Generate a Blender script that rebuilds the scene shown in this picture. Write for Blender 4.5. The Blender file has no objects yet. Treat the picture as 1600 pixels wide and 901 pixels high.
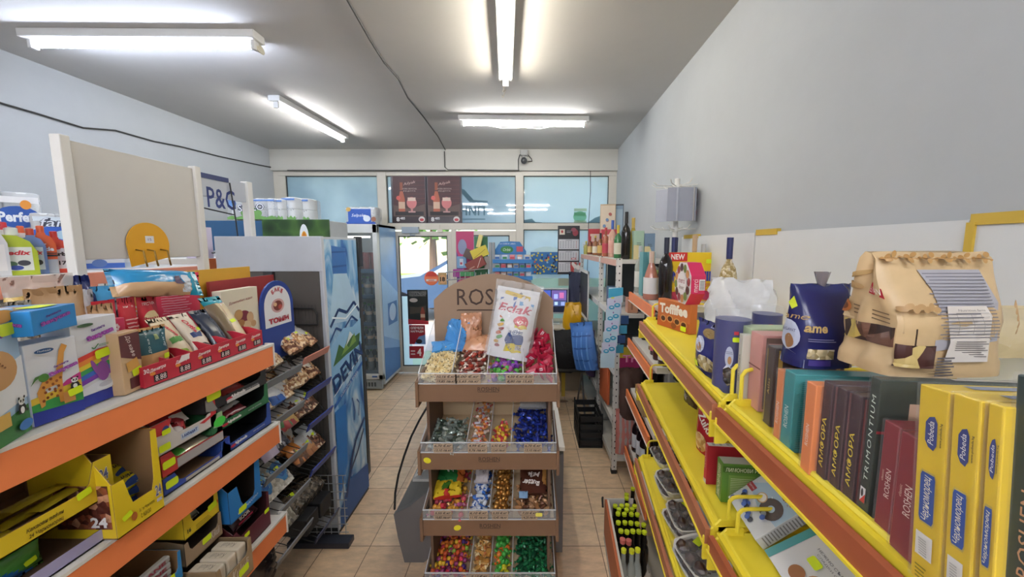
import bpy, bmesh, math, random
from mathutils import Vector as V, Matrix as M, geometry
SC = bpy.context.scene
COL = SC.collection
RN = random.Random(11)
R_ = math.radians
# ---------------------------------------------------------------- camera, sky, exposure
F_, CX, CY, H0 = 590.0, 825.0, 450.0, 1.7          # focal length and principal point for a 1600 x 901 frame
PT = math.atan(67 / F_)
cam = bpy.data.cameras.new('camera'); co = bpy.data.objects.new('camera', cam); COL.objects.link(co)
co.location = (0, 0, H0); co.rotation_euler = (math.pi / 2 - PT, 0, 0)
cam.sensor_width = 36; cam.lens = F_ / 1600 * 36; cam.shift_x = -(CX - 800) / 1600; cam.clip_start = .02
SC.camera = co
w = bpy.data.worlds.new('sky'); SC.world = w; w.use_nodes = True
nt = w.node_tree; bg = nt.nodes['Background']
sk = nt.nodes.new('ShaderNodeTexSky'); sk.sky_type = 'NISHITA'; sk.sun_disc = False
sk.sun_elevation = R_(48); sk.sun_rotation = R_(200); sk.dust_density = 3
nt.links.new(sk.outputs[0], bg.inputs[0]); bg.inputs[1].default_value = .40
sd = bpy.data.lights.new('sun', 'SUN'); so = bpy.data.objects.new('sun', sd); COL.objects.link(so)
sd.energy = 1.5; sd.angle = R_(1); so.rotation_euler = (R_(40), 0, R_(20)); sd.color = (1, .95, .88)
TUBE = 62.0                                          # strength of the fluorescent tubes
SC.view_settings.view_transform = 'Standard'; SC.view_settings.look = 'None'
SC.view_settings.exposure = 0.85; SC.view_settings.gamma = 1; SC.view_settings.use_curve_mapping = False
SC.cycles.max_bounces = 7; SC.cycles.diffuse_bounces = 4; SC.cycles.transparent_max_bounces = 16
SC.cycles.sample_clamp_indirect = 6
# ---------------------------------------------------------------- pixel -> point on a known plane
def ray(x, y):
    c, s = math.cos(PT), math.sin(PT); a, b = (x - CX) / F_, (CY - y) / F_
    return V((a, b * s + c, b * c - s))
def PY(x, y, Y): d = ray(x, y); return V((0, 0, H0)) + d * (Y / d.y)
def PX(x, y, X): d = ray(x, y); return V((0, 0, H0)) + d * (X / d.x)
def PZ(x, y, Z): d = ray(x, y); return V((0, 0, H0)) + d * ((Z - H0) / d.z)
def stand(x1, y1, x2, y2, z, yt):
    """front base edge of something standing at height z, its ends seen at (x1,y1) and (x2,y2), its top seen at yt over the first"""
    a, b = PZ(x1, y1, z), PZ(x2, y2, z); d = b - a
    return (a + b) / 2, math.atan2(d.y, d.x), d.length, PY(x1, yt, a.y).z - z
# ---------------------------------------------------------------- materials
def lin(h):
    f = lambda v: v / 12.92 if v <= .04045 else ((v + .055) / 1.055) ** 2.4
    return tuple(f(int(h[i:i + 2], 16) / 255) for i in (0, 2, 4)) + (1,)
MATS = {}
def _new(key):
    m = bpy.data.materials.new(key); m.use_nodes = True; MATS[key] = m
    return m, m.node_tree, m.node_tree.nodes['Principled BSDF']
def vary(t, b, c, n, sc):
    """slight procedural unevenness of the colour"""
    tc = t.nodes.new('ShaderNodeTexCoord'); no = t.nodes.new('ShaderNodeTexNoise'); no.inputs['Scale'].default_value = sc
    no.inputs['Detail'].default_value = 3
    mr = t.nodes.new('ShaderNodeMapRange'); mr.inputs[3].default_value = 1 - n; mr.inputs[4].default_value = 1 + n
    hs = t.nodes.new('ShaderNodeHueSaturation'); hs.inputs['Color'].default_value = c
    t.links.new(tc.outputs['Object'], no.inputs['Vector']); t.links.new(no.outputs['Fac'], mr.inputs[0])
    t.links.new(mr.outputs[0], hs.inputs['Value']); t.links.new(hs.outputs[0], b.inputs['Base Color'])
def C(h, r=.5, m=0, n=.07, sc=14):
    k = f'{h}_{r}_{m}'
    if k in MATS: return MATS[k]
    mt, t, b = _new(k); b.inputs['Roughness'].default_value = r; b.inputs['Metallic'].default_value = m
    vary(t, b, lin(h), n, sc)
    return mt
def film(h, a=.3, r=.12):
    """thin clear foil or acrylic: partly see-through with a sheen"""
    k = f'film_{h}_{a}'
    if k in MATS: return MATS[k]
    mt, t, b = _new(k); b.inputs['Roughness'].default_value = r; vary(t, b, lin(h), .08, 30)
    b.inputs['Alpha'].default_value = a
    return mt
def glass(h, a=.75):
    return film(h, a, .05)
def bits(h1, h2, h3, sc=60, r=.35):
    """small goods seen through a bag: cells of three colours"""
    k = f'bits_{h1}_{h2}_{h3}_{sc}'
    if k in MATS: return MATS[k]
    mt, t, b = _new(k); b.inputs['Roughness'].default_value = r
    tc = t.nodes.new('ShaderNodeTexCoord'); vo = t.nodes.new('ShaderNodeTexVoronoi'); vo.inputs['Scale'].default_value = sc
    cr = t.nodes.new('ShaderNodeValToRGB'); cr.color_ramp.interpolation = 'CONSTANT'
    e = cr.color_ramp.elements; e[0].color = lin(h1); e[1].position = .45; e[1].color = lin(h2); x = e.new(.75); x.color = lin(h3)
    t.links.new(tc.outputs['Object'], vo.inputs['Vector']); t.links.new(vo.outputs['Color'], cr.inputs[0])
    t.links.new(cr.outputs[0], b.inputs['Base Color'])
    bp = t.nodes.new('ShaderNodeBump'); bp.inputs['Strength'].default_value = .6; bp.inputs['Distance'].default_value = .01
    t.links.new(vo.outputs['Distance'], bp.inputs['Height']); bp.invert = True
    t.links.new(bp.outputs[0], b.inputs['Normal'])
    return mt
def lucent(h):
    """ink on window film that lets daylight through"""
    k = f'lucent_{h}'
    if k in MATS: return MATS[k]
    mt = bpy.data.materials.new(k); mt.use_nodes = True; t = mt.node_tree; t.nodes.remove(t.nodes['Principled BSDF']); MATS[k] = mt
    a, b, x = [t.nodes.new('ShaderNode' + q) for q in ('BsdfTranslucent', 'BsdfDiffuse', 'MixShader')]; x.inputs[0].default_value = .25
    a.inputs[0].default_value = lin(h); b.inputs[0].default_value = lin(h)
    t.links.new(a.outputs[0], x.inputs[1]); t.links.new(b.outputs[0], x.inputs[2]); t.links.new(x.outputs[0], t.nodes['Material Output'].inputs[0])
    return mt
def glow(h, s):
    k = f'glow_{h}_{s}'
    if k in MATS: return MATS[k]
    mt, t, b = _new(k); b.inputs['Base Color'].default_value = lin(h); b.inputs['Emission Color'].default_value = lin(h)
    b.inputs['Emission Strength'].default_value = s
    return mt
# ---------------------------------------------------------------- geometry
TX = {}
def text_geo(s, bold=0, shear=0, sp=1.0):
    k = (s, bold, shear, sp)
    if k in TX: return TX[k]
    cu = bpy.data.curves.new('t', 'FONT'); cu.body = s; cu.size = 1; cu.offset = bold; cu.shear = shear; cu.resolution_u = 2
    cu.space_character = sp
    ob = bpy.data.objects.new('t', cu); COL.objects.link(ob)
    dg = bpy.context.evaluated_depsgraph_get(); me = bpy.data.meshes.new_from_object(ob.evaluated_get(dg))
    vs = [v.co.copy() for v in me.vertices]; fs = [tuple(p.vertices) for p in me.polygons]
    bpy.data.objects.remove(ob); bpy.data.curves.remove(cu); bpy.data.meshes.remove(me)
    if vs:
        x0, x1 = min(v.x for v in vs), max(v.x for v in vs); y0, y1 = min(v.y for v in vs), max(v.y for v in vs)
        vs = [(v.x - (x0 + x1) / 2, v.y - (y0 + y1) / 2) for v in vs]
    else: x0 = x1 = y0 = y1 = 0
    TX[k] = (vs, fs, max(x1 - x0, 1e-3), max(y1 - y0, 1e-3)); return TX[k]
class G:
    def __init__(s): s.v, s.f, s.m, s.ms = [], [], [], []
    def mi(s, m):
        if m not in s.ms: s.ms.append(m)
        return s.ms.index(m)
    def add(s, vs, fs, m, T=None):
        b = len(s.v); k = s.mi(m)
        s.v += [tuple(T @ V(p)) if T else tuple(p) for p in vs]
        s.f += [tuple(b + i for i in f) for f in fs]; s.m += [k] * len(fs)
        return s
    def box(s, x0, x1, y0, y1, z0, z1, m, b=0, T=None):
        b = min(b, abs(x1 - x0) * .45, abs(y1 - y0) * .45, abs(z1 - z0) * .45)
        if b <= 0:
            vs = [(x, y, z) for x in (x0, x1) for y in (y0, y1) for z in (z0, z1)]
            return s.add(vs, [(0, 1, 3, 2), (4, 6, 7, 5), (0, 4, 5, 1), (2, 3, 7, 6), (0, 2, 6, 4), (1, 5, 7, 3)], m, T)
        bm = bmesh.new(); bmesh.ops.create_cube(bm, size=1)
        for v in bm.verts: v.co = V(((x0, x1)[v.co.x > 0], (y0, y1)[v.co.y > 0], (z0, z1)[v.co.z > 0]))
        bmesh.ops.bevel(bm, geom=bm.edges[:], offset=b, segments=2, affect='EDGES', profile=.5)
        bm.verts.index_update()
        s.add([v.co for v in bm.verts], [tuple(v.index for v in f.verts) for f in bm.faces], m, T); bm.free(); return s
    def lathe(s, pr, m, n=20, T=None, sx=1, sy=1):
        vs = [(r * math.cos(2 * math.pi * i / n) * sx, r * math.sin(2 * math.pi * i / n) * sy, z) for r, z in pr for i in range(n)]
        fs = [(j * n + i, j * n + (i + 1) % n, (j + 1) * n + (i + 1) % n, (j + 1) * n + i) for j in range(len(pr) - 1) for i in range(n)]
        if pr[0][0] > 1e-4: fs.append(tuple(range(n))[::-1])
        if pr[-1][0] > 1e-4: fs.append(tuple((len(pr) - 1) * n + i for i in range(n)))
        return s.add(vs, fs, m, T)
    def tube(s, pts, r, m, n=8, T=None):
        pts = [V(p) for p in pts]; vs = []; up = V((0, 0, 1)); N = len(pts); pa = None
        for i, p in enumerate(pts):
            d = (pts[min(i + 1, N - 1)] - pts[max(i - 1, 0)]).normalized()
            a = (pa - d * pa.dot(d)) if pa is not None else d.cross(up if abs(d.z) < .95 else V((1, 0, 0)))
            if a.length < 1e-5: a = d.cross(V((0, 1, 0)))
            a.normalize(); pa = a; b = d.cross(a)
            vs += [p + (a * math.cos(2 * math.pi * k / n) + b * math.sin(2 * math.pi * k / n)) * r for k in range(n)]
        fs = [(i * n + k, i * n + (k + 1) % n, (i + 1) * n + (k + 1) % n, (i + 1) * n + k) for i in range(N - 1) for k in range(n)]
        fs += [tuple(range(n))[::-1], tuple((N - 1) * n + k for k in range(n))]
        return s.add(vs, fs, m, T)
    def prism(s, poly, t0, t1, m, T=None, ax='y'):
        """2-D outline (a,b) drawn in x-z (ax y), y-z (ax x) or x-y (ax z), given thickness t0..t1 along ax"""
        q = {'y': lambda a, b, t: (a, t, b), 'x': lambda a, b, t: (t, a, b), 'z': lambda a, b, t: (a, b, t)}[ax]
        n = len(poly); vs = [q(a, b, t0) for a, b in poly] + [q(a, b, t1) for a, b in poly]
        tr = geometry.tessellate_polygon([[V((a, b, 0)) for a, b in poly]])
        fs = [tuple(t) for t in tr] + [tuple(i + n for i in t)[::-1] for t in tr] + [(i, (i + 1) % n, n + (i + 1) % n, n + i) for i in range(n)]
        return s.add(vs, fs, m, T)
    def grid(s, fn, nu, nv, m, T=None):
        vs = [fn(i / nu, j / nv) for j in range(nv + 1) for i in range(nu + 1)]; n = nu + 1; k = len(s.f)
        fs = [(j * n + i, j * n + i + 1, (j + 1) * n + i + 1, (j + 1) * n + i) for j in range(nv) for i in range(nu)]
        if callable(m) and not isinstance(m, bpy.types.Material):
            b = len(s.v); s.v += [tuple(T @ V(p)) if T else tuple(p) for p in vs]
            for q, f in enumerate(fs):
                s.f.append(tuple(b + i for i in f)); s.m.append(s.mi(m((q % nu + .5) / nu, (q // nu + .5) / nv)))
            return s
        return s.add(vs, fs, m, T)
    def ball(s, c, r, m, n=10, T=None, sc=(1, 1, 1)):
        k = n // 2 + 1
        pr = [(max(1e-5, math.sin(math.pi * i / k)), -math.cos(math.pi * i / k)) for i in range(k + 1)]
        TT = M.Translation(c) @ M.Diagonal((r * sc[0], r * sc[1], r * sc[2], 1))
        return s.lathe(pr, m, n, (T @ TT) if T else TT)
    def build(s, name, parent=None, smooth=False, fix=True, weld=0):
        me = bpy.data.meshes.new(name); me.from_pydata(s.v, [], s.f)
        for m in s.ms: me.materials.append(m)
        me.polygons.foreach_set('material_index', s.m)
        if weld or fix:
            bm = bmesh.new(); bm.from_mesh(me)
            if weld: bmesh.ops.remove_doubles(bm, verts=bm.verts[:], dist=weld)
            if fix: bmesh.ops.recalc_face_normals(bm, faces=bm.faces[:])
            bm.to_mesh(me); bm.free()
        if smooth:
            me.polygons.foreach_set('use_smooth', [True] * len(me.polygons))
            if hasattr(me, 'set_sharp_from_angle'): me.set_sharp_from_angle(angle=R_(40))
        o = bpy.data.objects.new(name, me); COL.objects.link(o)
        if parent: o.parent = parent
        return o
def tag(o, label, cat, group=None, kind=None):
    if kind == 'structure': o['kind'] = kind; return o
    o['label'] = label; o['category'] = cat
    if group: o['group'] = group
    if kind: o['kind'] = kind
    return o
def struct(o): o['kind'] = 'structure'; return o
def thing(name, label, cat, loc=(0, 0, 0), rz=0, group=None, rx=0, ry=0):
    o = bpy.data.objects.new(name, None); o.empty_display_size = .05; COL.objects.link(o)
    put(o, loc, rz, rx, ry); return tag(o, label, cat, group)
def put(o, loc, rz=0, rx=0, ry=0): o.location = loc; o.rotation_euler = (rx, ry, rz); return o
def dup(o, loc=None, rz=None, rx=None, ry=None, label=None, group=None, parent=None, scale=None):
    c = o.copy(); COL.objects.link(c)
    if parent: c.parent = parent
    if loc is not None: c.location = loc
    if rz is not None or rx is not None or ry is not None: c.rotation_euler = (rx or 0, ry or 0, rz or 0)
    if scale: c.scale = (scale,) * 3
    if label: c['label'] = label
    if group: c['group'] = group
    for ch in o.children: dup(ch, parent=c)
    return c
# ---------------------------------------------------------------- printing on surfaces
class Art:
    """flat ink on a face; u,v run 0..1 across the face, heights are fractions of its height"""
    PEND = []
    def __init__(s, obj, warp, W, H, flat=True, n=8, name='printed_lettering'):
        s.o, s.wp, s.W, s.H, s.g, s.l, s.flat, s.n, s.name = obj, warp, W, H, G(), .0005, flat, n, name
        Art.PEND.append(s)
    def _p(s, pts, fs, c):
        s.l += .0002; m = C(c) if isinstance(c, str) else c
        s.g.add([s.wp(a, b, s.l) for a, b in pts], fs, m); return s
    def rect(s, u0, v0, u1, v1, c):
        k = 1 if s.flat else s.n; W, H = s.W, s.H
        pts = [((u0 + (u1 - u0) * i / k) * W, (v0 + (v1 - v0) * j / k) * H) for j in range(k + 1) for i in range(k + 1)]
        return s._p(pts, [(j * (k + 1) + i, j * (k + 1) + i + 1, (j + 1) * (k + 1) + i + 1, (j + 1) * (k + 1) + i) for j in range(k) for i in range(k)], c)
    def ell(s, u, v, ru, rv, c, n=20, a0=0, a1=360, rot=0):
        W, H = s.W, s.H; rings = 1 if s.flat else 3; pts = [(u * W, v * H)]; cr, sr = math.cos(R_(rot)), math.sin(R_(rot))
        for k in range(1, rings + 1):
            for i in range(n + 1):
                a = R_(a0 + (a1 - a0) * i / n); p, q = ru * W * k / rings * math.cos(a), rv * H * k / rings * math.sin(a)
                pts.append((u * W + p * cr - q * sr, v * H + p * sr + q * cr))
        fs = [(0, i + 1, i + 2) for i in range(n)]
        for k in range(rings - 1):
            b = 1 + k * (n + 1); d = b + n + 1
            fs += [(b + i, d + i, d + i + 1, b + i + 1) for i in range(n)]
        return s._p(pts, fs, c)
    def poly(s, ps, c):
        W, H = s.W, s.H; pts = [(a * W, b * H) for a, b in ps]
        return s._p(pts, [tuple(t) for t in geometry.tessellate_polygon([[V((a, b, 0)) for a, b in pts]])], c)
    def line(s, ps, t, c):
        W, H = s.W, s.H
        for (a, b), (d, e) in zip(ps, ps[1:]):
            p, q = V((a * W, b * H)), V((d * W, e * H)); r = (q - p); r = V((-r.y, r.x)).normalized() * t * H / 2
            s._p([p + r, p - r, q - r, q + r], [(0, 1, 2, 3)], c)
        return s
    def txt(s, t, u, v, h, c, w=None, rot=0, shear=0, bold=0, sp=1.0, mir=False):
        vs, fs, tw, th = text_geo(t, bold, shear, sp); k = h * (s.H if abs(rot) < 45 else s.W) / th; kx = (w * (s.W if abs(rot) < 45 else s.H) / tw) if w else k
        if mir: kx = -kx
        cr, sr = math.cos(R_(rot)), math.sin(R_(rot))
        return s._p([(u * s.W + x * kx * cr - y * k * sr, v * s.H + x * kx * sr + y * k * cr) for x, y in vs], fs, c)
    def lines(s, u0, v0, u1, v1, n, c, t=.35):
        d = (v1 - v0) / n
        for i in range(n):
            e = u1 - (u1 - u0) * (((i * 37) % 11) / 11 * .25); s.rect(u0, v0 + d * i, e, v0 + d * (i + t), c)
        return s
    def tagp(s, u, v, w=.2, rot=0, c='d8f020'):
        """neon price sticker as a part of its own"""
        a = Art(s.o, s.wp, s.W, s.H, s.flat, 3, 'price_sticker'); a.l = s.l + .0008
        hw = w * s.W / 2; hh = hw * .6; cr, sr = math.cos(R_(rot)), math.sin(R_(rot))
        ps = [(-1, -.7), (-.8, -1), (.8, -1), (1, -.7), (1, .7), (.8, 1), (-.8, 1), (-1, .7)]
        a._p([(u * s.W + p * hw * cr - q * hh * sr, v * s.H + p * hw * sr + q * hh * cr) for p, q in ps], [tuple(range(8))], c)
        return s
    @staticmethod
    def flush():
        for a in Art.PEND:
            if a.g.f: a.g.build(a.name, a.o, fix=False)
        Art.PEND.clear()
def faces(o, w, d, h):
    """art for the faces of a box that stands with the middle of its front base edge at its origin"""
    hw = w / 2
    return {'F': Art(o, lambda u, v, l: (u - hw, -l, v), w, h), 'B': Art(o, lambda u, v, l: (hw - u, d + l, v), w, h),
            'R': Art(o, lambda u, v, l: (hw + l, u, v), d, h), 'L': Art(o, lambda u, v, l: (-hw - l, d - u, v), d, h),
            'T': Art(o, lambda u, v, l: (u - hw, v, h + l), w, d)}
def carton(name, label, cat, loc, rz, w, d, h, c, group=None, rx=0, ry=0, r=.35, b=.0015):
    g = G(); g.box(-w / 2, w / 2, 0, d, 0, h, C(c, r), b)
    o = put(g.build(name), loc, rz, rx, ry); tag(o, label, cat, group)
    return o, faces(o, w, d, h)
def case(name, label, px, z, yt, d, c, cat='box', group=None, r=.35, rot=None, hh=None):
    """a carton given by the pixels of its front base edge on a shelf at height z"""
    p, rz, w, h = stand(*px, z, yt); h = hh or h
    if rot is not None: w = abs(w * math.cos(rz - rot)) - .003; rz = rot
    return carton(name, label, cat, p + V((0, 0, .0012)), rz, w, d, h, c, group, r=r) + ((w, d, h),)
def pouch_mesh(w, h, d, mat, kind='stand', seed=1, wr=.004, seal=.07, nu=14, nv=18, pinch=.0):
    """soft bag, base middle at the origin, front to -y; returns (G, surface function for its front)"""
    r = random.Random(seed); ph = [(r.uniform(2, 7), r.uniform(2, 7), r.uniform(0, 6), r.uniform(0, 6)) for _ in range(5)]
    def T(v):
        if kind == 'stand':
            a = min(1, .72 + v * 1.1); e = max(0, (v - .35) / (.65 - seal))
            return a * max(0, 1 - e * e) ** .8 if e < 1 else 0
        e = (v - seal) / (1 - 2 * seal)
        return math.sin(math.pi * e) ** (.22 if kind == 'brick' else .55) if 0 < e < 1 else 0
    def S(u, v, side):
        a = 2 * u - 1; t = T(v) * max(0, 1 - abs(a) ** 2.6) ** .6
        n = sum(math.sin(p * a * 2 + q * v * 4 + x) * math.cos(q * a + p * v * 3 + y) for p, q, x, y in ph) / 5 * wr * (.4 + t)
        nx = 1 - pinch * max(0, v - .6) * 2.2 - .05 * T(v)
        return (a * w / 2 * nx + n * .8, side * (d / 2 * t + n * .6) + (n if t == 0 else 0), v * h + n * .7 * (1 if .05 < v < 1.1 else 0))
    g = G(); mf = mat if isinstance(mat, bpy.types.Material) else None
    for sd in (-1, 1):
        g.grid((lambda u, v: S(u if sd < 0 else 1 - u, v, sd)), nu, nv, mf or (lambda u, v, q=sd: mat(u if q < 0 else 1 - u, v, q)))
    if kind == 'stand':
        lo = [S(i / nu, 0, -1) for i in range(nu + 1)] + [S(1 - i / nu, 0, 1) for i in range(1, nu)]
        g.add(lo, [tuple(range(len(lo)))[::-1]], mf or mat(.5, 0, 1))
    return g, (lambda u, v, l: (lambda p: (p[0], p[1] - l - .0006, p[2]))(S(u / w, v / h, -1)))
def pouch(name, label, cat, loc, rz, w, h, d, mat, kind='stand', seed=1, wr=.004, seal=.07, group=None, rx=0, ry=0, pinch=0, nu=14, nv=18):
    g, S = pouch_mesh(w, h, d, mat, kind, seed, wr, seal, nu, nv, pinch)
    o = put(g.build(name, smooth=True, weld=.0004), loc, rz, rx, ry); tag(o, label, cat, group)
    return o, Art(o, S, w, h, False)
def display(name, label, loc, rz, w, d, h, c, inner='8a6a48', low=.35, l0=.25, l1=.25, lh=1, rh=1, group=None, rx=0, ry=0, bh=1.0):
    """shelf-ready open carton: low cut-out front, full sides and back; parts are its panels"""
    t = .003; o = thing(name, label, 'box', loc, rz, group, rx, ry); ci, cm = C(inner), C(c, .45)
    G().box(-w / 2, w / 2, 0, d, 0, t, ci).build('bottom_panel', o)
    G().box(-w / 2, w / 2, d - t, d, t, h * bh, ci).build('back_panel', o)
    for x, q in ((-1, lh), (1, rh)):
        g = G(); a = x * w / 2; pr = [(t, t), (d - t, t), (d - t, h * bh), (d * .3, h * bh), (t, h * q)]
        g.prism(pr, a, a - x * t * .5, cm, ax='x'); g.prism(pr, a - x * t * .5, a - x * t, ci, ax='x'); sp = g.build('side_panel', o)
        if x < 0: s0 = sp
    k = w * .02; a0, a1 = -w / 2 + w * l0, w / 2 - w * l1
    pr = [(-w / 2, 0), (w / 2, 0), (w / 2, h * rh), (a1 + w * l1 * .25, h * rh), (a1, h * (low + .12)), (a1 - k * 3, h * low),
          (a0 + k * 3, h * low), (a0, h * (low + .12)), (a0 - w * l0 * .25, h * lh), (-w / 2, h * lh)]
    f = G().prism(pr, 0, t * .5, cm); f.prism(pr, t * .5, t, ci); f = f.build('front_panel', o)
    A = {'F': Art(f, lambda u, v, l: (u - w / 2, -l, v), w, h), 'L': Art(s0, lambda u, v, l: (-w / 2 - l, d - u, v), d, h)}
    return o, A

def pose(o, loc, up, front):
    z = V(up).normalized(); y = -V(front); y = (y - z * y.dot(z)).normalized(); x = y.cross(z)
    m = M((x, y, z)).transposed().to_4x4(); m.translation = V(loc); o.matrix_world = m; return o
def off(p, rz, d): return V((p.x - math.sin(rz) * d, p.y + math.cos(rz) * d, p.z))
def sack(name, label, cat, loc, rz, w, d, h, mat, seed=1, wr=.004, tuck=.75, e=4, group=None, ry=0, rx=0, nv=18, lean=0):
    """soft four-sided bag with a flat sealed top"""
    r = random.Random(seed); ph = [(r.uniform(2, 6), r.uniform(3, 9), r.uniform(0, 6)) for _ in range(5)]
    def half(v):
        k = max(0, (v - .45) / .5); k = min(1, k)
        return w / 2 * (1 - .06 * (1 - k) * (1 if v > .12 else .2)), max(.0015, d / 2 * (1 - tuck * k) if v < .95 else .002)
    def nz(a, v): return sum(math.sin(p * math.cos(a) + q * v + x) * math.sin(q * math.sin(a) + p * v) for p, q, x in ph) / 5 * wr
    def P(a, v):
        A, B = half(v); c, s = math.cos(a), math.sin(a); k = (abs(c) ** e + abs(s) ** e) ** (-1 / e); n = nz(a, v) * (.3 + min(1, v * 5))
        return ((A + n) * k * c + lean * v * v, (B + n * .8) * k * s + n * .5, h * v + n * .5 * (v > .9))
    n = 44; vs = [P(2 * math.pi * i / n, j / nv) for j in range(nv + 1) for i in range(n)]; g = G()
    fs = [(j * n + i, j * n + (i + 1) % n, (j + 1) * n + (i + 1) % n, (j + 1) * n + i) for j in range(nv) for i in range(n)]
    g.add(vs, fs + [tuple(range(n))[::-1], tuple(nv * n + i for i in range(n))], mat)
    o = put(g.build(name, smooth=True), loc, rz, rx, ry); tag(o, label, cat, group)
    def F(u, v, l): A, B = half(v / h); c = max(-.97, min(.97, (u - w / 2) / A)); q = P(-math.acos(0) * 0 + math.atan2(-((1 - abs(c) ** e) ** (1 / e)), c), v / h); return (q[0], q[1] - l - .001, q[2])
    def L(u, v, l): A, B = half(v / h); c = max(-.97, min(.97, (d / 2 - u) / (d / 2))); q = P(math.atan2(c, -((1 - abs(c) ** e) ** (1 / e))), v / h); return (q[0] - l - .001, q[1], q[2])
    return o, Art(o, F, w, h, False), Art(o, L, d, h, False)
# ================================================================ the room
YB, ZC = 4.9, 2.89
XL = -3.22
XR = lambda y: .97 + .031 * y
def paint(h, k, blot):
    mt, t, b = _new(k); b.inputs['Roughness'].default_value = .85
    tc = t.nodes.new('ShaderNodeTexCoord'); n1 = t.nodes.new('ShaderNodeTexNoise'); n1.inputs['Scale'].default_value = 1.6; n1.inputs['Detail'].default_value = 6
    n1.inputs['Roughness'].default_value = .65
    mr = t.nodes.new('ShaderNodeMapRange'); mr.inputs[1].default_value = .3; mr.inputs[2].default_value = .7
    mr.inputs[3].default_value = 1 - blot; mr.inputs[4].default_value = 1 + blot * .5
    hs = t.nodes.new('ShaderNodeHueSaturation'); hs.inputs['Color'].default_value = lin(h)
    t.links.new(tc.outputs['Object'], n1.inputs['Vector']); t.links.new(n1.outputs['Fac'], mr.inputs[0]); t.links.new(mr.outputs[0], hs.inputs['Value'])
    t.links.new(hs.outputs[0], b.inputs['Base Color'])
    n2 = t.nodes.new('ShaderNodeTexNoise'); n2.inputs['Scale'].default_value = 90
    bp = t.nodes.new('ShaderNodeBump'); bp.inputs['Strength'].default_value = .12; bp.inputs['Distance'].default_value = .004
    t.links.new(n2.outputs['Fac'], bp.inputs['Height']); t.links.new(bp.outputs[0], b.inputs['Normal'])
    return mt
PW, PC, PL = paint('b6babd', 'wall_paint', .06), paint('c4c2bf', 'ceiling_paint', .05), paint('c4c2ba', 'lintel_paint', .05)
# floor tiles
mt, t, b = _new('floor_tiles'); b.inputs['Roughness'].default_value = .38
tc = t.nodes.new('ShaderNodeTexCoord'); mp = t.nodes.new('ShaderNodeMapping'); mp.inputs['Location'].default_value = (.112, .096, 0)
br = t.nodes.new('ShaderNodeTexBrick'); br.offset = 0; br.inputs['Scale'].default_value = 1
for k, v in (('Brick Width', .262), ('Row Height', .2585), ('Mortar Size', .0022), ('Mortar Smooth', .1), ('Bias', 0)): br.inputs[k].default_value = v
br.inputs['Color1'].default_value = lin('eed4b2'); br.inputs['Color2'].default_value = lin('e4c4a0'); br.inputs['Mortar'].default_value = lin('7c6450')
n1 = t.nodes.new('ShaderNodeTexNoise'); n1.inputs['Scale'].default_value = 9; n1.inputs['Detail'].default_value = 8; n1.inputs['Roughness'].default_value = .7
mp2 = t.nodes.new('ShaderNodeMapping'); mp2.inputs['Scale'].default_value = (1, 3, 1); mp2.inputs['Rotation'].default_value = (0, 0, .5)
mr = t.nodes.new('ShaderNodeMapRange'); mr.inputs[1].default_value = .3; mr.inputs[2].default_value = .7; mr.inputs[3].default_value = .74; mr.inputs[4].default_value = 1.14
hs = t.nodes.new('ShaderNodeHueSaturation')
t.links.new(tc.outputs['Object'], mp.inputs[0]); t.links.new(mp.outputs[0], br.inputs['Vector']); t.links.new(tc.outputs['Object'], mp2.inputs[0])
t.links.new(mp2.outputs[0], n1.inputs['Vector']); t.links.new(n1.outputs['Fac'], mr.inputs[0]); t.links.new(mr.outputs[0], hs.inputs['Value'])
t.links.new(br.outputs['Color'], hs.inputs['Color']); t.links.new(hs.outputs[0], b.inputs['Base Color'])
FT = mt
Y0 = -4.6
struct(G().box(XL - .1, 1.4, Y0, YB + .15, -.08, 0, FT).build('floor'))
struct(G().box(XL - .1, 1.4, Y0, YB + .15, ZC, ZC + .1, PC).build('ceiling'))
struct(G().box(XL - .1, XL, Y0, YB + .15, 0, ZC, PW).build('wall_left'))
struct(G().prism([(XR(Y0), Y0), (XR(YB + .15), YB + .15), (1.4, YB + .15), (1.4, Y0)], 0, ZC, PW, ax='z').build('wall_right'))
struct(G().box(XL - .1, 1.4, Y0 - .1, Y0, 0, ZC, PW).build('wall_rear'))
xb = lambda px, py=350: PY(px, py, YB).x
zb = lambda py, px=700: PY(px, py, YB).z
struct(G().box(XL, XR(YB), YB - .05, YB + .15, zb(267), ZC, PL, .004).build('trim_1'))
# shop front: frames and panes
FR, FRD = C('cfcabd', .45, 0, .04), C('b9b4a8', .5)
xf = [xb(440), xb(450), xb(592), xb(606), xb(806), xb(818), xb(950), XR(YB)]
ztop, zu0, zu1, zt = zb(267), zb(274), zb(348), zb(358)
g = G()
g.box(XL, xf[1], YB, YB + .08, 0, ztop, FR, .004); g.box(xf[2], xf[3], YB - .01, YB + .08, 0, ztop, FR, .004)
g.box(xf[4], xf[5], YB - .01, YB + .08, 0, ztop, FR, .004); g.box(xf[6], 1.3, YB, YB + .08, 0, ztop, FR, .004)
g.box(xf[0], xf[7], YB - .004, YB + .08, zu0, ztop, FR, .004); g.box(xf[0], xf[7], YB - .006, YB + .08, zt, zu1, FR, .004)
struct(g.build('trim_2'))
PANE = bpy.data.materials.new('window_film'); PANE.use_nodes = True; t = PANE.node_tree; t.nodes.remove(t.nodes['Principled BSDF'])
tr, gl, mx, df, m2 = [t.nodes.new('ShaderNode' + k) for k in ('BsdfTranslucent', 'BsdfGlossy', 'MixShader', 'BsdfDiffuse', 'MixShader')]
no = t.nodes.new('ShaderNodeTexNoise'); no.inputs['Scale'].default_value = .9; no.inputs['Detail'].default_value = 4
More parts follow.
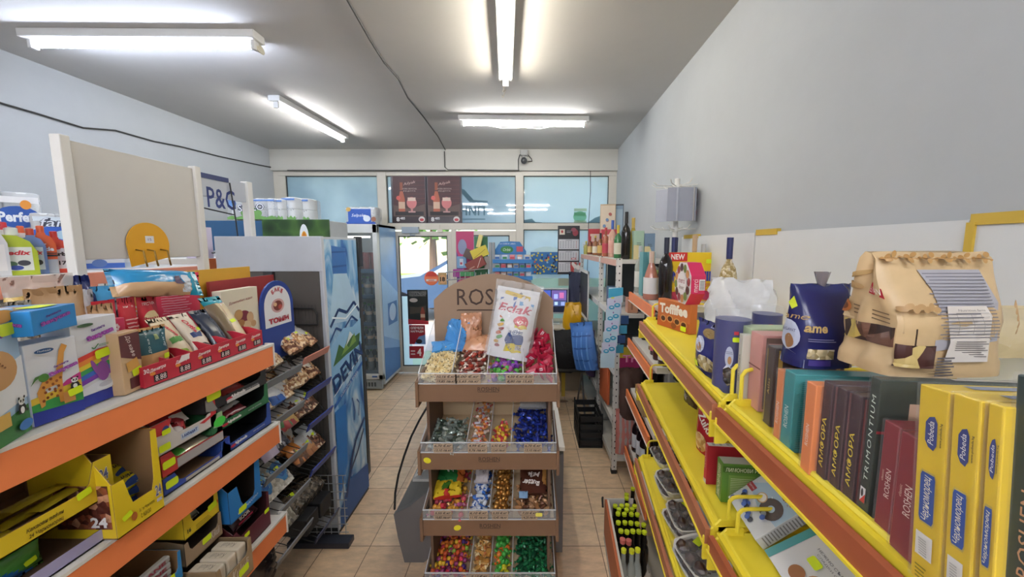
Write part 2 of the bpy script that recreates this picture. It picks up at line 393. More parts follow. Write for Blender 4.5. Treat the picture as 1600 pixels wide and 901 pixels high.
cr = t.nodes.new('ShaderNodeValToRGB'); cr.color_ramp.elements[0].color = lin('b6c6cc'); cr.color_ramp.elements[1].color = lin('dde8e8')
cr.color_ramp.elements[0].position = .38; cr.color_ramp.elements[1].position = .62
tc = t.nodes.new('ShaderNodeTexCoord'); t.links.new(tc.outputs['Object'], no.inputs[0]); t.links.new(no.outputs['Fac'], cr.inputs[0])
t.links.new(cr.outputs[0], tr.inputs[0]); t.links.new(cr.outputs[0], df.inputs[0]); gl.inputs['Roughness'].default_value = .03
m2.inputs[0].default_value = .25; mx.inputs[0].default_value = .07
t.links.new(tr.outputs[0], m2.inputs[1]); t.links.new(df.outputs[0], m2.inputs[2]); t.links.new(m2.outputs[0], mx.inputs[1]); t.links.new(gl.outputs[0], mx.inputs[2])
t.links.new(mx.outputs[0], t.nodes['Material Output'].inputs[0])
SEAL = C('3a3c3c', .6)
def pane(n, x0, x1, z0, z1, m=PANE):
    o = struct(G().box(x0, x1, YB + .035, YB + .04, z0, z1, m).build(n))
    g = G()
    for a in ((x0, x1, z0, z0 + .008), (x0, x1, z1 - .008, z1), (x0, x0 + .008, z0, z1), (x1 - .008, x1, z0, z1)): g.box(a[0], a[1], YB + .02, YB + .034, a[2], a[3], SEAL)
    g.build('seal', o); return o
pane('window_1', xf[1], xf[2], zu1, zu0)
w2 = pane('window_2', xf[3], xf[4], zu1, zu0); w3 = pane('window_3', xf[5], xf[6], zu1, zu0)
w4 = pane('window_4', xf[5], xf[6], .25, zt)
struct(G().box(XL, xf[2], YB + .01, YB + .1, 0, zt, PW).build('wall_back'))
struct(G().box(xf[4], XR(YB), YB + .0, YB + .1, 0, .25, PW).build('baseboard_back'))
# faint mirrored shop lettering seen through the film, and a green jar printed on it
INK, INK2 = lucent('8aa0a6'), lucent('a0d0b0')
def wart(o, x0, x1, z0, z1): return Art(o, lambda u, v, l: (x0 + u, YB + .034 - l, z0 + v), x1 - x0, z1 - z0)
a = wart(w2, xf[3], xf[4], zu1, zu0)
a.poly([(.56, .75), (.6, .72), (.67, .5), (.78, .48), (.78, .45), (.64, .45), (.56, .7)], INK).rect(.58, .08, .76, .1, INK)
a.txt('ПИН', .66, .27, .2, INK, mir=True, bold=.02)
a = wart(w3, xf[5], xf[6], zu1, zu0)
a.rect(.6, .16, .74, .24, INK2).ell(.67, .14, .08, .12, INK2).rect(.6, .26, .75, .32, lucent('c9d6b8')).rect(.6, .0, .75, .06, lucent('c9d6b8'))
a = wart(w3, xf[5], xf[6], zu1, zu0); a.poly([(0, 0), (.0, .07), (.1, .1), (.14, .03), (.22, .02), (.22, 0)], INK); a = wart(w3, xf[5], xf[6], zu1, zu0); a.poly([(.75, 0), (.85, .12), (1, .22), (1, 0)], INK)
a = wart(w4, xf[5], xf[6], .25, zt)
a.ell(.28, .74, .26, .13, lucent('f0f4ec')).rect(0, 0, 1, .62, lucent('e4f2d8')).rect(.42, .56, .66, .62, lucent('e6d5c2'))
a.poly([(.45, .5), (.53, .5), (.6, .62), (.75, .62), (.75, .4), (.45, .4)], lucent('a8d8b8'))
a.txt('НСКО', .66, .5, .035, INK, mir=True, bold=.02).txt('СТАО', .68, .45, .022, INK, mir=True)
# entrance door with clear glass
def leaf(n, x0, x1, zt_, gx0, gx1, gz0, gz1, m, hd=None):
    d = struct(bpy.data.objects.new(n, None)); COL.objects.link(d)
    g = G(); f = lambda a, b_, c_, e: g.box(a, b_, YB - .015, YB + .05, c_, e, FR, .004)
    f(x0, gx0, .02, zt_); f(gx1, x1, .02, zt_); f(gx0, gx1, gz1, zt_); f(gx0, gx1, .02, gz0); g.build('door_frame', d)
    o = G().box(gx0, gx1, YB + .015, YB + .02, gz0, gz1, m).build('door_pane', d)
    g = G()
    for q in ((gx0, gx1, gz0, gz0 + .012), (gx0, gx1, gz1 - .012, gz1), (gx0, gx0 + .012, gz0, gz1), (gx1 - .012, gx1, gz0, gz1)): g.box(q[0], q[1], YB + .0, YB + .014, q[2], q[3], SEAL)
    g.build('seal', d); return d, o
CLR = film('ffffff', .06, .02)
d1, g1 = leaf('door_1', xb(612), xb(705), zb(361), xb(621.5), xb(698.5), zb(571), zb(368), CLR)
d2, g2 = leaf('door_2', xb(711), xb(806), zb(360), xb(719), xb(796), .12, zb(367), PANE)
g = G(); g.box(xb(606), xb(612), YB - .01, YB + .08, 0, zt, FR, .003); g.box(xb(705), xb(711), YB - .012, YB + .08, 0, zt, FR, .003); struct(g.build('trim_3'))
a = Art(g1, lambda u, v, l: (xb(621.5) + u, YB + .0142 - l, zb(571) + v), xb(698.5) - xb(621.5), zb(368) - zb(571))
a.rect(.02, .0, .2, .545, lucent('d3e4dc')).rect(.2, 0, 1, .12, lucent('cfe6c8'))
o = G().box(xb(629), xb(655), YB - .05, YB - .012, zb(364), zb(354), C('9aa6b0', .4), .004).build('door_closer'); tag(o, 'grey door closer on top of the glass entrance door', 'door closer')
G().tube([(xb(642), YB - .03, zb(364)), (xb(642), YB - .05, zb(366.5)), (xb(650), YB - .045, zb(367))], .012, C('8c959c', .4)).build('arm', o)
o = G().box(xb(684), xb(692), YB - .04, YB - .012, zb(362.5), zb(357), C('c7c2b4', .4), .004).build('door_catch'); tag(o, 'small beige catch above the entrance door', 'catch')
G().box(xb(687), xb(688.5), YB - .03, YB - .015, zb(357), zb(351), C('c7c2b4'), .002).build('stem', o)
# ---------------------------------------------------------------- outside
struct(G().box(-14, 10, YB + .15, 40, -.35, -.1, C('b9b2a6', .9)).build('ground'))
o = G().box(-16, 12, 13, 23.9, -.1, -.05, C('7fae4a', .9, 0, .3, 3)).build('lawn'); tag(o, 'green lawn beyond the parked car outside', 'lawn', kind='stuff')
o = G().box(-16, 12, 24, 26, -.1, 2.2, C('c9b79a', .9)).build('garden_wall'); tag(o, 'pale garden wall far behind the lawn', 'wall')
def tree(x, y, h, r, lb):
    t_ = thing('tree', lb, 'tree', (x, y, -.049 if y > 13 else -.099)); G().lathe([(.16, 0), (.1, h * .6), (.03, h)], C('6a5440', .9), 8).build('trunk', t_, True)
    g = G(); q = random.Random(int(x * 10))
    for i in range(420):
        a, b_, c_ = q.gauss(0, r * .5), q.gauss(0, r * .5), q.gauss(0, r * .36); s = q.uniform(.1, .22)
        p = V((a, b_, h + c_)); u = V((q.gauss(0, 1), q.gauss(0, 1), q.gauss(0, 1))).normalized() * s; v = u.orthogonal().normalized() * s * .6
        g.add([p - u, p + v, p + u, p - v], [(0, 1, 2, 3)], C('5f8f38' if i % 2 else '7fae4c', .7))
    g.build('foliage', t_, fix=False)
tree(-2.7, 10.8, 2.9, 1.2, 'leafy tree outside, seen through the upper part of the door glass'); tree(-9.5, 17.5, 3.2, 1.6, 'second tree outside, farther back over the lawn')
cr_ = thing('parked_car', 'dark blue car parked outside the glass door', 'car', (-2.72, 8.7, -.1), R_(0)); cr_.scale = (1.12,) * 3
pa = C('3c5a7c', .25, .3, .03)
pr = [(-.9, .3), (-.95, .62), (-.8, .86), (.2, .98), (.95, 1.42), (2.3, 1.46), (2.9, .95), (3, .35)]
G().prism(pr, 0, 1.6, pa).build('body', cr_)
G().prism([(.4, 1.02), (.98, 1.36), (1.5, 1.39), (1.5, 1.0)], -.006, 0, C('a9bcc6', .1)).build('side_window', cr_)
for x in (-.25, 2.2): G().lathe([(.33, -.02), (.33, .2)], C('1d1f22', .8), 24, M.Translation((x, .2, .33)) @ M.Rotation(R_(90), 4, 'X')).build('wheel', cr_)
o = G().box(-4.4, -2.6, 20, 20.6, .0, .9, C('e3a23c', .7), .03).build('market_stall'); tag(o, 'small orange stall far off across the lawn', 'stall')
G().box(-4.5, -2.5, 19.9, 20.7, .9, 1.0, C('efe6d6', .7)).build('roof_board', o)
# ---------------------------------------------------------------- ceiling: tubes, cables, cracks
def tube_light(label, p, q, col='fbfaf8', st=1.0, base=.05, cap=0, twin=False):
    p, q = V(p), V(q); d = q - p; L = d.length
    t_ = thing('tube_light', label, 'ceiling light', ((p + q) / 2).to_tuple()[:2] + (ZC,), math.atan2(d.y, d.x))
    W = C('d4d4d2', .4)
    G().box(-L / 2 - .03, L / 2 + .03, -.048, .048, -.045, 0, W, .006).build('housing', t_)
    zt_ = -.045 - base * .5
    G().tube([(-L / 2, 0, zt_), (L / 2, 0, zt_)], .014, glow(col, TUBE * st * (1.25 if p.y < 0 and abs(d.y) < .1 and p.y > -4 and q.y < 0 else .72)), 12).build('tube', t_, True)  # the added lamps behind the camera glow stronger than the visible ones
    for s in (-1, 1):
        G().box(s * L / 2 - .012, s * L / 2 + .012, -.02, .02, zt_ - .022, -.02, W, .004).build('lamp_holder', t_)
    return t_
zl = ZC - .07
t1 = tube_light('long bluish tube lamp on the ceiling beside the plain wall', PZ(52, 70, zl), PZ(398, 72, zl), 'dfe9ff', 1.15)
for x in (.62,): G().lathe([(.03, 0), (.034, .006), (.03, .012)], C('c9c4b0', .5), 14, M.Translation((x, .03, -.07)) @ M.Rotation(R_(70), 4, 'Y')).build('end_disc', t1)
tube_light('diagonal tube lamp near the corner, left of the dark cable', PZ(432, 164, zl), PZ(536, 219, zl))
t3 = tube_light('tube lamp overhead that points straight at the shop window', PZ(790, -60, zl), PZ(790, 130, zl), 'fff6e4')
G().tube([(.6, 0, -.05), (.66, .02, -.09), (.7, .0, -.06), (.74, .02, -.1), (.75, .03, -.08)], .004, C('e4e0d4')).build('loose_wire', t3)
t4 = tube_light('tube lamp parallel to the shop window, closest to the lintel', PZ(722, 193, zl), PZ(914, 195, zl))
G().tube([(-.35, .02, -.07), (-.2, .02, -.1), (0, .02, -.09), (.15, .02, -.1), (.3, .02, -.07)], .004, C('e4e0d4')).build('loose_wire', t4)
for x, y in ((-2.3, -.6), (-.6, -.9), (-2.3, -2.2), (-.6, -2.2), (-1.4, -3.6)): tube_light('added tube lamp out of view behind the camera, brightening the shelves', (x, y, zl), (x + 1.2, y, zl), 'f4f6ff')['group'] = 'added rear tube lamps'  # unseen lamps added as fill for shelves and faces turned to the camera
CB = C('3c3a38', .6)
zz = ZC - .008
pts = [PZ(x, y, zz) for x, y in ((520, -40), (543, 0), (560, 30), (578, 62), (600, 97), (622, 122), (637, 152), (660, 180), (684, 212), (697, 236))]
e = pts[-1]; pts += [V((e.x, YB - .06, zb(238))), V((e.x, YB - .06, zb(262))), V((e.x + .04, YB - .06, zb(266))), V((xb(812), YB - .06, zb(267)))]
tag(G().tube(pts, .006, CB, 6).build('ceiling_cable'), 'dark cable crossing the ceiling and dropping down the lintel', 'cable')
pts = [PX(x, y, XL + .012) for x, y in ((-60, 150), (0, 160), (55, 176), (130, 199), (180, 203), (240, 220), (285, 229), (340, 243), (400, 256), (440, 264))]
pts += [V((xb(460), YB - .06, zb(267))), V((xb(700), YB - .06, zb(267)))]
tag(G().tube(pts, .006, CB, 6).build('wall_cable'), 'dark cable sagging along the plain white wall', 'cable')
tag(G().tube([(xb(920.5), YB - .03, zb(267)), (xb(921), YB - .03, zb(300)), (xb(919), YB - .03, zb(348)), (xb(918), YB - .03, .9)], .004, CB, 6).build('window_cable'), 'thin black wire hanging in front of the window pane beside the calendar', 'cable')
t_ = thing('security_camera', 'grey camera with lens hanging on the lintel', 'camera', (xb(819), YB - .06, zb(243)))
G().box(-.045, .045, -.07, .0, -.02, .05, C('a9a9a7', .4), .008).build('housing', t_)
G().ball((.0, -.07, -.085), .04, C('3f4042', .3), 12).build('lens', t_, True)
G().tube([(-.05, -.02, 0), (-.07, -.01, -.06), (-.07, -.005, -.19)], .005, CB).build('cable', t_); G().tube([(.04, -.03, 0), (.09, -.02, -.05), (.1, -.01, -.08), (.02, -.05, -.09)], .005, CB).build('cable', t_)
G().box(-.02, .02, -.05, 0, -.09, -.02, C('8d8d8b')).build('bracket', t_)
# white boards with yellow edging along the wall of the chocolate shelves
WB, YE = C('d9dbdd', .5, 0, .03), C('c9a83c', .5)
def board(x0, x1, yt, label, edge):
    a, b_ = PX(x0, yt, .985), PX(x1, yt, .985); z = 1.756
    ya, yb = a.y, b_.y; o = G().prism([(XR(ya) - .03, ya), (XR(ya) - .018, ya), (XR(yb) - .018, yb), (XR(yb) - .03, yb)], .2, z, WB, ax='z').build('wall_panel'); tag(o, label, 'panel')
    for e0, e1 in edge:
        u, v = PX(e0, yt, .985).y, PX(e1, yt, .985).y
        G().prism([(XR(u) - .034, u), (XR(u) - .016, u), (XR(v) - .016, v), (XR(v) - .034, v)], z - .012, z + .012, YE, ax='z').build('edging', o)
    return o, ya, yb
board(1058, 1177, 362, 'white wall board behind the bottles, the one farthest along', [(1062, 1085)]); board(1179, 1526, 362, 'long white wall board behind the blue and white bags', [(1180, 1214)])
o, ya, yb = board(1529, 2300, 362, 'white wall board with yellow edge behind the cream bag', [(1530, 2200)])
G().box(XR(ya) - .036, XR(ya) - .016, ya - .012, ya + .004, .3, 1.75, YE).build('edging', o)
# ================================================================ large furniture
WHT, ORG, ORD = C('dcdad4', .45, 0, .04), C('f08850', .45, 0, .06), C('a8512f', .45, 0, .06)
YEL, BLK, GRY = C('efdb40', .4, 0, .05), C('1c1d1f', .6), C('8d9096', .4)
def strip(g, p, q, z, h, m, t=.012):
    """price rail from p to q (x,y), top edge at z"""
    p, q = V(p).to_2d(), V(q).to_2d(); d = (q - p).normalized(); n = V((d.y, -d.x))
    g.prism([tuple(p), tuple(q), tuple(q - n * t), tuple(p - n * t)], z - h, z, m, ax='z')
# ---- shelf unit of biscuits, orange price rails (faces +x)
LX, LB, LY0, LY1 = -1.0, -1.40, .12, 1.44
ZT, Z2, Z3, Z4 = 1.32, 1.0, .61, .2
gl_ = thing('shelf_unit', 'white shop shelf unit with orange price rails full of biscuits', 'shelf unit', (LX, .8, 0))
def loc(o, *p): return o
def inw(o):
    """children built in world coordinates under an Empty"""
    return M.Translation(-o.location)
TI = inw(gl_)
def bld(g, name, o, sm=False):
    c = g.build(name, o, sm); c.matrix_parent_inverse = M.Translation(-o.location); return c
for y in (1.175, 1.634, -.1):
    bld(G().box(LB - .02, LB + .012, y - .014, y + .014, 0, 2.03, WHT, .003), 'upright', gl_)
bld(G().box(LB - .02, LB, 1.176, 1.634, 1.655, 2.02, C('c9c6c0', .5, 0, .03), .002), 'back_panel', gl_)
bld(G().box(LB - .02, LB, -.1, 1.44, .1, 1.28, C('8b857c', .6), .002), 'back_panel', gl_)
bld(G().box(LB - .04, LX - .02, -.1, LY1 - .02, 0, .1, WHT, .003), 'plinth', gl_)
for z in (ZT, Z2, Z3, Z4):
    s_ = bld(G().box(LB, LX - .012, -.1, LY1 - .01, z - .03, z - .002, WHT, .002), 'shelf_board', gl_)
    g = G(); g.box(LX - .012, LX + .002, -.1, LY1, z - .085, z - .01, ORG, .001)
    bld(g, 'price_rail', gl_)
    g = G(); g.box(LX - .014, LX + .004, -.1, LY1, z - .01, z, WHT, .001); g.box(LX - .03, LX + .006, LY1, LY1 + .006, z - .09, z + .002, WHT, .002); bld(g, 'rail_edge', gl_)
# ---- chocolate shelves, yellow boards (face -x, turned a little)
FX = lambda y: .451 + (.1165 if y > .795 else .044) * (y - .795)
ZA, ZB_, ZC_ = 1.333, 1.01, .61
def ysec(label, y0, y1, dark, zs, board, fx=FX, rail=.05, lip=True):
    u = thing('shelf_unit', label, 'shelf unit', (.8, (y0 + y1) / 2, 0))
    for z in zs:
        o = bld(G().prism([(fx(y0) + .012, y0), (fx(y1) + .012, y1), (XR(y1) - .04, y1), (XR(y0) - .04, y0)], z - .03, z, board, ax='z'), 'shelf_board', u)
        if lip:
            g = G(); g.tube([(fx(y0) + .014, y0 + .01, z + .004), (fx(y1) + .014, y1 - .01, z + .004)], .006, board, 6)
            g.prism([(fx(y0), y0), (fx(y1), y1), (fx(y1) + .05, y1), (fx(y0) + .05, y0)], z - .012, z + .0005, board, ax='z'); bld(g, 'front_lip', u)
        g = G(); strip(g, (fx(y0) - .008, y0), (fx(y1) - .008, y1), z - .006, rail, dark); bld(g, 'price_rail', u)
        g = G(); strip(g, (fx(y0) - .01, y0), (fx(y1) - .01, y1), z - .006 - rail, .005, YEL if lip else WHT, .014); bld(g, 'rail_edge', u)
        if lip:
            for y in (y0, y1):
                g = G(); c = V((fx(y), y)); sg = .006 if y == y0 else -.006
                g.prism([(c.x - .022, z - .09), (c.x - .022, z - .03), (c.x + .02, z + .016), (c.x + .06, z + .016), (c.x + .06, z - .03), (c.x, z - .09)], y + sg - .003, y + sg + .003, YEL); bld(g, 'rail_end', u)
    for y in (y0 + .02, y1 - .02):
        bld(G().box(XR(y) - .075, XR(y) - .045, y - .02, y + .02, 0, zs[0] - .03, WHT, .003), 'upright', u)
    bld(G().prism([(fx(y0) + .3, y0), (fx(y1) + .3, y1), (XR(y1) - .04, y1), (XR(y0) - .04, y0)], 0, .12, WHT, ax='z'), 'plinth', u)
    return u
ysec('yellow shelf unit with brown rails holding the upright chocolate boxes', -.2, .84, C('a4583a', .45), (ZA, ZB_, ZC_, .25), YEL, rail=.036)
ysec('yellow shelf unit with wafer boxes and trays of chocolates, before the bottles', .86, 1.85, C('ac6c50', .45), (ZA, ZB_, ZC_), YEL, rail=.04)
F3 = lambda y: .642 + .0874 * (y - 1.806)
ysec('white shelf unit with orange rails and bottles of drink', 1.88, 2.55, ORG, (1.395, 1.075, .71, .29), WHT, F3, .055, False)
# wire dividers, curved yellow rod loops
def wire(x, y, z, L, hgt, label, m=YEL):
    z += .0115; x += .012
    o = G().tube([(x, y, z), (x, y, z + hgt * .8), (x + .008, y, z + hgt * .95), (x + .02, y, z + hgt), (x + L, y, z + hgt)], .0045, m, 8).build('shelf_divider', smooth=True)
    return tag(o, label, 'shelf divider')
wire(FX(.86) + .02, .875, ZA, .3, .075, 'yellow wire divider beside the pink box'); wire(FX(.85) + .02, .835, ZA, .3, .075, 'yellow wire divider beside the dark box with gold frame')
wire(FX(.86) + .03, .872, ZB_, .3, .06, 'yellow wire divider behind the snowball cookie box, the rear one of two'); wire(FX(.84) + .03, .828, ZB_, .3, .06, 'yellow wire divider behind the snowball cookie box, the front one of two')
wire(FX(1.84) + .03, 1.835, ZB_, .25, .085, 'yellow wire divider at the far end of the middle yellow board'); wire(FX(1.84) + .03, 1.835, ZC_, .25, .085, 'yellow wire divider at the far end of the lowest yellow board')
wire(FX(1.84) + .03, 1.838, ZA, .25, .07, 'yellow wire divider behind the orange caramel candy box')
# ---- candy stand
SX, SW, SY0, SY1 = -.166, .575, 1.5, 1.80
BR_, BRD = C('74573f', .65, 0, .05, 30), C('5f4837', .65)
CARD = C('c9b08c', .8, 0, .06)
ACR = film('dfe6ea', .14, .04); ACE = film('f4f8fa', .55, .1)
st = thing('candy_stand', 'brown cardboard candy stand with four slanted trays and arched header', 'candy stand', (SX, SY0, 0))
hw = SW / 2
top = 1.566; sh = 1.44
arc = [(-hw, .6), (hw, .6), (hw, sh)]
for i in range(15):
    a = i / 14; arc.append((hw - .02 - (SW - .04) * a, sh + .02 + (top - sh - .02) * math.sin(math.pi * a) ** .75))
arc.append((-hw, sh))
hd_ = bld(G().prism([(SX + a, b) for a, b in arc], SY1, SY1 + .012, C('9a816a', .65, 0, .04, 30)), 'header_board', st)
a = Art(hd_, lambda u, v, l: (SX - hw + u, SY1 - l, .6 + v), SW, top - .6)
DKB = '3a261c'
a.txt('ROSHEN', .515, .885, .082, DKB, w=.64, bold=.0).rect(.19, .815, .2, .82, DKB).rect(.2, .816, .83, .822, DKB)
for s in (-1, 1):
    g = G(); x = SX + s * (hw - .03); g.box(x - .006, x + .006, SY0 + .03, SY1 - .002, 0, 1.06, BRD, .001); bld(g, 'side_panel', st)
bld(G().box(SX - hw + .03, SX + hw - .03, SY1 - .012, SY1 - .001, 0, 1.06, BRD), 'back_panel', st)
bld(G().box(SX - hw + .03, SX + hw - .03, SY0 + .03, SY1 - .012, 0, .03, BRD), 'bottom_board', st)
TRAYS = [(1.135, (706, 761, 817), 600, .175), (.836, (729, 764.7, 798.8), 706, .06), (.532, (730, 765, 800), 810, .06), (.235, (734, 766, 800), 905, .06)]
BINS = []
prices = [['10,16 €.кг', '8,00 €.кг', '', '4,50 €.кг 8,00', ''], ['6,70 €.кг', '4,99 €.кг', '6,95 €.кг', '6,70 €.кг'], ['5,55 €.кг', '6,10 €.кг', '5,35 €.кг', '7,25 €.кг'], ['', '5,10 €.кг', '5,10 €.кг', '']]
price2 = [['19,85 лв.кг', '15,65 лв.кг', '', '8,80 лв 15,65', ''], ['13,10 лв.кг', '9,76 лв.кг', '13,60 лв.кг', '13,10 лв.кг'], ['10,85 лв.кг', '11,95 лв.кг', '10,45 лв.кг', '14,20 лв.кг'], ['', '', '', '']]
for k, (z, dv, py, rise) in enumerate(TRAYS):
    zb_ = z - .078
    g = G(); g.box(SX - hw, SX + hw, SY0, SY0 + .012, zb_, z, BR_, .002)
    fb = bld(g, 'tray_front', st)
    for s in (-1, 1):
        x = SX + s * (hw + .004); bld(G().prism([(SY0 - .008, zb_ - .02), (SY0 + .03, zb_ - .02), (SY1, z + .02), (SY1, z + .05), (SY0 - .008, z + .01)], x - .006, x + .006, BR_, ax='x'), 'tray_side', st)
    sl = .06
    bld(G().prism([(SY0 + .012, z - .03), (SY1 - .012, z - .03 + sl), (SY1 - .012, z - .022 + sl), (SY0 + .012, z - .022)], SX - hw + .008, SX + hw - .008, CARD, ax='x'), 'tray_floor', st)
    if k: bld(G().box(SX - hw + .03, SX + hw - .03, SY1 - .02, SY1 - .014, z, z + .2, CARD), 'tray_back', st)
    a = Art(fb, lambda u, v, l, z=z: (SX - hw + u, SY0 - l, z - .078 + v), SW, .078)
    a.txt('ROSHEN', .505, .62 if k else .7, .24, DKB, w=.155, bold=.012).rect(.43, .46 if k else .54, .58, .49 if k else .57, DKB)
    a = Art(fb, lambda u, v, l, z=z: (SX - hw + u, SY0 - l, z - .078 + v), SW, .078, name='price_sticker')
    if k == 1: a.ell(.05, .55, .028, .16, C('d8d020'), rot=-20)
    if k == 2: a.ell(.26, .5, .028, .16, C('d8d020'), rot=20)
    # clear front and dividers
    ho = .046
    gp = G(); gp.box(SX - hw + .002, SX + hw - .002, SY0 - .002, SY0 + .001, z - .002, z + ho, ACR)
    for q in (z - .001, z + ho - .003): gp.box(SX - hw + .002, SX + hw - .002, SY0 - .003, SY0 + .002, q, q + .003, ACE)
    fp = bld(gp, 'clear_front', st)
    xs = [SX - hw + .004] + [PY(x, py, SY0).x for x in dv] + [SX + hw - .004]
    for x in xs:
        g = G(); hb = z + (rise + .0 if k == 0 else rise + .035)
        g.prism([(SY0, z - .01), (SY1 - .012, z + .04), (SY1 - .012, hb + .04), (SY0, z + ho)], x - .001, x + .001, ACR, ax='x')
        g.prism([(SY0, z + ho - .003), (SY1 - .012, hb + .037), (SY1 - .012, hb + .04), (SY0, z + ho)], x - .0016, x + .0016, ACE, ax='x'); bld(g, 'divider', st)
    BINS.append([(xs[i] + .004, xs[i + 1] - .004, z) for i in range(4)])
    a = Art(fp, lambda u, v, l, z=z: (SX - hw + u, SY0 - .003 - l, z + v), SW, ho)
    cs = [(.13, .28), (.27, .45), (.5, .52), (.63, .83), (.9, .92)] if k == 0 else [(.1, .24), (.35, .49), (.52, .63), (.76, .89)] if k == 1 else [(.09, .22), (.35, .49), (.52, .64), (.74, .86)]
    for i, (u, v) in enumerate(cs):
        if not prices[k][i]: continue
        a = Art(fp, lambda u_, v_, l, z=z: (SX - hw + u_, SY0 - .003 - l, z + v_), SW, ho, name='price_label')
        a.rect(u, .03, v, .9, C('a8937c', .7)).line([(u, .46), (v, .46)], .03, '1a1512')
        a.txt(prices[k][i], (u + v) / 2, .68, .28, '1a1512', w=(v - u) * .9, shear=.3, bold=.02)
        if price2[k][i]: a.txt(price2[k][i], (u + v) / 2, .24, .28, '1a1512', w=(v - u) * .9, shear=.3, bold=.02)
    if k == 2: a.tagp(.87, .55, .05, c='e8e060')
# ---- refrigerated counter behind the stand
CY0, CY1 = 1.86, 3.25
ct = thing('display_counter', 'grey refrigerated counter with curved glass behind the candy stand', 'counter', (-.2, CY0, 0))
def pcy(x, y): p = PY(x, y, CY0); return (p.x, p.z)
end = [pcy(615, 803), pcy(622, 840), pcy(638, 900), (-.5, .06), (.185, .06), (.185, .62), pcy(700, 742), pcy(640, 790)]
gc = C('6c6a6a', .55, 0, .05)
bld(G().prism(end, CY0, CY0 + .03, gc), 'end_panel', ct)
bld(G().prism([(x + .004, z) for x, z in end], CY0 + .031, CY1, C('5d5c5d', .5)), 'body', ct)
cv = [pcy(616, 796), pcy(617, 770), pcy(622, 742), pcy(631, 712), pcy(642, 682), pcy(655, 656), pcy(668, 634)]
g = G(); n = len(cv)
g.add([(x, y, z) for y in (CY0 + .005, CY1) for x, z in cv], [(i, i + 1, n + i + 1, n + i) for i in range(n - 1)], film('c4d2d0', .2, .03)); bld(g, 'curved_glass', ct, True)
g = G(); g.tube([(x, CY0 + .006, z) for x, z in cv], .006, BLK, 6); bld(g, 'glass_edge', ct)
g = G(); cp = [(x, CY0 + .003, z) for x, z in cv] + [(.1, CY0 + .003, cv[-1][1]), (.1, CY0 + .003, .62), (pcy(640, 790)[0], CY0 + .003, pcy(640, 790)[1])]
g.add(cp, [tuple(range(len(cp)))], film('c8d4d2', .1, .03)); bld(g, 'end_glass', ct)
bld(G().box(cv[-1][0] - .01, .12, CY0, CY1, cv[-1][1], cv[-1][1] + .02, WHT, .004), 'top_board', ct)
bld(G().box(.05, .192, CY0 - .01, CY1, .64, .665, C('e6e4df', .3), .004), 'work_top', ct)
bld(G().box(-.62, .1, CY0 + .04, CY1 - .03, .44, .455, C('b8bcbc', .3)), 'inner_shelf', ct)
for i, (y, x, z) in enumerate(((1.95, -.56, .47), (2.12, -.55, .48), (2.3, -.54, .5), (2.5, -.53, .52))):
    o = G().box(-.05, .05, -.07, .07, -.002, .002, C('d4d8d4', .5)).build('price_card'); put(o, (x, y, z + .04), 0, 0, R_(-35)); tag(o, 'white price card lying inside the curved glass counter', 'card', 'price cards in the glass counter')
    Art(o, lambda u, v, l: (u - .05, v - .07, .002 + l), .1, .14).rect(.1, .1, .9, .35, '3a3c40').rect(.1, .5, .9, .55, '8a8c8c').rect(.1, .65, .7, .7, '8a8c8c')
for y in (2.2, 2.45):
    o, f = carton('ice_cream_box', ('purple box inside the glass counter near its top', 'second purple box inside the glass counter, farther back')[y > 2.3], 'box', (-.38, y, .53), 0, .1, .12, .2, '6c5ca8'); f['T'].rect(.1, .1, .9, .9, 'c8c0d8')
# ---- drinks fridge seen from behind, printed side
fr = thing('drinks_fridge', 'drinks fridge seen from behind with blue water print on its side', 'fridge', (-1.3, 2.07, 0))
FA, FB = PZ(540, 830, .02), PZ(578, 781, .02)
X0, X1, FYa, FYb = -1.69, -1.12, 2.06, 2.48
g = G(); g.box(X0, X1, FYa, FYb, .04, 1.748, C('b9c0c8', .35, 0, .04), .004); body = bld(g, 'body', fr)
bld(G().box(X0 - .0, X1 + .002, FYa - .012, FYa - .002, 1.56, 1.75, C('c3c9d1', .35), .003), 'rear_cap', fr)
g = G(); g.box(X0 + .03, X1 - .02, FYa - .004, FYa + .0, .12, 1.56, C('55524e', .5)); g.box(-1.43, -1.38, FYa - .03, FYa - .004, .1, 1.56, C('2a2b2e', .5), .003); bld(g, 'rear_panel', fr)
g = G(); pts = []
for i in range(13):
    z = 1.36 - i * .09; a, b_ = (-1.37, -1.15) if i % 2 == 0 else (-1.15, -1.37); pts += [(a, FYa - .03, z), (b_ - .02 * (1 if b_ > a else -1), FYa - .03, z), (b_, FYa - .03, z - .03), (b_, FYa - .03, z - .06)]
g.tube(pts, .005, C('1a1b1d', .5), 6)
for i in range(12): g.tube([(-1.37 + i * .019, FYa - .022, 1.38), (-1.37 + i * .019, FYa - .022, .3)], .0012, C('2a2b2d', .5), 4)
bld(g, 'condenser_grille', fr)
bld(G().box(X0, X1 + .002, FYb + .004, FYb + .05, .1, 1.75, C('2e3134', .4), .006), 'door', fr)
bld(G().box(X1 - .02, X1 + .016, FYb + .0, FYb + .055, 1.56, 1.76, C('202326', .4), .006), 'handle', fr)
bld(G().box(X0, X1, FYa, FYb, 0, .04, C('23262a', .5)), 'base', fr)
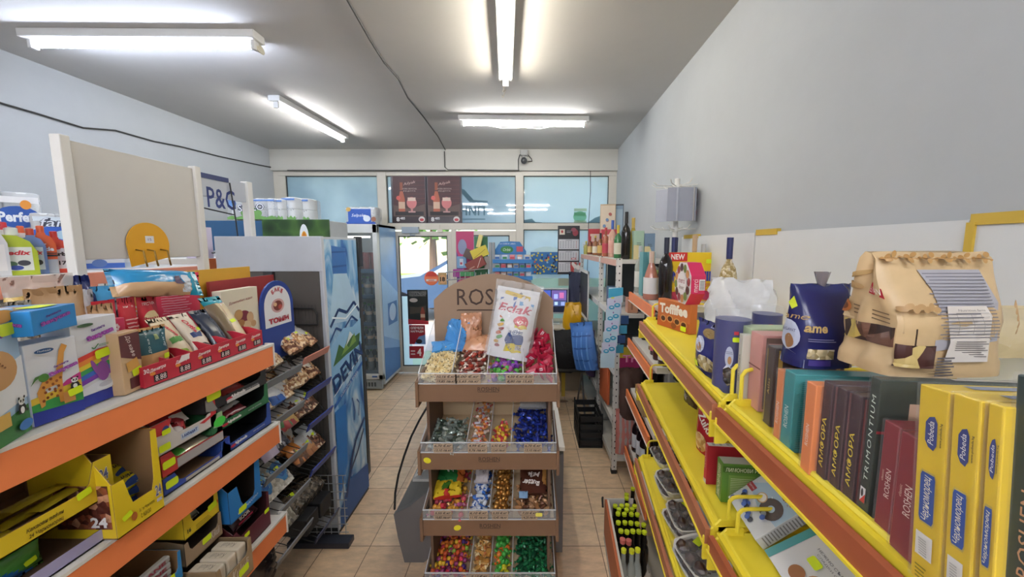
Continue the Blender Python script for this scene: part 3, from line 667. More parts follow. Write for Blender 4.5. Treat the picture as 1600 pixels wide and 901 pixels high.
# printed side: water bottle, splash, hills
mtw, t, b = _new('water_print'); b.inputs['Roughness'].default_value = .25
tc = t.nodes.new('ShaderNodeTexCoord'); n1 = t.nodes.new('ShaderNodeTexNoise'); n1.inputs['Scale'].default_value = 3.2; n1.inputs['Detail'].default_value = 7; n1.inputs['Distortion'].default_value = 1.8
cr = t.nodes.new('ShaderNodeValToRGB'); e = cr.color_ramp.elements; e[0].position = .32; e[0].color = lin('2f62a8'); e[1].position = .66; e[1].color = lin('d3e8f5')
x = e.new(.46); x.color = lin('6ea6d8'); x = e.new(.56); x.color = lin('a8cdea')
mp = t.nodes.new('ShaderNodeMapping'); mp.inputs['Scale'].default_value = (1, 1.6, .7)
t.links.new(tc.outputs['Object'], mp.inputs[0]); t.links.new(mp.outputs[0], n1.inputs[0]); t.links.new(n1.outputs['Fac'], cr.inputs[0]); t.links.new(cr.outputs[0], b.inputs['Base Color'])
sp_ = bld(G().box(X1, X1 + .003, FYa + .015, FYb - .01, .03, 1.735, mtw), 'printed_panel', fr)
bld(G().box(X1, X1 + .008, FYa - .012, FYa + .012, .03, 1.75, C('c9ced6', .3), .002), 'corner_trim', fr)
W_, H_ = FYb - FYa - .025, 1.705
a = Art(sp_, lambda u, v, l: (X1 + .003 + l, FYa + .015 + u, .03 + v), W_, H_)
a.poly([(.2, .98), (.62, .97), (.64, .88), (.2, .885)], '3a6fb4').rect(.2, .905, .63, .912, '2a5596').rect(.2, .955, .62, .96, '2a5596')
a.poly([(.22, .885), (.62, .88), (.85, .78), (.95, .7), (.05, .72), (.1, .78)], C('b4d6ee', .25))
a.line([(.05, .71), (.3, .76), (.55, .74), (.8, .77), (.98, .73)], .012, '16386e').line([(.0, .66), (.2, .7), (.4, .68), (.7, .72), (1, .68)], .008, '1c4684').line([(.1, .74), (.5, .72), (.9, .755)], .006, 'e8f4fa')
a.poly([(.0, .5), (1, .6), (1, .7), (.7, .68), (.4, .69), (.0, .64)], '8fc0e4')
a.poly([(.05, .575), (.25, .64), (.4, .615), (.6, .665), (.75, .64), (.95, .645), (.9, .6), (.45, .59)], '3f6d3a').poly([(.3, .595), (.45, .63), (.55, .61), (.75, .655), (.8, .62)], '7ba04a')
a.poly([(.45, .62), (.6, .668), (.7, .65), (.6, .64)], 'dfe8ea')
a.poly([(.02, .47), (1, .56), (1, .565), (.02, .475)], 'e8f2fa')
a.txt('DEVIN', .5, .545, .062, '14305f', w=1.02, rot=19, bold=.035).txt('DEVIN', .5, .547, .058, '1b3f7c', w=.98, rot=19, bold=.0)
a.poly([(.02, .43), (.98, .515), (.98, .53), (.02, .445)], '2c67b2').txt('изворна вода', .5, .478, .012, 'e8f2fa', w=.6, rot=19)
a.poly([(.0, .1), (.3, .2), (.35, .42), (.02, .42)], '2f7cc8').poly([(.0, .0), (1, .0), (1, .1), (.3, .13), (0, .06)], '2a5a9c')
a.line([(.2, .08), (.45, .2), (.6, .25), (.95, .3)], .016, '1d3f74').line([(.4, .16), (.65, .2), (.9, .26)], .01, '16305c').line([(.55, .42), (.62, .36), (.58, .33)], .008, '1d4f8c').line([(.7, .4), (.78, .38), (.74, .33)], .006, '1d4f8c')
# ---- upright drinks fridge with glass door by the shop window
fy = 4.3; fx0, fx1 = PY(511, 500, fy).x, PY(596, 500, fy).x; zt2 = 1.94
f2 = thing('drinks_fridge', 'tall glass door drinks fridge beside the entrance, soft drinks inside', 'fridge', ((fx0 + fx1) / 2, fy, 0))
g = G(); T2 = .04; y1 = YB - .02
for q in ((fx0, fx0 + T2, fy + .03, y1, .12, zt2), (fx1 - T2, fx1, fy + .03, y1, .12, zt2), (fx0, fx1, fy + .03, y1, zt2 - T2, zt2), (fx0, fx1, y1 - T2, y1, .12, zt2), (fx0, fx1, fy + .03, y1, .06, .14)): g.box(*q, C('c5ccd0', .35, 0, .03), .003)
bld(g, 'body', f2)
sd2 = bld(G().box(fx1, fx1 + .003, fy + .05, y1 - .01, .1, zt2 - .03, C('7fa9d6', .3, 0, .25, 3)), 'printed_panel', f2)
a = Art(sd2, lambda u, v, l: (fx1 + .003 + l, fy + .05 + u, .1 + v), y1 - fy - .06, zt2 - .13)
a.poly([(0, .3), (1, .2), (1, .55), (0, .7)], 'a9cbe6').rect(.3, .35, .9, .5, '5a86bc').ell(.6, .43, .22, .06, 'c9def0').poly([(0, 0), (1, 0), (1, .15), (0, .22)], '4a7ab4')
g = G(); fw_ = .055
for q in ((fx0, fx0 + fw_, .14, zt2), (fx1 - fw_, fx1, .14, zt2), (fx0, fx1, zt2 - .1, zt2), (fx0, fx1, .14, .2)): g.box(q[0], q[1], fy - .02, fy + .03, q[2], q[3], C('d3d8d8', .35, 0, .03), .006)
bld(g, 'door_frame', f2)
bld(G().box(fx0 + fw_, fx1 - fw_, fy + .002, fy + .008, .2, zt2 - .1, film('aabcc4', .16, .03)), 'door_glass', f2)
g = G(); g.box(fx0 + .02, fx1 - .02, fy - .005, fy + .03, .02, .13, C('9aa4aa', .5), .003)
for i in range(14): g.box(fx0 + .06 + i * .035, fx0 + .08 + i * .035, fy - .007, fy - .004, .05, .1, C('4a5258', .5))
bld(g, 'base_grille', f2)
bld(G().tube([(fx0 + .12, fy + .08, zt2 - .14), (fx1 - .12, fy + .08, zt2 - .14)], .01, glow('fff6e8', 5), 8), 'lamp', f2)
bld(G().box(fx1 - .13, fx1 - .07, fy - .022, fy - .019, .165, .185, C('3a62a0')), 'badge', f2)
FSH = [1.42, 1.12, .80, .52, .22]
for z in FSH:
    s_ = bld(G().box(fx0 + T2, fx1 - T2, fy + .05, y1 - T2, z - .012, z, C('9aa2a8', .4)), 'shelf', f2)
    bld(G().box(fx0 + T2, fx1 - T2, fy + .04, fy + .05, z - .035, z + .012, C('42607f', .4)), 'price_rail', f2)
# ---- cooler with green leaf header farther back, tall white panel with sign
cb = thing('tall_cooler', 'tall dark cooler with green leaf print along its top', 'cooler', (-2.4, 3.1, 0))
cy = 3.1; ca, cm_, cz = PY(318, 368, cy), PY(412, 365, cy), PY(516, 360, cy)
bld(G().box(ca.x, cz.x, cy, cy + .3, 0, 1.9, C('b8bec2', .4), .006), 'body', cb)
bld(G().box(ca.x, cm_.x, cy - .01, cy - .002, 1.66, 1.9, C('2d5478', .4), .002), 'side_header', cb)
mtl, t, b = _new('leaf_print'); b.inputs['Roughness'].default_value = .3
tc = t.nodes.new('ShaderNodeTexCoord'); n1 = t.nodes.new('ShaderNodeTexVoronoi'); n1.inputs['Scale'].default_value = 9
cr = t.nodes.new('ShaderNodeValToRGB'); e = cr.color_ramp.elements; e[0].color = lin('16261a'); e[1].color = lin('4f7434'); x = e.new(.5); x.color = lin('2c4a26')
t.links.new(tc.outputs['Object'], n1.inputs[0]); t.links.new(n1.outputs['Distance'], cr.inputs[0]); t.links.new(cr.outputs[0], b.inputs['Base Color'])
gh = bld(G().box(cm_.x, cz.x, cy - .012, cy - .002, 1.6, 1.91, mtl, .002), 'header', cb)
a = Art(gh, lambda u, v, l: (cm_.x + u, cy - .012 - l, 1.6 + v), cz.x - cm_.x, .31)
a.rect(.5, .0, .74, .45, 'd8e6ee').ell(.62, .5, .07, .38, 'e6ecef').ell(.62, .42, .05, .28, 'e0a82c').ell(.62, .52, .03, .15, 'c8781c')
u2 = thing('shelf_unit', 'white shelf unit with blue sign on its top panel behind the biscuits', 'shelf unit', (-1.95, 2.3, 0))
px_ = -1.74
y0_, y1_ = PX(318, 290, px_).y, PX(388, 284, px_).y
zt_ = PX(388, 284, px_).z
for y in (y1_,): bld(G().box(px_ - .03, px_ + .015, y - .03, y + .012, 0, zt_, WHT, .003), 'upright', u2)
bp_ = bld(G().box(px_ - .02, px_, y0_ - .25, y1_ - .03, 1.965, zt_ - .01, C('b4b8bf', .5), .002), 'back_panel', u2)
a = Art(bp_, lambda u, v, l: (px_ + l, y0_ - .02 + u, zt_ - .2 + v), .32, .2)
bld(G().box(px_, px_ + .006, y0_ - .04, y0_ + .17, zt_ - .03, zt_ - .005, C('2b3560')), 'sign_holder', u2)
a.txt('P&G', .42, .36, .56, '27356e', w=.62, bold=.012)
g = G(); q0, q1 = y0_ + .17, y0_ + .2
g.tube([(px_ + .01, q0, zt_ - .03), (px_ + .012, q0 + .02, 1.85), (px_ + .012, q1, 1.66), (px_ + .012, q1 - .2, 1.66)], .004, BLK, 5); g.tube([(px_ + .012, q0 + .01, 1.88), (px_ + .012, q0 - .2, 1.9)], .004, BLK, 5); bld(g, 'wire_frame', u2)
bld(G().box(px_ - .35, px_, 2.02, y1_, 1.6, 1.63, WHT, .002), 'shelf_board', u2); bld(G().box(px_, px_ + .012, 2.02, y1_, 1.57, 1.63, ORG, .002), 'price_rail', u2)
# ---- household shelf on the plain wall
wu = thing('shelf_unit', 'white shelf with orange rail along the plain wall, household goods on it', 'shelf unit', (-2.7, 2.3, 0))
WXf, WZ = -2.35, 1.56
bld(G().box(XL + .02, WXf, 1.3, 3.0, WZ - .03, WZ, WHT, .002), 'shelf_board', wu)
bld(G().box(WXf - .002, WXf + .012, 1.3, 3.0, WZ - .1, WZ - .005, C('d98a70', .5), .002), 'price_rail', wu)
for z in (1.1, .7, .3): bld(G().box(XL + .02, WXf, 1.3, 3.0, z - .03, z, WHT, .002), 'shelf_board', wu)
for y in (1.3, 2.15, 3.0): bld(G().box(XL + .02, XL + .06, y - .02, y + .02, 0, WZ - .002, WHT, .002), 'upright', wu)
# ================================================================ chocolate boxes on the yellow shelves
RS = R_(-96.2)
GOLD, CRM = C('d8b84a', .35), 'e8dcc4'
def shrink(o, w, d, h, k=1):
    """clear shrink wrap around a carton"""
    G().box(-w / 2 - .0015, w / 2 + .0015, -.0025, d + .001, 0, h + .002, film('e8eaec', .06 * k, .06), .002).build('clear_wrap', o)
def spine(name, label, px, yt, d, c, wrap=True, z=ZA, group=None, lean=0):
    o, f, s = case(name, label, px, z, yt, d, c, 'chocolate box', group, rot=RS); o.rotation_euler.y = R_(lean)
    if wrap: shrink(o, *s)
    return o, f, s
o, f, s = spine('chocolate_box', 'orange chocolate box standing between the dark gold-framed box and the teal box', (1206, 682.5, 1217, 692), 575, .2, 'e28a52')
f['F'].txt('ROSHEN', .5, .4, .45, 'f0e4d8', w=.3, rot=90)
o, f, s = spine('chocolate_box', 'teal chocolate box upright between two orange ones', (1217.5, 693, 1233, 708.5), 576, .21, '2f8f92')
f['F'].txt('ROSHEN', .45, .42, .38, 'dce8e4', w=.28, rot=90); f['R'].lines(.04, .06, .3, .94, 36, C('1f6f72'), .5)
o, f, s = spine('chocolate_box', 'orange chocolate box leaning on the three dark plum boxes', (1243, 728, 1270, 744), 594, .2, 'e8894c')
f['F'].txt('ROSHEN', .5, .42, .32, 'f4e6da', w=.24, rot=90)
for i, (px, yt, lb) in enumerate((((1271, 744.5, 1290, 759), 593, 'touching the orange box'), ((1291.5, 760, 1310, 774.5), 602.5, 'in the middle of the three'), ((1311.5, 775.5, 1333, 792), 612, 'touching the tall green box'))):
    o, f, s = spine('chocolate_box', 'dark plum chocolate box with yellow lettering, ' + lb, px, yt, .19, '3c2028', group='plum chocolate boxes')
    f['F'].txt('АМФОРА', .46, .4, .5, 'e8cf3e', w=.5, rot=90, bold=.012); f['R'].rect(.02, .02, .98, .98, '7a2a28')
o, f, s = spine('chocolate_box', 'tall dark green chocolate box with white spaced lettering and beige window', (1332, 795, 1361, 811.5), 586.5, .3, '28352c')
f['F'].rect(.0, .0, .04, 1, '16201a').txt('TRIMONTIUM', .56, .57, .4, 'd8e4d8', w=.62, rot=90, shear=.1, sp=1.3).rect(.2, .09, .72, .2, 'e8e8e8').poly([(.2, .09), (.72, .09), (.72, .16)], 'c83028').ell(.42, .16, .12, .03, '222222')
f['R'].rect(.12, .62, .4, .84, 'd8b49c').rect(.0, .62, .45, .64, 'a8242c').txt('TRIMONTIUM', .37, .73, .02, 'a07868', w=.16, rot=90); f['T'].rect(.3, .3, .7, .6, 'b8b4a8')
for px, yt, lb in (((1362, 821, 1391, 847), 654.6, 'maroon chocolate box with white lettering against the tall green box'), ((1392.5, 849, 1419, 885), 671.6, 'maroon chocolate box with white lettering against the yellow wafer boxes')):
    o, f, s = spine('chocolate_box', lb, px, yt, .17, '86242e', group='maroon chocolate boxes')
    f['F'].txt('ROSHEN', .58, .47, .3, 'f0dcd4', w=.25, rot=90).txt('classic', .26, .52, .12, 'e8c8b4', w=.1, rot=90)
for px, yt, lb in (((1422, 893, 1465, 938), 604.6, 'first of three, touching the maroon box'), ((1467, 941, 1516, 985), 620.5, 'in the middle of the three'), ((1518, 988, 1550, 1016), 637.6, 'last of three, touching the dark green box')):
    o, f, s = spine('wafer_box', 'tall yellow wafer box with blue oval badge, ' + lb, px, yt, .17, 'e6c320', group='yellow wafer boxes', lean=-4)
    a = f['F']; a.poly([(.42, .85), (.6, .86), (.7, .83), (.7, .72), (.6, .69), (.42, .7), (.3, .73), (.3, .82)], '2c3c80').txt('Pobeda', .5, .775, .2, 'f0f0f0', w=.115, rot=90, shear=.2)
    a.txt('www.pobeda.bg', .84, .78, .1, '4a3a14', w=.12, rot=90, bold=.02)
    a.poly([(.28, .58), (.72, .58), (.78, .56), (.78, .33), (.72, .31), (.28, .31), (.22, .33), (.22, .56)], 'c8b050').poly([(.3, .57), (.72, .57), (.75, .55), (.75, .34), (.7, .32), (.3, .32), (.25, .34), (.25, .55)], '244c9c')
    a.txt('Черноморец', .5, .445, .34, 'f4f0d8', w=.225, rot=90, shear=.35)
    a.rect(.2, .14, .78, .26, 'e4e2dc')
    for i in range(7): a.rect(.34, .15 + i * .013, .62, .157 + i * .013, 'b8b6b0')
    a.lines(.3, .03, .7, .11, 4, C('8a7a20'), .4)
    f['R'].rect(.1, .08, .9, .9, 'd0ac14'); f['T'].rect(.25, .2, .65, .7, '8c94a8')
o, f, s = spine('chocolate_box', 'very dark green chocolate box with copper lettering at the end of the row', (1556, 1010, 1640, 1085), 592, .17, '15302c', lean=-4)
f['F'].txt('ROSHEN', .44, .46, .34, 'c8946c', w=.3, rot=90).rect(.66, .3, .69, .62, 'c8946c')
# farther section, top board
def bigbox(label, px, yt, d, c, c2, **k):
    o, f, s = spine('chocolate_box', label, px, yt, d, c, **k); f['R'].rect(.06, .04, .94, .97, c2); return o, f, s
z = ZA
o, f, s = bigbox('pale green chocolate box beside the blue tin', (1151, 612, 1165, 626), 506, .12, 'b4c89c', '9c8a6a'); f['F'].rect(.0, .5, 1, .515, '5a4a2c')
o, f, s = bigbox('pink chocolate box between the pale green and the gold-framed box', (1166, 628, 1184, 644), 516, .13, 'dc9c92', '7c5c50'); f['R'].rect(.1, .72, .9, .9, 'd49488').lines(.2, .76, .8, .88, 5, C('a06058')); f['F'].rect(0, .55, 1, .57, '8a4a44')
o, f, s = bigbox('dark brown chocolate box with gold frame beside the wire divider', (1190, 657, 1203, 668), 538, .13, '3c2c26', 'b89a3c'); f['R'].rect(.12, .07, .88, .93, '33241c').lines(.2, .12, .5, .88, 24, C('6a5230'), .45)
f['F'].rect(.1, .04, .2, .96, 'a08840').txt('Atlas', .55, .5, .3, 'c8a860', w=.2, rot=90)
o, f, s = spine('chocolate_bar_box', 'slim white bar box standing in front of the blue tin', (1148.5, 622, 1155, 628), 520, .05, 'd0cfc2', wrap=False); f['F'].txt('MAL MERCIER', .5, .5, .3, '6a685e', w=.4, rot=90)
# blue tins with clear lids
NAVY = '23286e'
def tin(label, x0, x1, yb, yt):
    p = PZ((x0 + x1) / 2, yb, ZA); dp = p.y; r = (x1 - x0) / 2 / F_ * dp * .97; h = PY((x0 + x1) / 2, yt, dp).z - ZA; p.y += r * .6; p.x += r * .3
    t_ = thing('biscuit_tin', label, 'tin', p); r = r * (p.y / dp)
    G().lathe([(0, 0), (r, 0), (r, h * .9), (0, h * .9)], C(NAVY, .3), 36).build('body', t_, True)
    G().lathe([(r * 1.015, h * .0), (r * 1.015, h * .93), (r * 1.03, h * .94), (r * 1.03, h), (r * .9, h * 1.01), (0, h * 1.01)], film('dfe4ea', .1, .06), 36).build('clear_lid', t_, True)
    a = Art(t_, lambda u, v, l: (math.sin(u / r - 1.5) * (r * 1.016 + l), -math.cos(u / r - 1.5) * (r * 1.016 + l), v), r * 3, h, False)
    a.ell(.3, .46, .075, .13, 'b8bed4').ell(.31, .42, .035, .05, 'b08458').poly([(.2, .3), (.26, .36), (.34, .33), (.42, .37), (.4, .3)], 'd8dce8').poly([(.2, .3), (.3, .34), (.41, .29), (.4, .14), (.3, .1), (.22, .16)], bits('2a2426', '9a8c70', '4a3c34', 70)).lines(.24, .5, .36, .54, 2, C('7a7c98'))
    a.rect(.36, .74, .44, .78, 'c83040').tagp(.42, .68, .16); return t_
tin('navy blue biscuit tin with clear lid and neon sticker', 1113, 1166, 612, 487)
tin('second navy blue biscuit tin, tucked behind the first', 1172, 1215, 588, 480)
def wp(name, label, cat, px, z, yt, d, mat, **k):
    p, rz, w, h = stand(*px, z, yt); o, a = pouch(name, label, cat, off(p, rz, d / 2), rz, w, h, d, mat, **k); return o, a
o, a = wp('candy_bag', 'blue candy bag with gold wrapped sweets showing, next to the blue tin', 'bag', (1076, 570, 1117, 600), ZA, 494, .05, C('262c74', .18), seed=3, wr=.007)
a.ell(.34, .55, .2, .16, 'c8cee0').ell(.36, .5, .1, .08, 'a8825c').ell(.62, .25, .3, .14, bits('b8a878', 'e0d8b8', '6a5c3c', 70)).poly([(.0, .05), (.3, .1), (.35, .3), (.0, .35)], 'a8b0bc').ell(.6, .8, .25, .08, '8a7038').tagp(.25, .16, .2)
o, a = wp('plastic_bag', 'crinkled white plastic bag lying over the blue tins', 'bag', (1088, 560, 1215, 590), ZA, 437, .12, film('eef0f2', .62, .2), seed=9, wr=.034, kind='stand', seal=.02, pinch=.25)
o.location.y += .09; o.location.x += .03; o.location.z = 1.335
# caramel candy box, cereal box, pink gift box at the far end
o, f, s = case('caramel_candy_box', 'orange caramel candy box lying on its edge at the far end of the yellow board', (1027, 506, 1077, 522.5), ZA, 465, .035, 'c87038', 'candy box')
a = f['F']; a.rect(0, .0, 1, .34, 'b85c28').txt('Toffifee', .5, .7, .36, 'f4ecdc', w=.86, bold=.05, rot=2).txt('Toffifee', .505, .69, .33, 'f4ecdc', w=.84, bold=.0)
for u, v in ((.2, .3), (.42, .34), (.64, .3), (.84, .26)): a.ell(u, v, .1, .13, 'd89858').ell(u, v, .07, .09, '4a2414')
a.ell(.55, .14, .08, .1, '8a4a20'); a.tagp(.84, .13, .16)
z3 = 1.395
o, f, s = case('cereal_box', 'yellow cereal box with big blue letters and red corner banner', (1040, 470, 1121, 470), z3 - .002, 394, .05, 'e8c41c', 'cereal box')
a = f['F']; a.rect(0, .82, .38, 1, 'd02c28').txt('NEW', .2, .91, .11, 'f4f0e8', w=.26, bold=.03).txt('NESQUIK', .53, .5, .24, '2a3a9c', w=.86, bold=.05).txt('No artificial colours', .27, .4, .04, '2a3a9c', w=.3)
a.txt('RASPBERRY', .83, .33, .08, 'b02850', w=.3).txt('TASTE', .86, .22, .07, 'b02850', w=.2).ell(.78, .12, .16, .1, 'c84468').ell(.2, .1, .2, .1, 'c43850').poly([(.0, .0), (.0, .18), (.12, .14), (.22, .0)], 'a82c48').tagp(.8, .82, .13)
t_ = thing('chocolate_gift_box', 'pink eight-sided chocolate gift box resting on the orange caramel box', 'chocolate box', PZ(1063, 505, 1.334))
hz = stand(1027, 506, 1077, 522.5, ZA, 465)[3] + ZA + .001
p0_, r0_, w0_, _h = stand(1027, 506, 1077, 522.5, ZA, 465); p = off(p0_ + V((math.cos(r0_), math.sin(r0_), 0)) * w0_ * .3, r0_, .012); sc = p.y / F_
t_.location = (p.x, p.y, hz); t_.rotation_euler = (0, 0, R_(-92))
R8 = 35 * sc; oc = [(R8 * math.cos(R_(22.5 + 45 * i)), R8 * .924 + R8 * math.sin(R_(22.5 + 45 * i))) for i in range(8)]
G().prism(oc, -.016, .04, C('cf2a5c', .35)).build('body', t_)
pr = [(x * .99, R8 * .924 + (z_ - R8 * .924) * .99) for x, z_ in oc]
fc = G().prism(pr, -.019, -.0165, C('ece4e2', .35)).build('face_panel', t_)
a = Art(fc, lambda u, v, l: (u - R8, -.019 - l, v), 2 * R8, 2 * R8 * .924)
a.ell(.5, .5, .46, .48, 'e8dcdc')
for i in range(12):
    q = R_(i * 30 + 8); a.ell(.5 + .37 * math.cos(q), .5 + .38 * math.sin(q), .09, .1, ('9a3a3c', 'c8884c', '7c8a3c', '5a2c24')[i % 4])
a.ell(.5, .5, .28, .28, 'efe8e6').txt('merci', .5, .56, .13, 'a8243c', w=.36).txt('finest', .5, .4, .1, '8a6a5c', w=.3, shear=.3)
a = Art(t_, lambda u, v, l: (R8 * .924 + l, -.016 + u, R8 * .54 + v), .056, R8 * .77)
a.txt('merci', .3, .45, .35, 'f0d8dc', w=.7, rot=90).rect(.55, .2, .95, .8, 'eeeeee')
for i in range(8): a.rect(.6, .24 + i * .065, .92, .27 + i * .065, '3a3a3a')
# ---- bags on top of the boxes
zb2 = 1.478
p = PZ(1248, 577, zb2)
o, a, l_ = sack('candy_bag', 'navy candy bag with gathered silver top, standing on the chocolate boxes', 'bag', (p.x + .055, p.y + .035, zb2 + .002), R_(4), .112, .075, .15, C('1f2358', .22), 5, .008, .72, 3.2)
a.txt('ame', .22, .48, .08, 'b89a5c', w=.3, shear=.3, bold=.03).rect(.1, .12, .5, .24, bits('c8b890', '8a7a54', 'e8e0c8', 90)).lines(.1, .33, .5, .38, 2, C('8a8cb0')).rect(.12, .04, .45, .11, '3a2c78')
l_.ell(.45, .38, .34, .19, 'c0c8dc').ell(.5, .3, .16, .09, 'a0744c').poly([(.1, .0), (.1, .14), (.5, .2), (.9, .1), (.9, 0)], 'b4b8c4').txt('dame', .6, .62, .07, 'b89a5c', w=.7, shear=.3).poly([(.5, .78), (.7, .86), (.75, .74), (.6, .7)], 'c8d830').txt('ELEGANT', .45, .44, .035, '3a3c6c', w=.5)
g = G()
for i in range(9):
    q = R_(i * 40); r2 = R_(i * 40 + 40); k = .017 if i % 2 else .012; k2 = .012 if i % 2 else .017
    g.add([(.005 * math.cos(q), .004 * math.sin(q), .14), (.005 * math.cos(r2), .004 * math.sin(r2), .14), (k2 * math.cos(r2), k2 * .7 * math.sin(r2), .172), (k * math.cos(q), k * .7 * math.sin(q), .172)], [(0, 1, 2, 3)], C('9a9aa8', .25, .6))
g.build('gathered_top', o, fix=False)
zc2 = 1.51
p = PZ(1383, 592, zc2)
BEI = C('cdb084', .4, 0, .12, 40)
o, a, l_ = sack('candy_bag', 'big cream candy bag with grey text panel and white nutrition label', 'bag', (p.x + .095, p.y + .055, zc2 + .002), R_(3), .185, .11, .178, BEI, 8, .009, .7, 5, lean=.0)
a.poly([(.28, .86), (.8, .86), (.86, .6), (.82, .3), (.3, .22), (.36, .55), (.35, .7)], 'a8a6ac')
for i in range(20): a.line([(.31 + .02 * (i % 3), .83 - i * .026), (.8, .83 - i * .026)], .008, '76747c')
a.poly([(.4, .58), (.72, .58), (.74, .5), (.72, .14), (.36, .14), (.4, .3)], 'd8d0c8').lines(.44, .18, .7, .32, 8, C('6a6462'), .4)
for i in range(7): a.rect(.43, .36 + i * .028, .7, .363 + i * .028, '8a8482')
for u in (.43, .54, .62, .7): a.rect(u, .36, u + .003, .53, '8a8482')
a.txt('Nutrition facts', .56, .552, .016, '6a6462', w=.22).rect(.02, .1, .26, .28, bits('2a1a18', '4a2c28', 'c8b070', 40)).lines(.27, .04, .42, .2, 7, C('5c585c'), .5)
for i in range(7): a.ell(.06 + i * .035, .56 + .02 * (i % 2), .03, .022, 'b08c5c', rot=35 * (i % 3))
for i in range(18): a.ell(.04 + i * .05, .94 + .02 * (i % 3), .028, .02, 'b48a52', rot=i * 40)
for i in range(5): a.ell(.9, .4 + i * .05, .04, .02, 'b08c5c', rot=40)
l_.rect(.0, .24, 1, .4, bits('3a2822', 'c8b060', '6a4a3c', 38)).poly([(.1, .42), (.95, .36), (.95, .5), (.1, .6)], 'd8c096').poly([(.55, .66), (.85, .62), (.85, .7), (.55, .75)], 'c02838').txt('ELVAN', .7, .685, .05, 'f0e8e0', w=.26, rot=-8)
for i in range(3): l_.line([(.25, .54 - i * .035), (.85, .5 - i * .035)], .01, '7a6248')
l_.ell(.12, .52, .1, .06, 'b8703c').ell(.12, .52, .06, .035, '6a3a20').ell(.3, .72, .16, .03, 'a8885c', rot=-10).ell(.4, .82, .2, .02, 'b0905c', rot=15)
p = PZ(1470, 575, 1.5)
o, a = pouch('candy_bag', 'second cream bag mostly hidden behind the big one', 'bag', (p.x + .2, p.y + .08, 1.502), R_(0), .2, .09, .08, film('d8c8a4', .8), seed=12, wr=.01)
# ---- second yellow board
z = ZB_
o, a = wp('nut_snack_bag', 'red nut snack pouch with white brush lettering', 'bag', (1079, 696, 1112, 722), z, 618, .05, C('a8242e', .22), seed=4, wr=.006)
a.txt('Zuiki', .55, .62, .17, 'f0e8e0', w=.75, rot=-35, shear=.2, bold=.03).ell(.4, .22, .34, .18, bits('c89858', 'e4c894', '8a5a2c', 60)).ell(.5, .9, .3, .05, 'd8c058')
o, a = wp('chocolate_bag', 'small dark brown chocolate pouch behind the red nut pouch', 'bag', (1064, 622, 1084, 640), z, 590, .03, C('3c2620', .25), seed=6, wr=.006); a.txt('VANS', .3, .3, .3, 'e8e0d8', w=.3, rot=65)
def flat(label, px, yt, d, c, **k): return spine('biscuit_box', label, px, yt, d, c, wrap=False, z=ZB_, **k)
o, f, s = flat('red and white biscuit box beside the green boxes', (1088, 748, 1114, 757), 690, .15, 'c0303a')
f['F'].rect(.0, .0, 1, .12, 'd8d4d0').rect(.15, .1, .7, .36, 'd44048').txt('ЛУКС', .5, .66, .16, 'e8d0c8', w=.6, rot=90, bold=.03); f['R'].rect(0, 0, 1, 1, 'a82430'); f['T'].rect(0.02, .02, .98, .98, 'd4d6d8').lines(.2, .1, .8, .9, 6, C('a0a4a6'))
for px, yt, lb in (((1115.5, 770, 1128, 785), 712, 'green biscuit box with pale lettering, beside the red and white one'), ((1143, 775, 1153, 785), 716, 'green biscuit box with pale lettering, the smaller one behind the flower print box')):
    o, f, s = flat(lb, px, yt, .14, '5c8a34'); f['F'].txt('ЛИМОНОВИ РЕЗАНКИ', .5, .48, .5, 'e8ecc8', w=.84, rot=90, bold=.02)
    f['R'].rect(.12, .1, .6, .72, '7aa048').lines(.15, .14, .55, .68, 12, C('c4d0a4')).rect(.0, .8, 1, .95, '41681f').txt('ЛИМОНОВИ РЕЗАНКИ', .5, .87, .1, 'e8ecc8', w=.9); f['T'].rect(.02, .02, .98, .98, 'b4b8b4')
p = PZ(1137, 775, z + .026)
o, f = carton('biscuit_box', 'white biscuit box with blue flower print and dark ring biscuits, tilted', 'biscuit box', (p.x - .008, p.y - .075, z + .026), RS, .15, .03, .135, 'd4d8dc', rx=R_(-50))
a = f['F']; a.poly([(.0, .5), (.4, 1), (1, 1), (1, .4), (.5, .36)], 'a8c4d8').txt('Траяна', .5, .86, .13, 'a8743c', w=.72, rot=-12, bold=.04).rect(.0, .44, .2, .56, 'b02c38').txt('Престиж', .1, .5, .05, 'f0e4e0', w=.17)
a.ell(.7, .52, .22, .2, '3a2420').ell(.7, .52, .07, .065, 'a8c4d8').ell(.42, .52, .11, .1, 'c8a070').ell(.42, .52, .09, .08, 'e4e0d8')
for i in range(14): a.ell(.08 + (i * .29) % .7, .08 + (i * .17) % .3, .05, .05, ('3c5cac', '4a6cc0', '2c3040', '8a9498')[i % 4])
f['R'].lines(.1, .1, .9, .9, 14, C('8a8a8c'), .4)
shrink(o, .15, .03, .135)
p = PZ(1192, 857, z + .028)
o, f = carton('snowball_cookie_box', 'white snowball cookie box with teal edge, leaning back in the front corner', 'biscuit box', (p.x - .012, p.y - .125, z + .028), RS, .245, .03, .15, 'd6d8da', rx=R_(-56))
a = f['F']; a.rect(0, 0, .08, 1, '4a9898').txt('AGI', .62, .78, .11, '2a2c58', w=.2, bold=.04).ell(.47, .84, .05, .06, '2a2c58').ell(.47, .84, .03, .038, 'd6d8da').txt('НЕЖНО СЪВЪРШЕНИ', .45, .62, .035, '6a6c78', w=.5).txt('СЛАДКИ С БАДЕМИ', .45, .56, .03, '6a6c78', w=.42)
a.ell(.78, .3, .17, .19, 'eceef0').ell(.5, .3, .13, .14, 'c89458').ell(.5, .29, .09, .09, 'e4d0a8').ell(.3, .2, .07, .1, '9a6438').ell(.42, .12, .09, .09, 'e8e8e8').rect(.86, .0, 1, .16, '4a3430').tagp(.3, .46, .12)
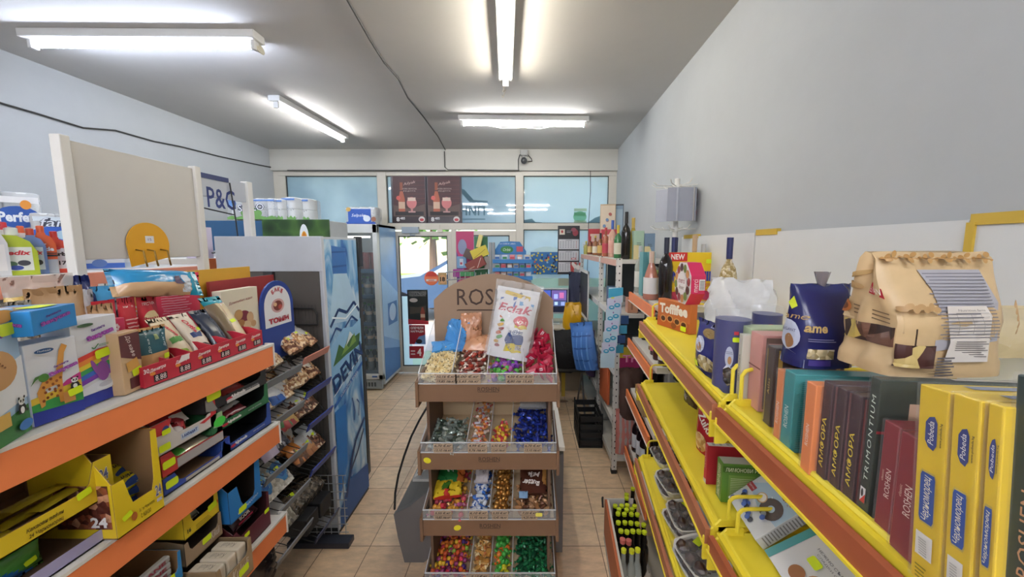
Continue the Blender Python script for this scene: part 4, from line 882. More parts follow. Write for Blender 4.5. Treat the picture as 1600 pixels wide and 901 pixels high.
# ================================================================ biscuits on the orange-railed unit
LR = math.pi / 2
e = .0015
def lcase(name, label, x1, y1, x2, y2, z, yt, d, c, cat='biscuit pack', rot=None, **k):
    return case(name, label, (x1, y1, x2, y2), z, yt, d, c, cat, rot=rot, **k)
def panda(a, u, v, s):
    W = '1c1c20'; r = a.H / a.W
    a.ell(u, v - s * 1.1, s * .8 * r, s * .8, W).ell(u, v - s * 1.3, s * .4 * r, s * .5, 'f0f0f0').ell(u, v, s * .62 * r, s * .55, 'f2f2f0')
    for q in (-1, 1): a.ell(u + q * s * .5 * r, v + s * .5, s * .2 * r, s * .2, W).ell(u + q * s * .24 * r, v + .05 * s, s * .16 * r, s * .2, W).ell(u + q * s * .7 * r, v - s * 1.5, s * .25 * r, s * .22, W)
    a.ell(u, v - s * .2, s * .1 * r, s * .07, W)
def logo(a, u, v, w, h, rot, t='Закуска'):
    a.txt(t, u, v, h, '5c2c8c', w=w, rot=rot, bold=.09).txt(t, u, v, h * .96, 'b04cb4', w=w * .97, rot=rot, bold=.03).txt('бисквити', u - .04, v + h * 1.1, h * .45, '5c2c8c', w=w * .5, rot=rot, bold=.04)
# packs in the front row
zt_ = ZT + e
o, f, s = lcase('biscuit_pack', 'pale blue biscuit pack with big cookie picture at the near end of the top shelf', -22, 716, 50, 670, ZT, 497, .06, 'a8c8e4')
a = f['F']; a.poly([(0, 0), (1, 0), (1, .22), (0, .14)], '3c7a3c').poly([(0, .2), (1, .28), (1, .62), (0, .5)], 'e4e8ec').ell(.45, .56, .42, .15, 'c89a64', rot=-6)
for i in range(8): a.ell(.2 + (i * .27) % .5, .5 + (i * .13) % .14, .025, .008, '8a5c34')
a.ell(.66, .95, .3, .05, 'd89c3c'); logo(a, .62, .82, .75, .05, 10); a.tagp(.72, .85, .32); panda(a, .8, .27, .055); a.rect(.05, .13, .5, .24, 'd8b054').ell(.8, .08, .16, .04, '3c78c0')
o, f, s = lcase('biscuit_pack', 'white biscuit pack printed with a giraffe and a panda', 54, 668, 133, 639, ZT, 541, .06, 'dcdfe4')
a = f['F']; a.poly([(0, 0), (1, 0), (1, .14), (0, .17)], '2a3a98').poly([(0, .17), (1, .14), (1, .32), (0, .26)], '3a9a4c').poly([(0, .26), (1, .32), (1, .42), (0, .34)], 'e0c040').poly([(.5, .38), (1, .42), (1, .52), (.7, .46)], 'c83c8c')
a.poly([(.16, .2), (.24, .22), (.28, .42), (.5, .44), (.52, .2), (.6, .2), (.62, .5), (.72, .82), (.8, .9), (.7, .94), (.62, .86), (.5, .56), (.24, .52), (.12, .4)], 'd89a48')
for i in range(16): a.ell(.22 + (i * .23) % .36, .28 + (i * .11) % .26, .028, .018, '8a4820')
a.poly([(.0, .5), (.1, .6), (.3, .62), (.1, .56)], '3a6c2c').ell(.25, .57, .1, .05, '4a8038', rot=30); panda(a, .82, .44, .06); a.rect(.55, .18, .78, .32, 'c88c4c')
logo(a, .62, .62, .6, .065, 14); a.ell(.3, .9, .18, .03, '28507c').txt('Победа', .3, .9, .025, 'e8e8e8', w=.24); a.tagp(.78, .3, .3, 10)
o, f, s = lcase('biscuit_pack', 'white biscuit pack with rainbow and purple creature print, behind the giraffe pack', 126, 640, 195, 612, ZT, 503, .06, 'd8dbe0')
a = f['F']; a.rect(0, 0, 1, .13, '2c3a9c').poly([(0, .13), (1, .13), (1, .2), (.5, .26), (0, .2)], 'e4e8f0')
for i, c in enumerate(('7c3cac', '3c6cc8', '3ca45c', 'e8d03c', 'e88c3c', 'd8443c')): a.poly([(0, .24 + i * .055), (.5, .3 + i * .055), (1, .3 + i * .055), (1, .355 + i * .055), (.5, .355 + i * .055), (0, .295 + i * .055)], c)
a.ell(.55, .36, .14, .12, '8a4c9c').ell(.62, .52, .1, .06, '9a5cac').ell(.38, .42, .05, .1, '8a4c9c', rot=20).ell(.56, .18, .2, .05, 'e8ecf4').ell(.56, .2, .15, .03, 'c8ccd8')
logo(a, .58, .79, .62, .075, 12); a.ell(.28, .93, .17, .02, '3c5c3c').line([(.35, .66), (.4, .64), (.5, .69)], .012, '2c7c3c').lines(.5, .66, .9, .69, 2, C('3c8c4c')).tagp(.55, .57, .32, 6)
# blue carton lying on the packs
p = PZ(52, 527, 1.535)
p, rz, w, h = stand(58, 526, 118, 510, 1.515, 487)
o, f = carton('biscuit_carton', 'bright blue open carton lying on top of the biscuit packs', 'box', (p.x + .0, p.y, 1.518), rz, w + .015, .1, h, '2a86cc')
a = f['F']; logo(a, .5, .5, .7, .22, 10)
f['L'].ell(.25, .6, .07, .3, '34403c').ell(.25, .6, .05, .24, 'c8b464'); logo(f['L'], .62, .55, .5, .2, -14); a = f['T']; a.rect(.06, .3, .7, .94, 'a08468').tagp(.55, .3, .5, 0)
for x1, y1, x2, y2, yt, c, lb in ((189, 612, 226, 598, 503, 'd0395c', 'pink wafer pack with white flower print behind the brown wafer pack'), (196, 618, 226, 604, 522, 'c8a880', 'tan and brown coffee wafer pack with neon sticker')):
    o, f, s = lcase('wafer_pack', lb, x1, y1, x2, y2, ZT, yt, .03 if c == 'c8a880' else .025, c); a = f['F']
    if c == 'd0395c':
        a.txt('Sakura', .78, .55, .2, 'f0d0d8', w=.5, rot=-80)
        for u, v in ((.3, .85), (.25, .7), (.6, .88), (.32, .6)):
            for k in range(5): a.ell(u + .08 * math.cos(k * 1.256), v + .03 * math.sin(k * 1.256), .05, .022, 'f4dce4')
        o.location.x -= .034; o.location.z += .0
    else:
        a.poly([(0, .62), (1, .48), (1, .96), (0, .96)], '5c2a2c').txt('До кафе', .5, .76, .24, 'ece4dc', w=.38, rot=-75, shear=.3).rect(.3, .06, .8, .24, '5c2a2c').poly([(.2, .5), (.75, .55), (.85, .4), (.25, .34)], 'd8a450').tagp(.68, .32, .5, 10)
# red display tray with six compartments
p, rz, w, h = stand(229, 605, 411, 539, ZT, 573)
h = .058
rd = thing('display_tray', 'red cardboard display tray with compartments and price squares along its front', 'tray', (p.x - .001, p.y, ZT + e), LR)
RED = C('b8283a', .45)
w = .452; dpt = .17
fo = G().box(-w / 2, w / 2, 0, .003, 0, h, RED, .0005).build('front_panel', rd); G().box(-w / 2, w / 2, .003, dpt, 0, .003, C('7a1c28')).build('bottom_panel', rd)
G().box(-w / 2, w / 2, dpt - .003, dpt, 0, h * 1.3, RED).build('back_panel', rd)
for i in range(7):
    x = -w / 2 + w * i / 6; x = min(max(x, -w / 2 + .0015), w / 2 - .0015)
    G().prism([(.003, .003), (dpt - .003, .003), (dpt - .003, h * 1.25), (.05, h * (1.2 if i else 1)), (.003, h * .98)], x - .0012, x + .0012, RED, ax='x').build('divider', rd)
a = Art(fo, lambda u, v, l: (u - w / 2, -l, v), w, h)
a.txt('30', .02, .75, .22, 'f0e0e0', w=.035, bold=.02)
for i in range(6):
    u = (i + .5) / 6 + .02; a = Art(fo, lambda u, v, l: (u - w / 2, -l, v), w, h, name='printed_price')
    a.txt('Деметра', u - .015, .72, .2, 'f0e4e0', w=.105, rot=4, shear=.35, bold=.03).rect(u - .045, .12, u + .04, .46, '1c1216').txt('8.88', u - .002, .29, .26, 'e8dcd8', w=.068).ell(u - .05, .55, .018, .08, 'e08a3c')
a.poly([(.22, .62), (.3, .72), (.31, .98), (.25, .98)], 'e4dcd8')
# bread stick bags standing in the tray, wheat bags, lying bags
def pk(label, x, y, z, w, h, d, mat, rz=LR, rx=0, ry=0, seed=1, kind='pillow', name='snack_bag', cat='bag', **k):
    return pouch(name, label, cat, (x, y, z), rz, w, h, d, mat, kind=kind, seed=seed, rx=rx, ry=ry, **k)
TAN = C('c89c68', .25, 0, .2, 20)
zi = ZT + .006
def teal(u, v, s): return C('22525c', .25) if .5 < v < .93 else TAN
o, a = pk('two-tone biscuit bag, teal label with white script, in the red tray', LX - .075, 1.045, zi, .105, .145, .05, teal, seed=21, kind='stand'); a.txt('До кафе', .35, .72, .07, 'd8e4e4', w=.4, rot=80).rect(.55, .75, .65, .85, '7a8c5c'); a.txt('До кафе', .8, .72, .09, 'd8e4e4', w=.26, rot=80).tagp(.75, .4, .22); a.rect(.6, .05, .72, .1, '2a2a2c')
LEAN = R_(-40)
for i, (y, c1, c2, t_, lb) in enumerate(((1.145, 'd8c8a8', '5a9a4c', 'Cutie', 'cream pastry bag with fruit print and red script leaning in the red tray'), (1.215, 'd8ccb8', '24386c', 'Cutie', 'cream pastry bag with blue badge and chocolate cake print leaning in the tray'), (1.29, '2c3444', '1c2230', '', 'black biscuit bag leaning between the cream ones'))):
    o, a = pk(lb, LX - .05, y, zi, .062, .185, .035, C(c1, .25), ry=0, rx=R_(-36), rz=LR + R_(-6), seed=30 + i)
    if t_:
        a.txt(t_, .5, .7, .18, 'c0283c', w=.3, rot=-75, shear=.2, bold=.05).rect(.2, .45, .75, .55, c2)
        if i == 0: a.ell(.4, .22, .3, .1, '8cac3c').ell(.7, .16, .25, .09, 'e8b83c')
        else: a.ell(.5, .2, .4, .12, '3a2420').ell(.5, .16, .34, .08, 'e4e0d8').tagp(.8, .6, .3)
o, a = pk('long pasta bag with teal end leaning across the tray dividers', LX - .052, 1.365, zi + .002, .075, .235, .045, (lambda u, v, s: C('2a9cb0', .2) if v > .82 else (C('d8c8a4', .25) if u > .45 else C('7c6c54', .3))), rx=R_(-40), rz=LR + R_(-14), seed=41)
a.tagp(.6, .45, .3, 10).poly([(.5, .55), (.95, .6), (.95, .85), (.6, .8)], 'e8e0d4').line([(.5, .55), (.6, .8), (.95, .86)], .006, 'c04c5c')
o, a = pk('long blue pasta bag lying across the red bags', -1.10, .985, 1.475, .095, .235, .07, (lambda u, v, s: C('1f8fb0', .2) if v > .86 else (C('c8a47c', .25) if u > .66 else C('2f86b8', .2))), rz=R_(130), rx=R_(-88), seed=43, seal=.09, wr=.007, kind='brick')
pose(o, (-1.225, 1.095, 1.592), (.06, .19, -.02), (.9, -.25, .55))
a.poly([(.4, .05), (.55, .05), (.6, .7), (.45, .7)], '2c2c38').rect(.35, .72, .95, .82, 'c8d0d8').rect(.4, .62, .7, .7, '4c3c54')
for i, (y, w2, seed) in enumerate(((1.055, .06, 51), (1.115, .05, 52), (1.175, .062, 53))):
    o, a = pk(('red wheat bag with round beige label, nearest the pillar', 'red wheat bag turned to its text side between the other two', 'red wheat bag with round beige label, under the blue pasta bag')[i], LX - .2, y, ZT + e, w2, .225, .04, C('c02c38', .25), seed=seed, kind='stand')
    a.txt('ПРЕСТИЖ' if i != 1 else 'инфо', .5, .88, .04, 'f0d8d4', w=.6)
    if i != 1: a.ell(.5, .66, .4, .12, 'd8c494').txt('Роден', .42, .67, .06, 'a82434', w=.7, bold=.06).txt('край', .62, .59, .06, 'a82434', w=.55, bold=.06)
    else: a.lines(.15, .55, .85, .75, 4, C('e0a8a4')).rect(.15, .08, .8, .35, bits('c8b48c', '8a7854', 'e0d0a8', 90))
for i, (y, x, h2, w2) in enumerate(((.95, -1.2, .275, .12), (.985, -1.13, .225, .06))):
    o, a = pk(('brown paper sugar bag behind the blue carton', 'smaller brown paper bag in front of the red wheat bags')[i], x, y, ZT + e, w2, h2, .07, C('b08a60', .4, 0, .15, 12), seed=61 + i, kind='stand', wr=.012)
o, a = pk('clear bag of pasta shells behind the brown paper bag', -1.30, 1.0, ZT + e, .15, .30, .08, (lambda u, v, s: bits('d8b868', 'e8d090', 'b8944c', 55) if v < .84 else film('e8e4dc', .45)), seed=65, kind='stand', wr=.014)
o, a = pk('clear bag of grey seeds beside the brown paper bag', -1.19, .865, ZT + e, .06, .25, .06, bits('8a8070', 'b0a898', '6a6254', 120), seed=66, kind='stand', wr=.008)
o, a = pk('navy foil bag with gathered neck behind the near post', -1.345, 1.12, ZT + e, .085, .29, .06, C('23306c', .2, .1), seed=67, kind='stand', wr=.016, pinch=.3)
o, a = pk('white sack beside the near post of the shelf', -1.255, 1.055, ZT + e, .05, .255, .05, C('d0d4da', .4), seed=68, kind='stand', wr=.01)
o, a = pk('blue plastic bag hanging behind the white wires', -1.425, 1.33, ZT + .02, .1, .26, .06, C('26368c', .2), seed=69, kind='stand', wr=.014)
g = G()
for i in range(9): y = 1.17 + i * .045; g.tube([(-1.388, y, ZT + .002), (-1.388, y, ZT + .15)], .003, WHT, 5)
for z in (.15, .08): g.tube([(-1.388, 1.16, ZT + z), (-1.388, 1.54, ZT + z)], .003, WHT, 5)
tag(g.build('wire_fence'), 'white wire guard along the back of the top shelf', 'wire rack')
# yellow hang sign with hooks
sg = thing('hang_sign', 'yellow round-topped sign with small white label hung on the grey panel', 'sign', (LB + .002, 1.46, 1.64))
c_, r_ = PX(231, 385, LB), .078
pl = [(r_ * math.cos(R_(a_)), .02 + r_ * math.sin(R_(a_))) for a_ in range(-14, 195, 8)] + [(-r_ * .88, -.06), (r_ * .95, -.03)]
sg.location = (LB + .003, c_.y, c_.z - .01)
fp_ = G().prism(pl, 0, .003, C('e0a41c', .45), ax='x').build('board', sg)
a = Art(fp_, lambda u, v, l: (.003 + l, u - .08, v - .08), .16, .18)
a.rect(.42, .58, .62, .72, 'e0e0e4').txt('15', .52, .65, .05, '3a4a8c', w=.08)
g = G()
for y in (-.05, -.01, .04): g.tube([(.004, y, .0), (.03, y, -.005), (.034, y, -.04), (.028, y + .01, -.06)], .003, C('8a6a28', .4, .5), 6)
g.build('hook', sg)
for y, h2, c, lb, t_ in ((1.36, .14, 'd83c58', 'pink paper bag with fine print standing tall at the back', 'Cutie'), (1.265, .13, 'e0944c', 'orange bag leaning beside the pink paper bag', ''), (1.215, .12, 'd8d4cc', 'white bag with dark spot under the yellow sign', ''), (1.16, .115, '4ca0d0', 'pale blue bag under the yellow sign', ''), (1.46, .12, '2c8048', 'green bag behind the pink paper bag', '')):
    o, a = pk(lb, -1.335 if c != 'd83c58' else -1.29, y, ZT + .06, .16 if t_ else .075, h2 + .08, .04, C(c, .4), seed=int(y * 100), kind='stand', rz=LR - R_(30), wr=.006)
    if t_: a.lines(.25, .35, .8, .8, 11, C('e8a0ac'), .35)
    elif c == 'd8d4cc': a.ell(.5, .5, .15, .1, '3c2430').lines(.2, .7, .8, .85, 2, C('5a5a5a'))
    else: a.lines(.25, .4, .75, .6, 3, C('e8e4dc'))
# ---- second shelf: open cartons
z = Z2 + e
def disp(label, x1, y1, x2, y2, z, yt, d, c, **k):
    p, rz, w, h = stand(x1, y1, x2, y2, z, yt); o, A = display('display_carton', label, p + V((-.001, 0, .001)), LR, w, d, h, c, **k); return o, A, (w, d, h)
def bars(o, s, n, cols, label, txt=None, name='wafer_bar', grp=None, w=.6, tilt=.0, z0=.006, dy=.02, tc='e8e4d8', cov=None):
    """bars lying or leaning inside a carton, each a thing of its own"""
    W, D, H = s; proto = None; R0 = o.matrix_basis if False else None
    for i in range(n):
        x = -W / 2 + W * (.18 + .64 * ((i * .618) % 1)); y = dy + (D - dy * 2) * (.15 + .6 * ((i * .37) % 1)); zz = z0 + (i // 3) * .016
        M_ = M.Translation(o.location) @ o.rotation_euler.to_matrix().to_4x4(); p = M_ @ V((x, y, zz))
        if proto is None:
            c, a = pouch(name, label, 'bar', p, 0, .035, W * w, .014, C(cols[0], .25), kind='pillow', seed=70 + n, wr=.002, nu=6, nv=10, group=grp or label)
            if txt: a.txt(txt, .5, .5, .4, tc, w=.6, rot=90, shear=.3, bold=.04)
            Art.flush(); proto = c
        else: c = dup(proto, p)
        c.rotation_euler = (R_(-90), 0, o.rotation_euler.z + R_(90 + (i * 47) % 30 - 15)); c.location = p + V((0, 0, .008))
        c.location = M_ @ V((x + W * w * .5 * (1), y, zz + .01)); 
    return proto
o, A = display('display_carton', 'yellow open carton with cut-out front, stacked on the lilac one', (LX - .014, .745, z + .098), LR, .24, .22, .098, 'd8bc28', low=.42, l0=.12, l1=.2, lh=.5); s = (.24, .22, .098)
A['F'].txt('24', .92, .6, .3, 'e8e8e8', w=.08, bold=.06).txt('24', .92, .6, .28, '5a6088', w=.075, bold=.02).txt('броя', .92, .36, .1, 'e0e0e0', w=.07, bold=.03).txt('Какаови вафли', .45, .26, .11, '5a4a14', w=.26, shear=.2, bold=.03).txt('24 Черноморец', .45, .12, .11, '5a4a14', w=.24, shear=.2, bold=.03).ell(.02, .3, .04, .14, '9a4c2c').tagp(.74, .4, .12, 8)
bars(o, s, 7, ['a08c20'], 'dim yellow wafer bar inside the yellow carton on the lilac one', w=.4)
o, A = display('display_carton', 'lilac open carton with red oval sixteen badge under the yellow carton', (LX - .014, .765, z), LR, .24, .21, .096, 'a8a4c8', low=.3, l0=.14, l1=.12, lh=.45, inner='5a4434', rh=.98); s = (.24, .21, .096)
A['F'].ell(.91, .3, .075, .15, 'b82834').txt('16', .895, .3, .16, 'f0f0f0', w=.05, bold=.05).txt('броя', .945, .3, .06, 'f0f0f0', w=.04)
p, rz, w, h = stand(0, 901, 60, 866, z, 800)
o2, a = pouch('wafer_bar', 'blue and green wafer bag inside the lilac carton', 'bag', (LX - .07, .70, z + .006), LR, .12, .075, .04, (lambda u, v, s: C('2a6cb0', .2) if u + v < .9 else C('4a8c3c', .2)), kind='pillow', seed=77); a.tagp(.75, .4, .2)
o, A, s = disp('yellow open carton of wafer bars standing alone in the middle of the second shelf', 178, 842, 265, 792, z, 706, .2, 'dcc024', low=.3, l0=.3, l1=.16, lh=.62, rh=1)
A['F'].txt('24', .9, .26, .14, 'e8e8e8', w=.14, bold=.06).txt('24', .9, .26, .13, '5a6088', w=.13, bold=.02).rect(.84, .12, .96, .16, 'c8c8d8').txt('Вафли Черноморец', .62, .16, .05, '5a4a14', w=.34, rot=0).txt('с какао', .58, .09, .05, '5a4a14', w=.22).ell(.34, .14, .06, .05, 'b0642c').tagp(.2, .2, .2, 20); A['L'].rect(.3, .12, .95, .62, bits('5a2c24', '8a4c34', 'c89474', 60)).txt('24', .8, .2, .12, 'e8e8e8', w=.2, bold=.04)
pr_, a = pouch('wafer_bar', 'yellow wafer bar with dark script and blue oval, in the middle yellow carton', 'bar', (LX - .035, .952, z + .078), LR, .115, .045, .018, C('d8c42c', .2), kind='pillow', seed=81, wr=.003, group='wafer bars in the middle yellow carton', nu=10, nv=8)
a.txt('Черноморец', .5, .62, .3, '3a3420', w=.6, shear=.3, bold=.03).ell(.4, .2, .32, .2, '24427c'); Art.flush()
pr_.rotation_euler = (R_(-50), R_(-6), LR)
for i, (dy, dz, dx) in enumerate(((.005, -.034, .0), (-.01, -.06, -.006), (.012, .022, -.03), (-.01, .0, -.045))): dup(pr_, pr_.location + V((dx, dy, dz)), LR + R_(4 * i - 6), R_(-45 - 6 * i), R_(6 - 4 * i))
# stacks farther along
def st3(label, x1, y1, x2, y2, yb, yt, d, c, **k):
    """carton whose base is not on the board: height from the pixel row of its base"""
    pa = PX(x1, y1, LX - .004); p2 = PX(x2, y2, LX - .004); h = PX(x1, yt, LX - .004).z - pa.z
    w = p2.y - pa.y; p = V((LX - .004, (pa.y + p2.y) / 2, (pa.z + p2.z) / 2))
    return p, w, h
def stack(items):
    zz = Z2 + e
    for lb, ya, yb, h, d, c, kw in items:
        o, A = display('display_carton', lb, (LX - .016, (ya + yb) / 2, zz), LR, yb - ya, d, h, c, **kw); zz += h + .001; yield o, A, (yb - ya, d, h)
ya, yb = PX(266, 772, LX).y, PX(362, 700, LX).y
S = stack([('flat blue open carton, bottom of the stack with the red carton', ya, yb + .015, .055, .2, '2a46a0', dict(low=.3, l0=.2, l1=.14, lh=.9, rh=1)),
           ('red and grey open carton of foil bars, between the blue one and the white one', ya, yb - .01, .062, .19, 'a43034', dict(low=.55, l0=.2, l1=.1, lh=1, rh=1)),
           ('white and red open carton of wafer bars on top of the red one', ya - .02, yb - .03, .11, .2, 'd0ccc8', dict(low=.36, l0=.32, l1=.12, lh=.85, rh=1))])
o, A, s = next(S); A['F'].rect(.28, .06, .8, .24, 'b0aca4').tagp(.1, .5, .16); A['L'].rect(.1, .2, .9, .8, '14161c').rect(.14, .3, .22, .7, 'e0e0e0')
o, A, s = next(S); A['F'].rect(.22, .05, 1, .5, 'a8a4a4').poly([(.0, .0), (.22, .0), (.2, .6), (0, .9)], 'c03a34').tagp(.1, .5, .18)
for i in range(3):
    q, a = pouch('foil_bar', 'foil wrapped bar in the red and grey carton', 'bar', (LX - .02 - i * .03, (ya + yb) / 2 + .01, o.location.z + .02 + i * .004), LR, .13, .04, .014, (lambda u, v, s: C('4c9a3c', .2) if u < .2 else C('c8c0a8', .2, .4)), kind='pillow', seed=84, rx=R_(-60), group='foil bars in the red and grey carton', nu=8, nv=6)
o, A, s = next(S); a = A['F']; a.poly([(.0, .55), (.22, .5), (.3, .86), (.24, .85), (0, .85)], 'b83438').poly([(.9, .36), (1, .34), (1, 1), (.94, 1)], 'c0383c').poly([(.7, .3), (1, .42), (1, .36), (.78, .24)], 'c0383c').rect(.4, .12, .68, .28, 'b8c8dc').txt('ПобедаТ', .54, .2, .1, '2c4488', w=.24, bold=.05).ell(.2, .6, .05, .12, '2c4488').tagp(.2, .56, .12).tagp(.16, .18, .16); A['L'].poly([(0, .6), (1, .7), (1, .86), (0, .86)], 'b03034')
for i in range(6):
    q, a = pouch('wafer_bar', 'red and white wafer bar in the white carton of the stack', 'bar', (LX - .05 - (i % 2) * .05, ya + .04 + i * .02, o.location.z + .025 + .012 * (i % 3)), LR + R_(i * 23 - 50), .1, .045, .018, (lambda u, v, s: C('a8343a', .22) if u < .5 or v > .7 else C('d8d0cc', .22)), kind='pillow', seed=90 + i, rx=R_(-40), group='red and white wafer bars in the white carton', nu=8, nv=6)
ya, yb = PX(358, 705, LX).y - .01, 1.425
S = stack([('dark blue open carton at the bottom of the end stack', ya, yb, .088, .17, '2a4894', dict(low=.3, l0=.08, l1=.09, inner='1c1c22', lh=.6)),
           ('green open carton of bars in the middle of the end stack', ya - .03, yb - .005, .078, .17, '2c6640', dict(low=.34, l0=.2, l1=.08, inner='1c2420', lh=.85)),
           ('black open carton with red bars on top of the end stack', ya - .045, yb - .01, .088, .17, '2a2a2c', dict(low=.34, l0=.2, l1=.1, inner='241c18', lh=.7))])
for i, (o, A, s) in enumerate(S):
    A['F'].txt('Alpinela', .34 if i < 2 else .48, .18, .16, 'e0dcd8', w=.26, shear=.2, bold=.06).ell(.2 if i < 2 else .34, .16, .05, .06, 'b02838').txt('млечен шоколад', .72, .18, .07, 'c8c8cc', w=.25)
    if i == 1: A['F'].poly([(.02, .3), (.16, .2), (.17, .85), (.1, .85)], '9ab890').ell(.12, .45, .09, .2, '4ad04c')
    if i == 2: A['F'].poly([(.0, .1), (.1, .0), (.16, .0), (.06, .6), (0, .5)], '8a8884').rect(.3, .02, .86, .14, 'c4c2be').tagp(.12, .6, .2)
    for k in range(3):
        if i: q, a = pouch('chocolate_bar', ('', 'dark red bar in the green carton', 'red and white bar in the black carton')[i], 'bar', (LX - .04 - k * .03, ya + .1 + .02 * k, o.location.z + .018 + .012 * k), LR + R_(10 * k), .11, .03, .01, C(('', '7c2c34', 'b0403c')[i] if k != 1 else 'c8c4c0', .25), kind='pillow', seed=95 + k, rx=R_(-62), group=('', 'bars in the green carton', 'bars in the black carton')[i], nu=8, nv=6)
# ---- third shelf
z = Z3 + e
def y3(x, y): return PX(x, y, LX).y
o, f, s = lcase('cookie_box', 'kraft brown box with dark letters standing at the near end of the third shelf', 120, 990, 254, 862, Z3, 812, .05, 'b09c84', cat='box', rot=LR, hh=PX(254, 812, LX).z - Z3)
f['F'].txt('LOTOI', .6, .52, .26, '3c322a', w=.75, bold=.0); o.location.x -= .012
o, A = display('display_carton', 'bright blue tray of long silver bars', (LX - .014, .955, z + .123), LR, .105, .2, .085, '2c84c4', low=.35, l0=.1, l1=.1); A['F'].txt('KANE', .5, .18, .16, 'e8ecf0', w=.5).tagp(.62, .3, .3)
for i in range(4):
    q = G().box(-.05, .05, -.009, .009, -.009, .009, (C('c0c2c4', .25, .5)), .004).build('silver_bar'); put(q, (LX - .03, .935, z + .145 + i * .0195), LR, 0, 0); tag(q, 'long silver chocolate bar with maroon letters in the bright blue tray', 'bar', 'silver bars in the bright blue tray')
    q.rotation_euler = (0, R_(0), R_(90)); a = Art(q, lambda u, v, l: (u - .05, -.009 - l, v - .009), .1, .018); a.txt('KANE', .5, .5, .6, '7c2434', w=.7, bold=.05)
o, A = display('display_carton', 'yellow open carton marked sixteen on a kraft carton', (LX - .03, 1.105, z + .207), LR, .125, .17, .135, 'dcc02c', low=.28, l0=.2, l1=.12, lh=.95, inner='2a2018')
A['F'].txt('16', .12, .16, .1, '2a2a20', w=.1, bold=.05).lines(.3, .06, .75, .18, 3, C('7a6a1c')).tagp(.8, .3, .28, 6).ell(.94, .3, .04, .06, 'c83c2c')
q, a = pouch('wafer_bar', 'blue and white wafer bag inside the yellow carton marked sixteen', 'bag', (LX - .08, 1.105, z + .215), LR, .09, .08, .03, (lambda u, v, s: C('2c4c9c', .2) if u < .6 else C('d8d4bc', .2)), kind='pillow', seed=99, rx=R_(-30))
o, A = display('display_carton', 'kraft open carton with white script under the yellow carton', (LX - .03, 1.105, z + .123), LR, .135, .17, .082, '9c8468', low=.5, l0=.12, l1=.1, lh=.9, inner='4a3c30'); A['F'].txt('Kikuli', .8, .35, .3, 'e0d8cc', w=.26, shear=.3).tagp(.55, .4, .25)
o, A = display('display_carton', 'blue open carton with white script and tall sides', (LX - .014, 1.265, z + .14), LR, .15, .16, .16, '2c78bc', low=.2, l0=.34, l1=.2, lh=.72, inner='2c241e'); A['F'].txt('Cappuccino', .55, .13, .1, 'dce8f0', w=.66, rot=6, shear=.4).tagp(.36, .14, .24)
o, A = display('display_carton', 'maroon open carton of snack bars under the blue one', (LX - .014, 1.285, z), LR, .18, .17, .137, '5c2430', low=.5, l0=.12, l1=.08, lh=.7, inner='3c1c20'); A['F'].tagp(.32, .4, .14).tagp(.9, .5, .14)
q, a = pouch('snack_bar', 'dark snack bar with white lettering in the maroon carton', 'bar', (LX - .04, 1.29, z + .08), LR, .12, .06, .02, C('3a1c22', .22), kind='pillow', seed=101, rx=R_(-40)); a.txt('MAXI', .5, .66, .22, 'e8e0d8', w=.4, bold=.06).txt('BOOM', .5, .36, .22, 'e8e0d8', w=.42, bold=.06).rect(.2, .08, .8, .18, 'b02c48')
# kraft boxes at the front of the third shelf
for i, (y, lb) in enumerate(((.925, 'kraft paper box of biscuit packs under the bright blue tray'), (1.095, 'kraft paper box of biscuit packs under the kraft carton with white script'))):
    o, A = display('display_carton', lb, (LX + .07, y, z + .001), LR, .14, .2, .118, 'a08868', low=.6, l0=.12, l1=.12, inner='7a664c', lh=1.0, bh=.98); A['F'].txt('Kukuli', .62, .4, .3, 'e4dccc', w=.5, shear=.3).tagp(.7, .3, .3)
    for k in range(3):
        q = G().box(-.019, .019, -.045, .045, 0, .105, C('cfc4b0', .35), .006).build('biscuit_pack'); put(q, (LX + .015, y - .043 + k * .043, z + .006), LR + R_(0)); tag(q, ('pale biscuit pack in the kraft box under the bright blue tray', 'pale biscuit pack in the kraft box under the white script carton')[i], 'biscuit pack', ('biscuit packs in the near kraft box', 'biscuit packs in the farther kraft box')[i])
        Art(q, lambda u, v, l: (u - .019, v - .045, .105 + l), .038, .09).txt('Kukuli', .5, .5, .5, '8a8078', w=.5, rot=90, shear=.3)
z = Z4 + .12
for q, (y, lb) in enumerate(((.93, 'blue foil pack at the near end of the lowest shelf'), (1.37, 'black bag of sweets at the end of the lowest shelf'))):
    pk(lb, LX - .06, y, Z4 + .2 if not q else Z4 + .16, .13, .15, .07, C('2a84c8', .25) if not q else C('2a2426', .15), seed=110 + q, kind='stand', wr=.012)
    b_ = G().box(-.06, .06, -.05, .05, 0, .155 if q else .195, C('6a5844', .6), .003).build('carton'); put(b_, (LX - .06, y, Z4 + e), LR); tag(b_, ('plain carton under the blue foil pack', 'plain carton under the black bag')[q], 'box')
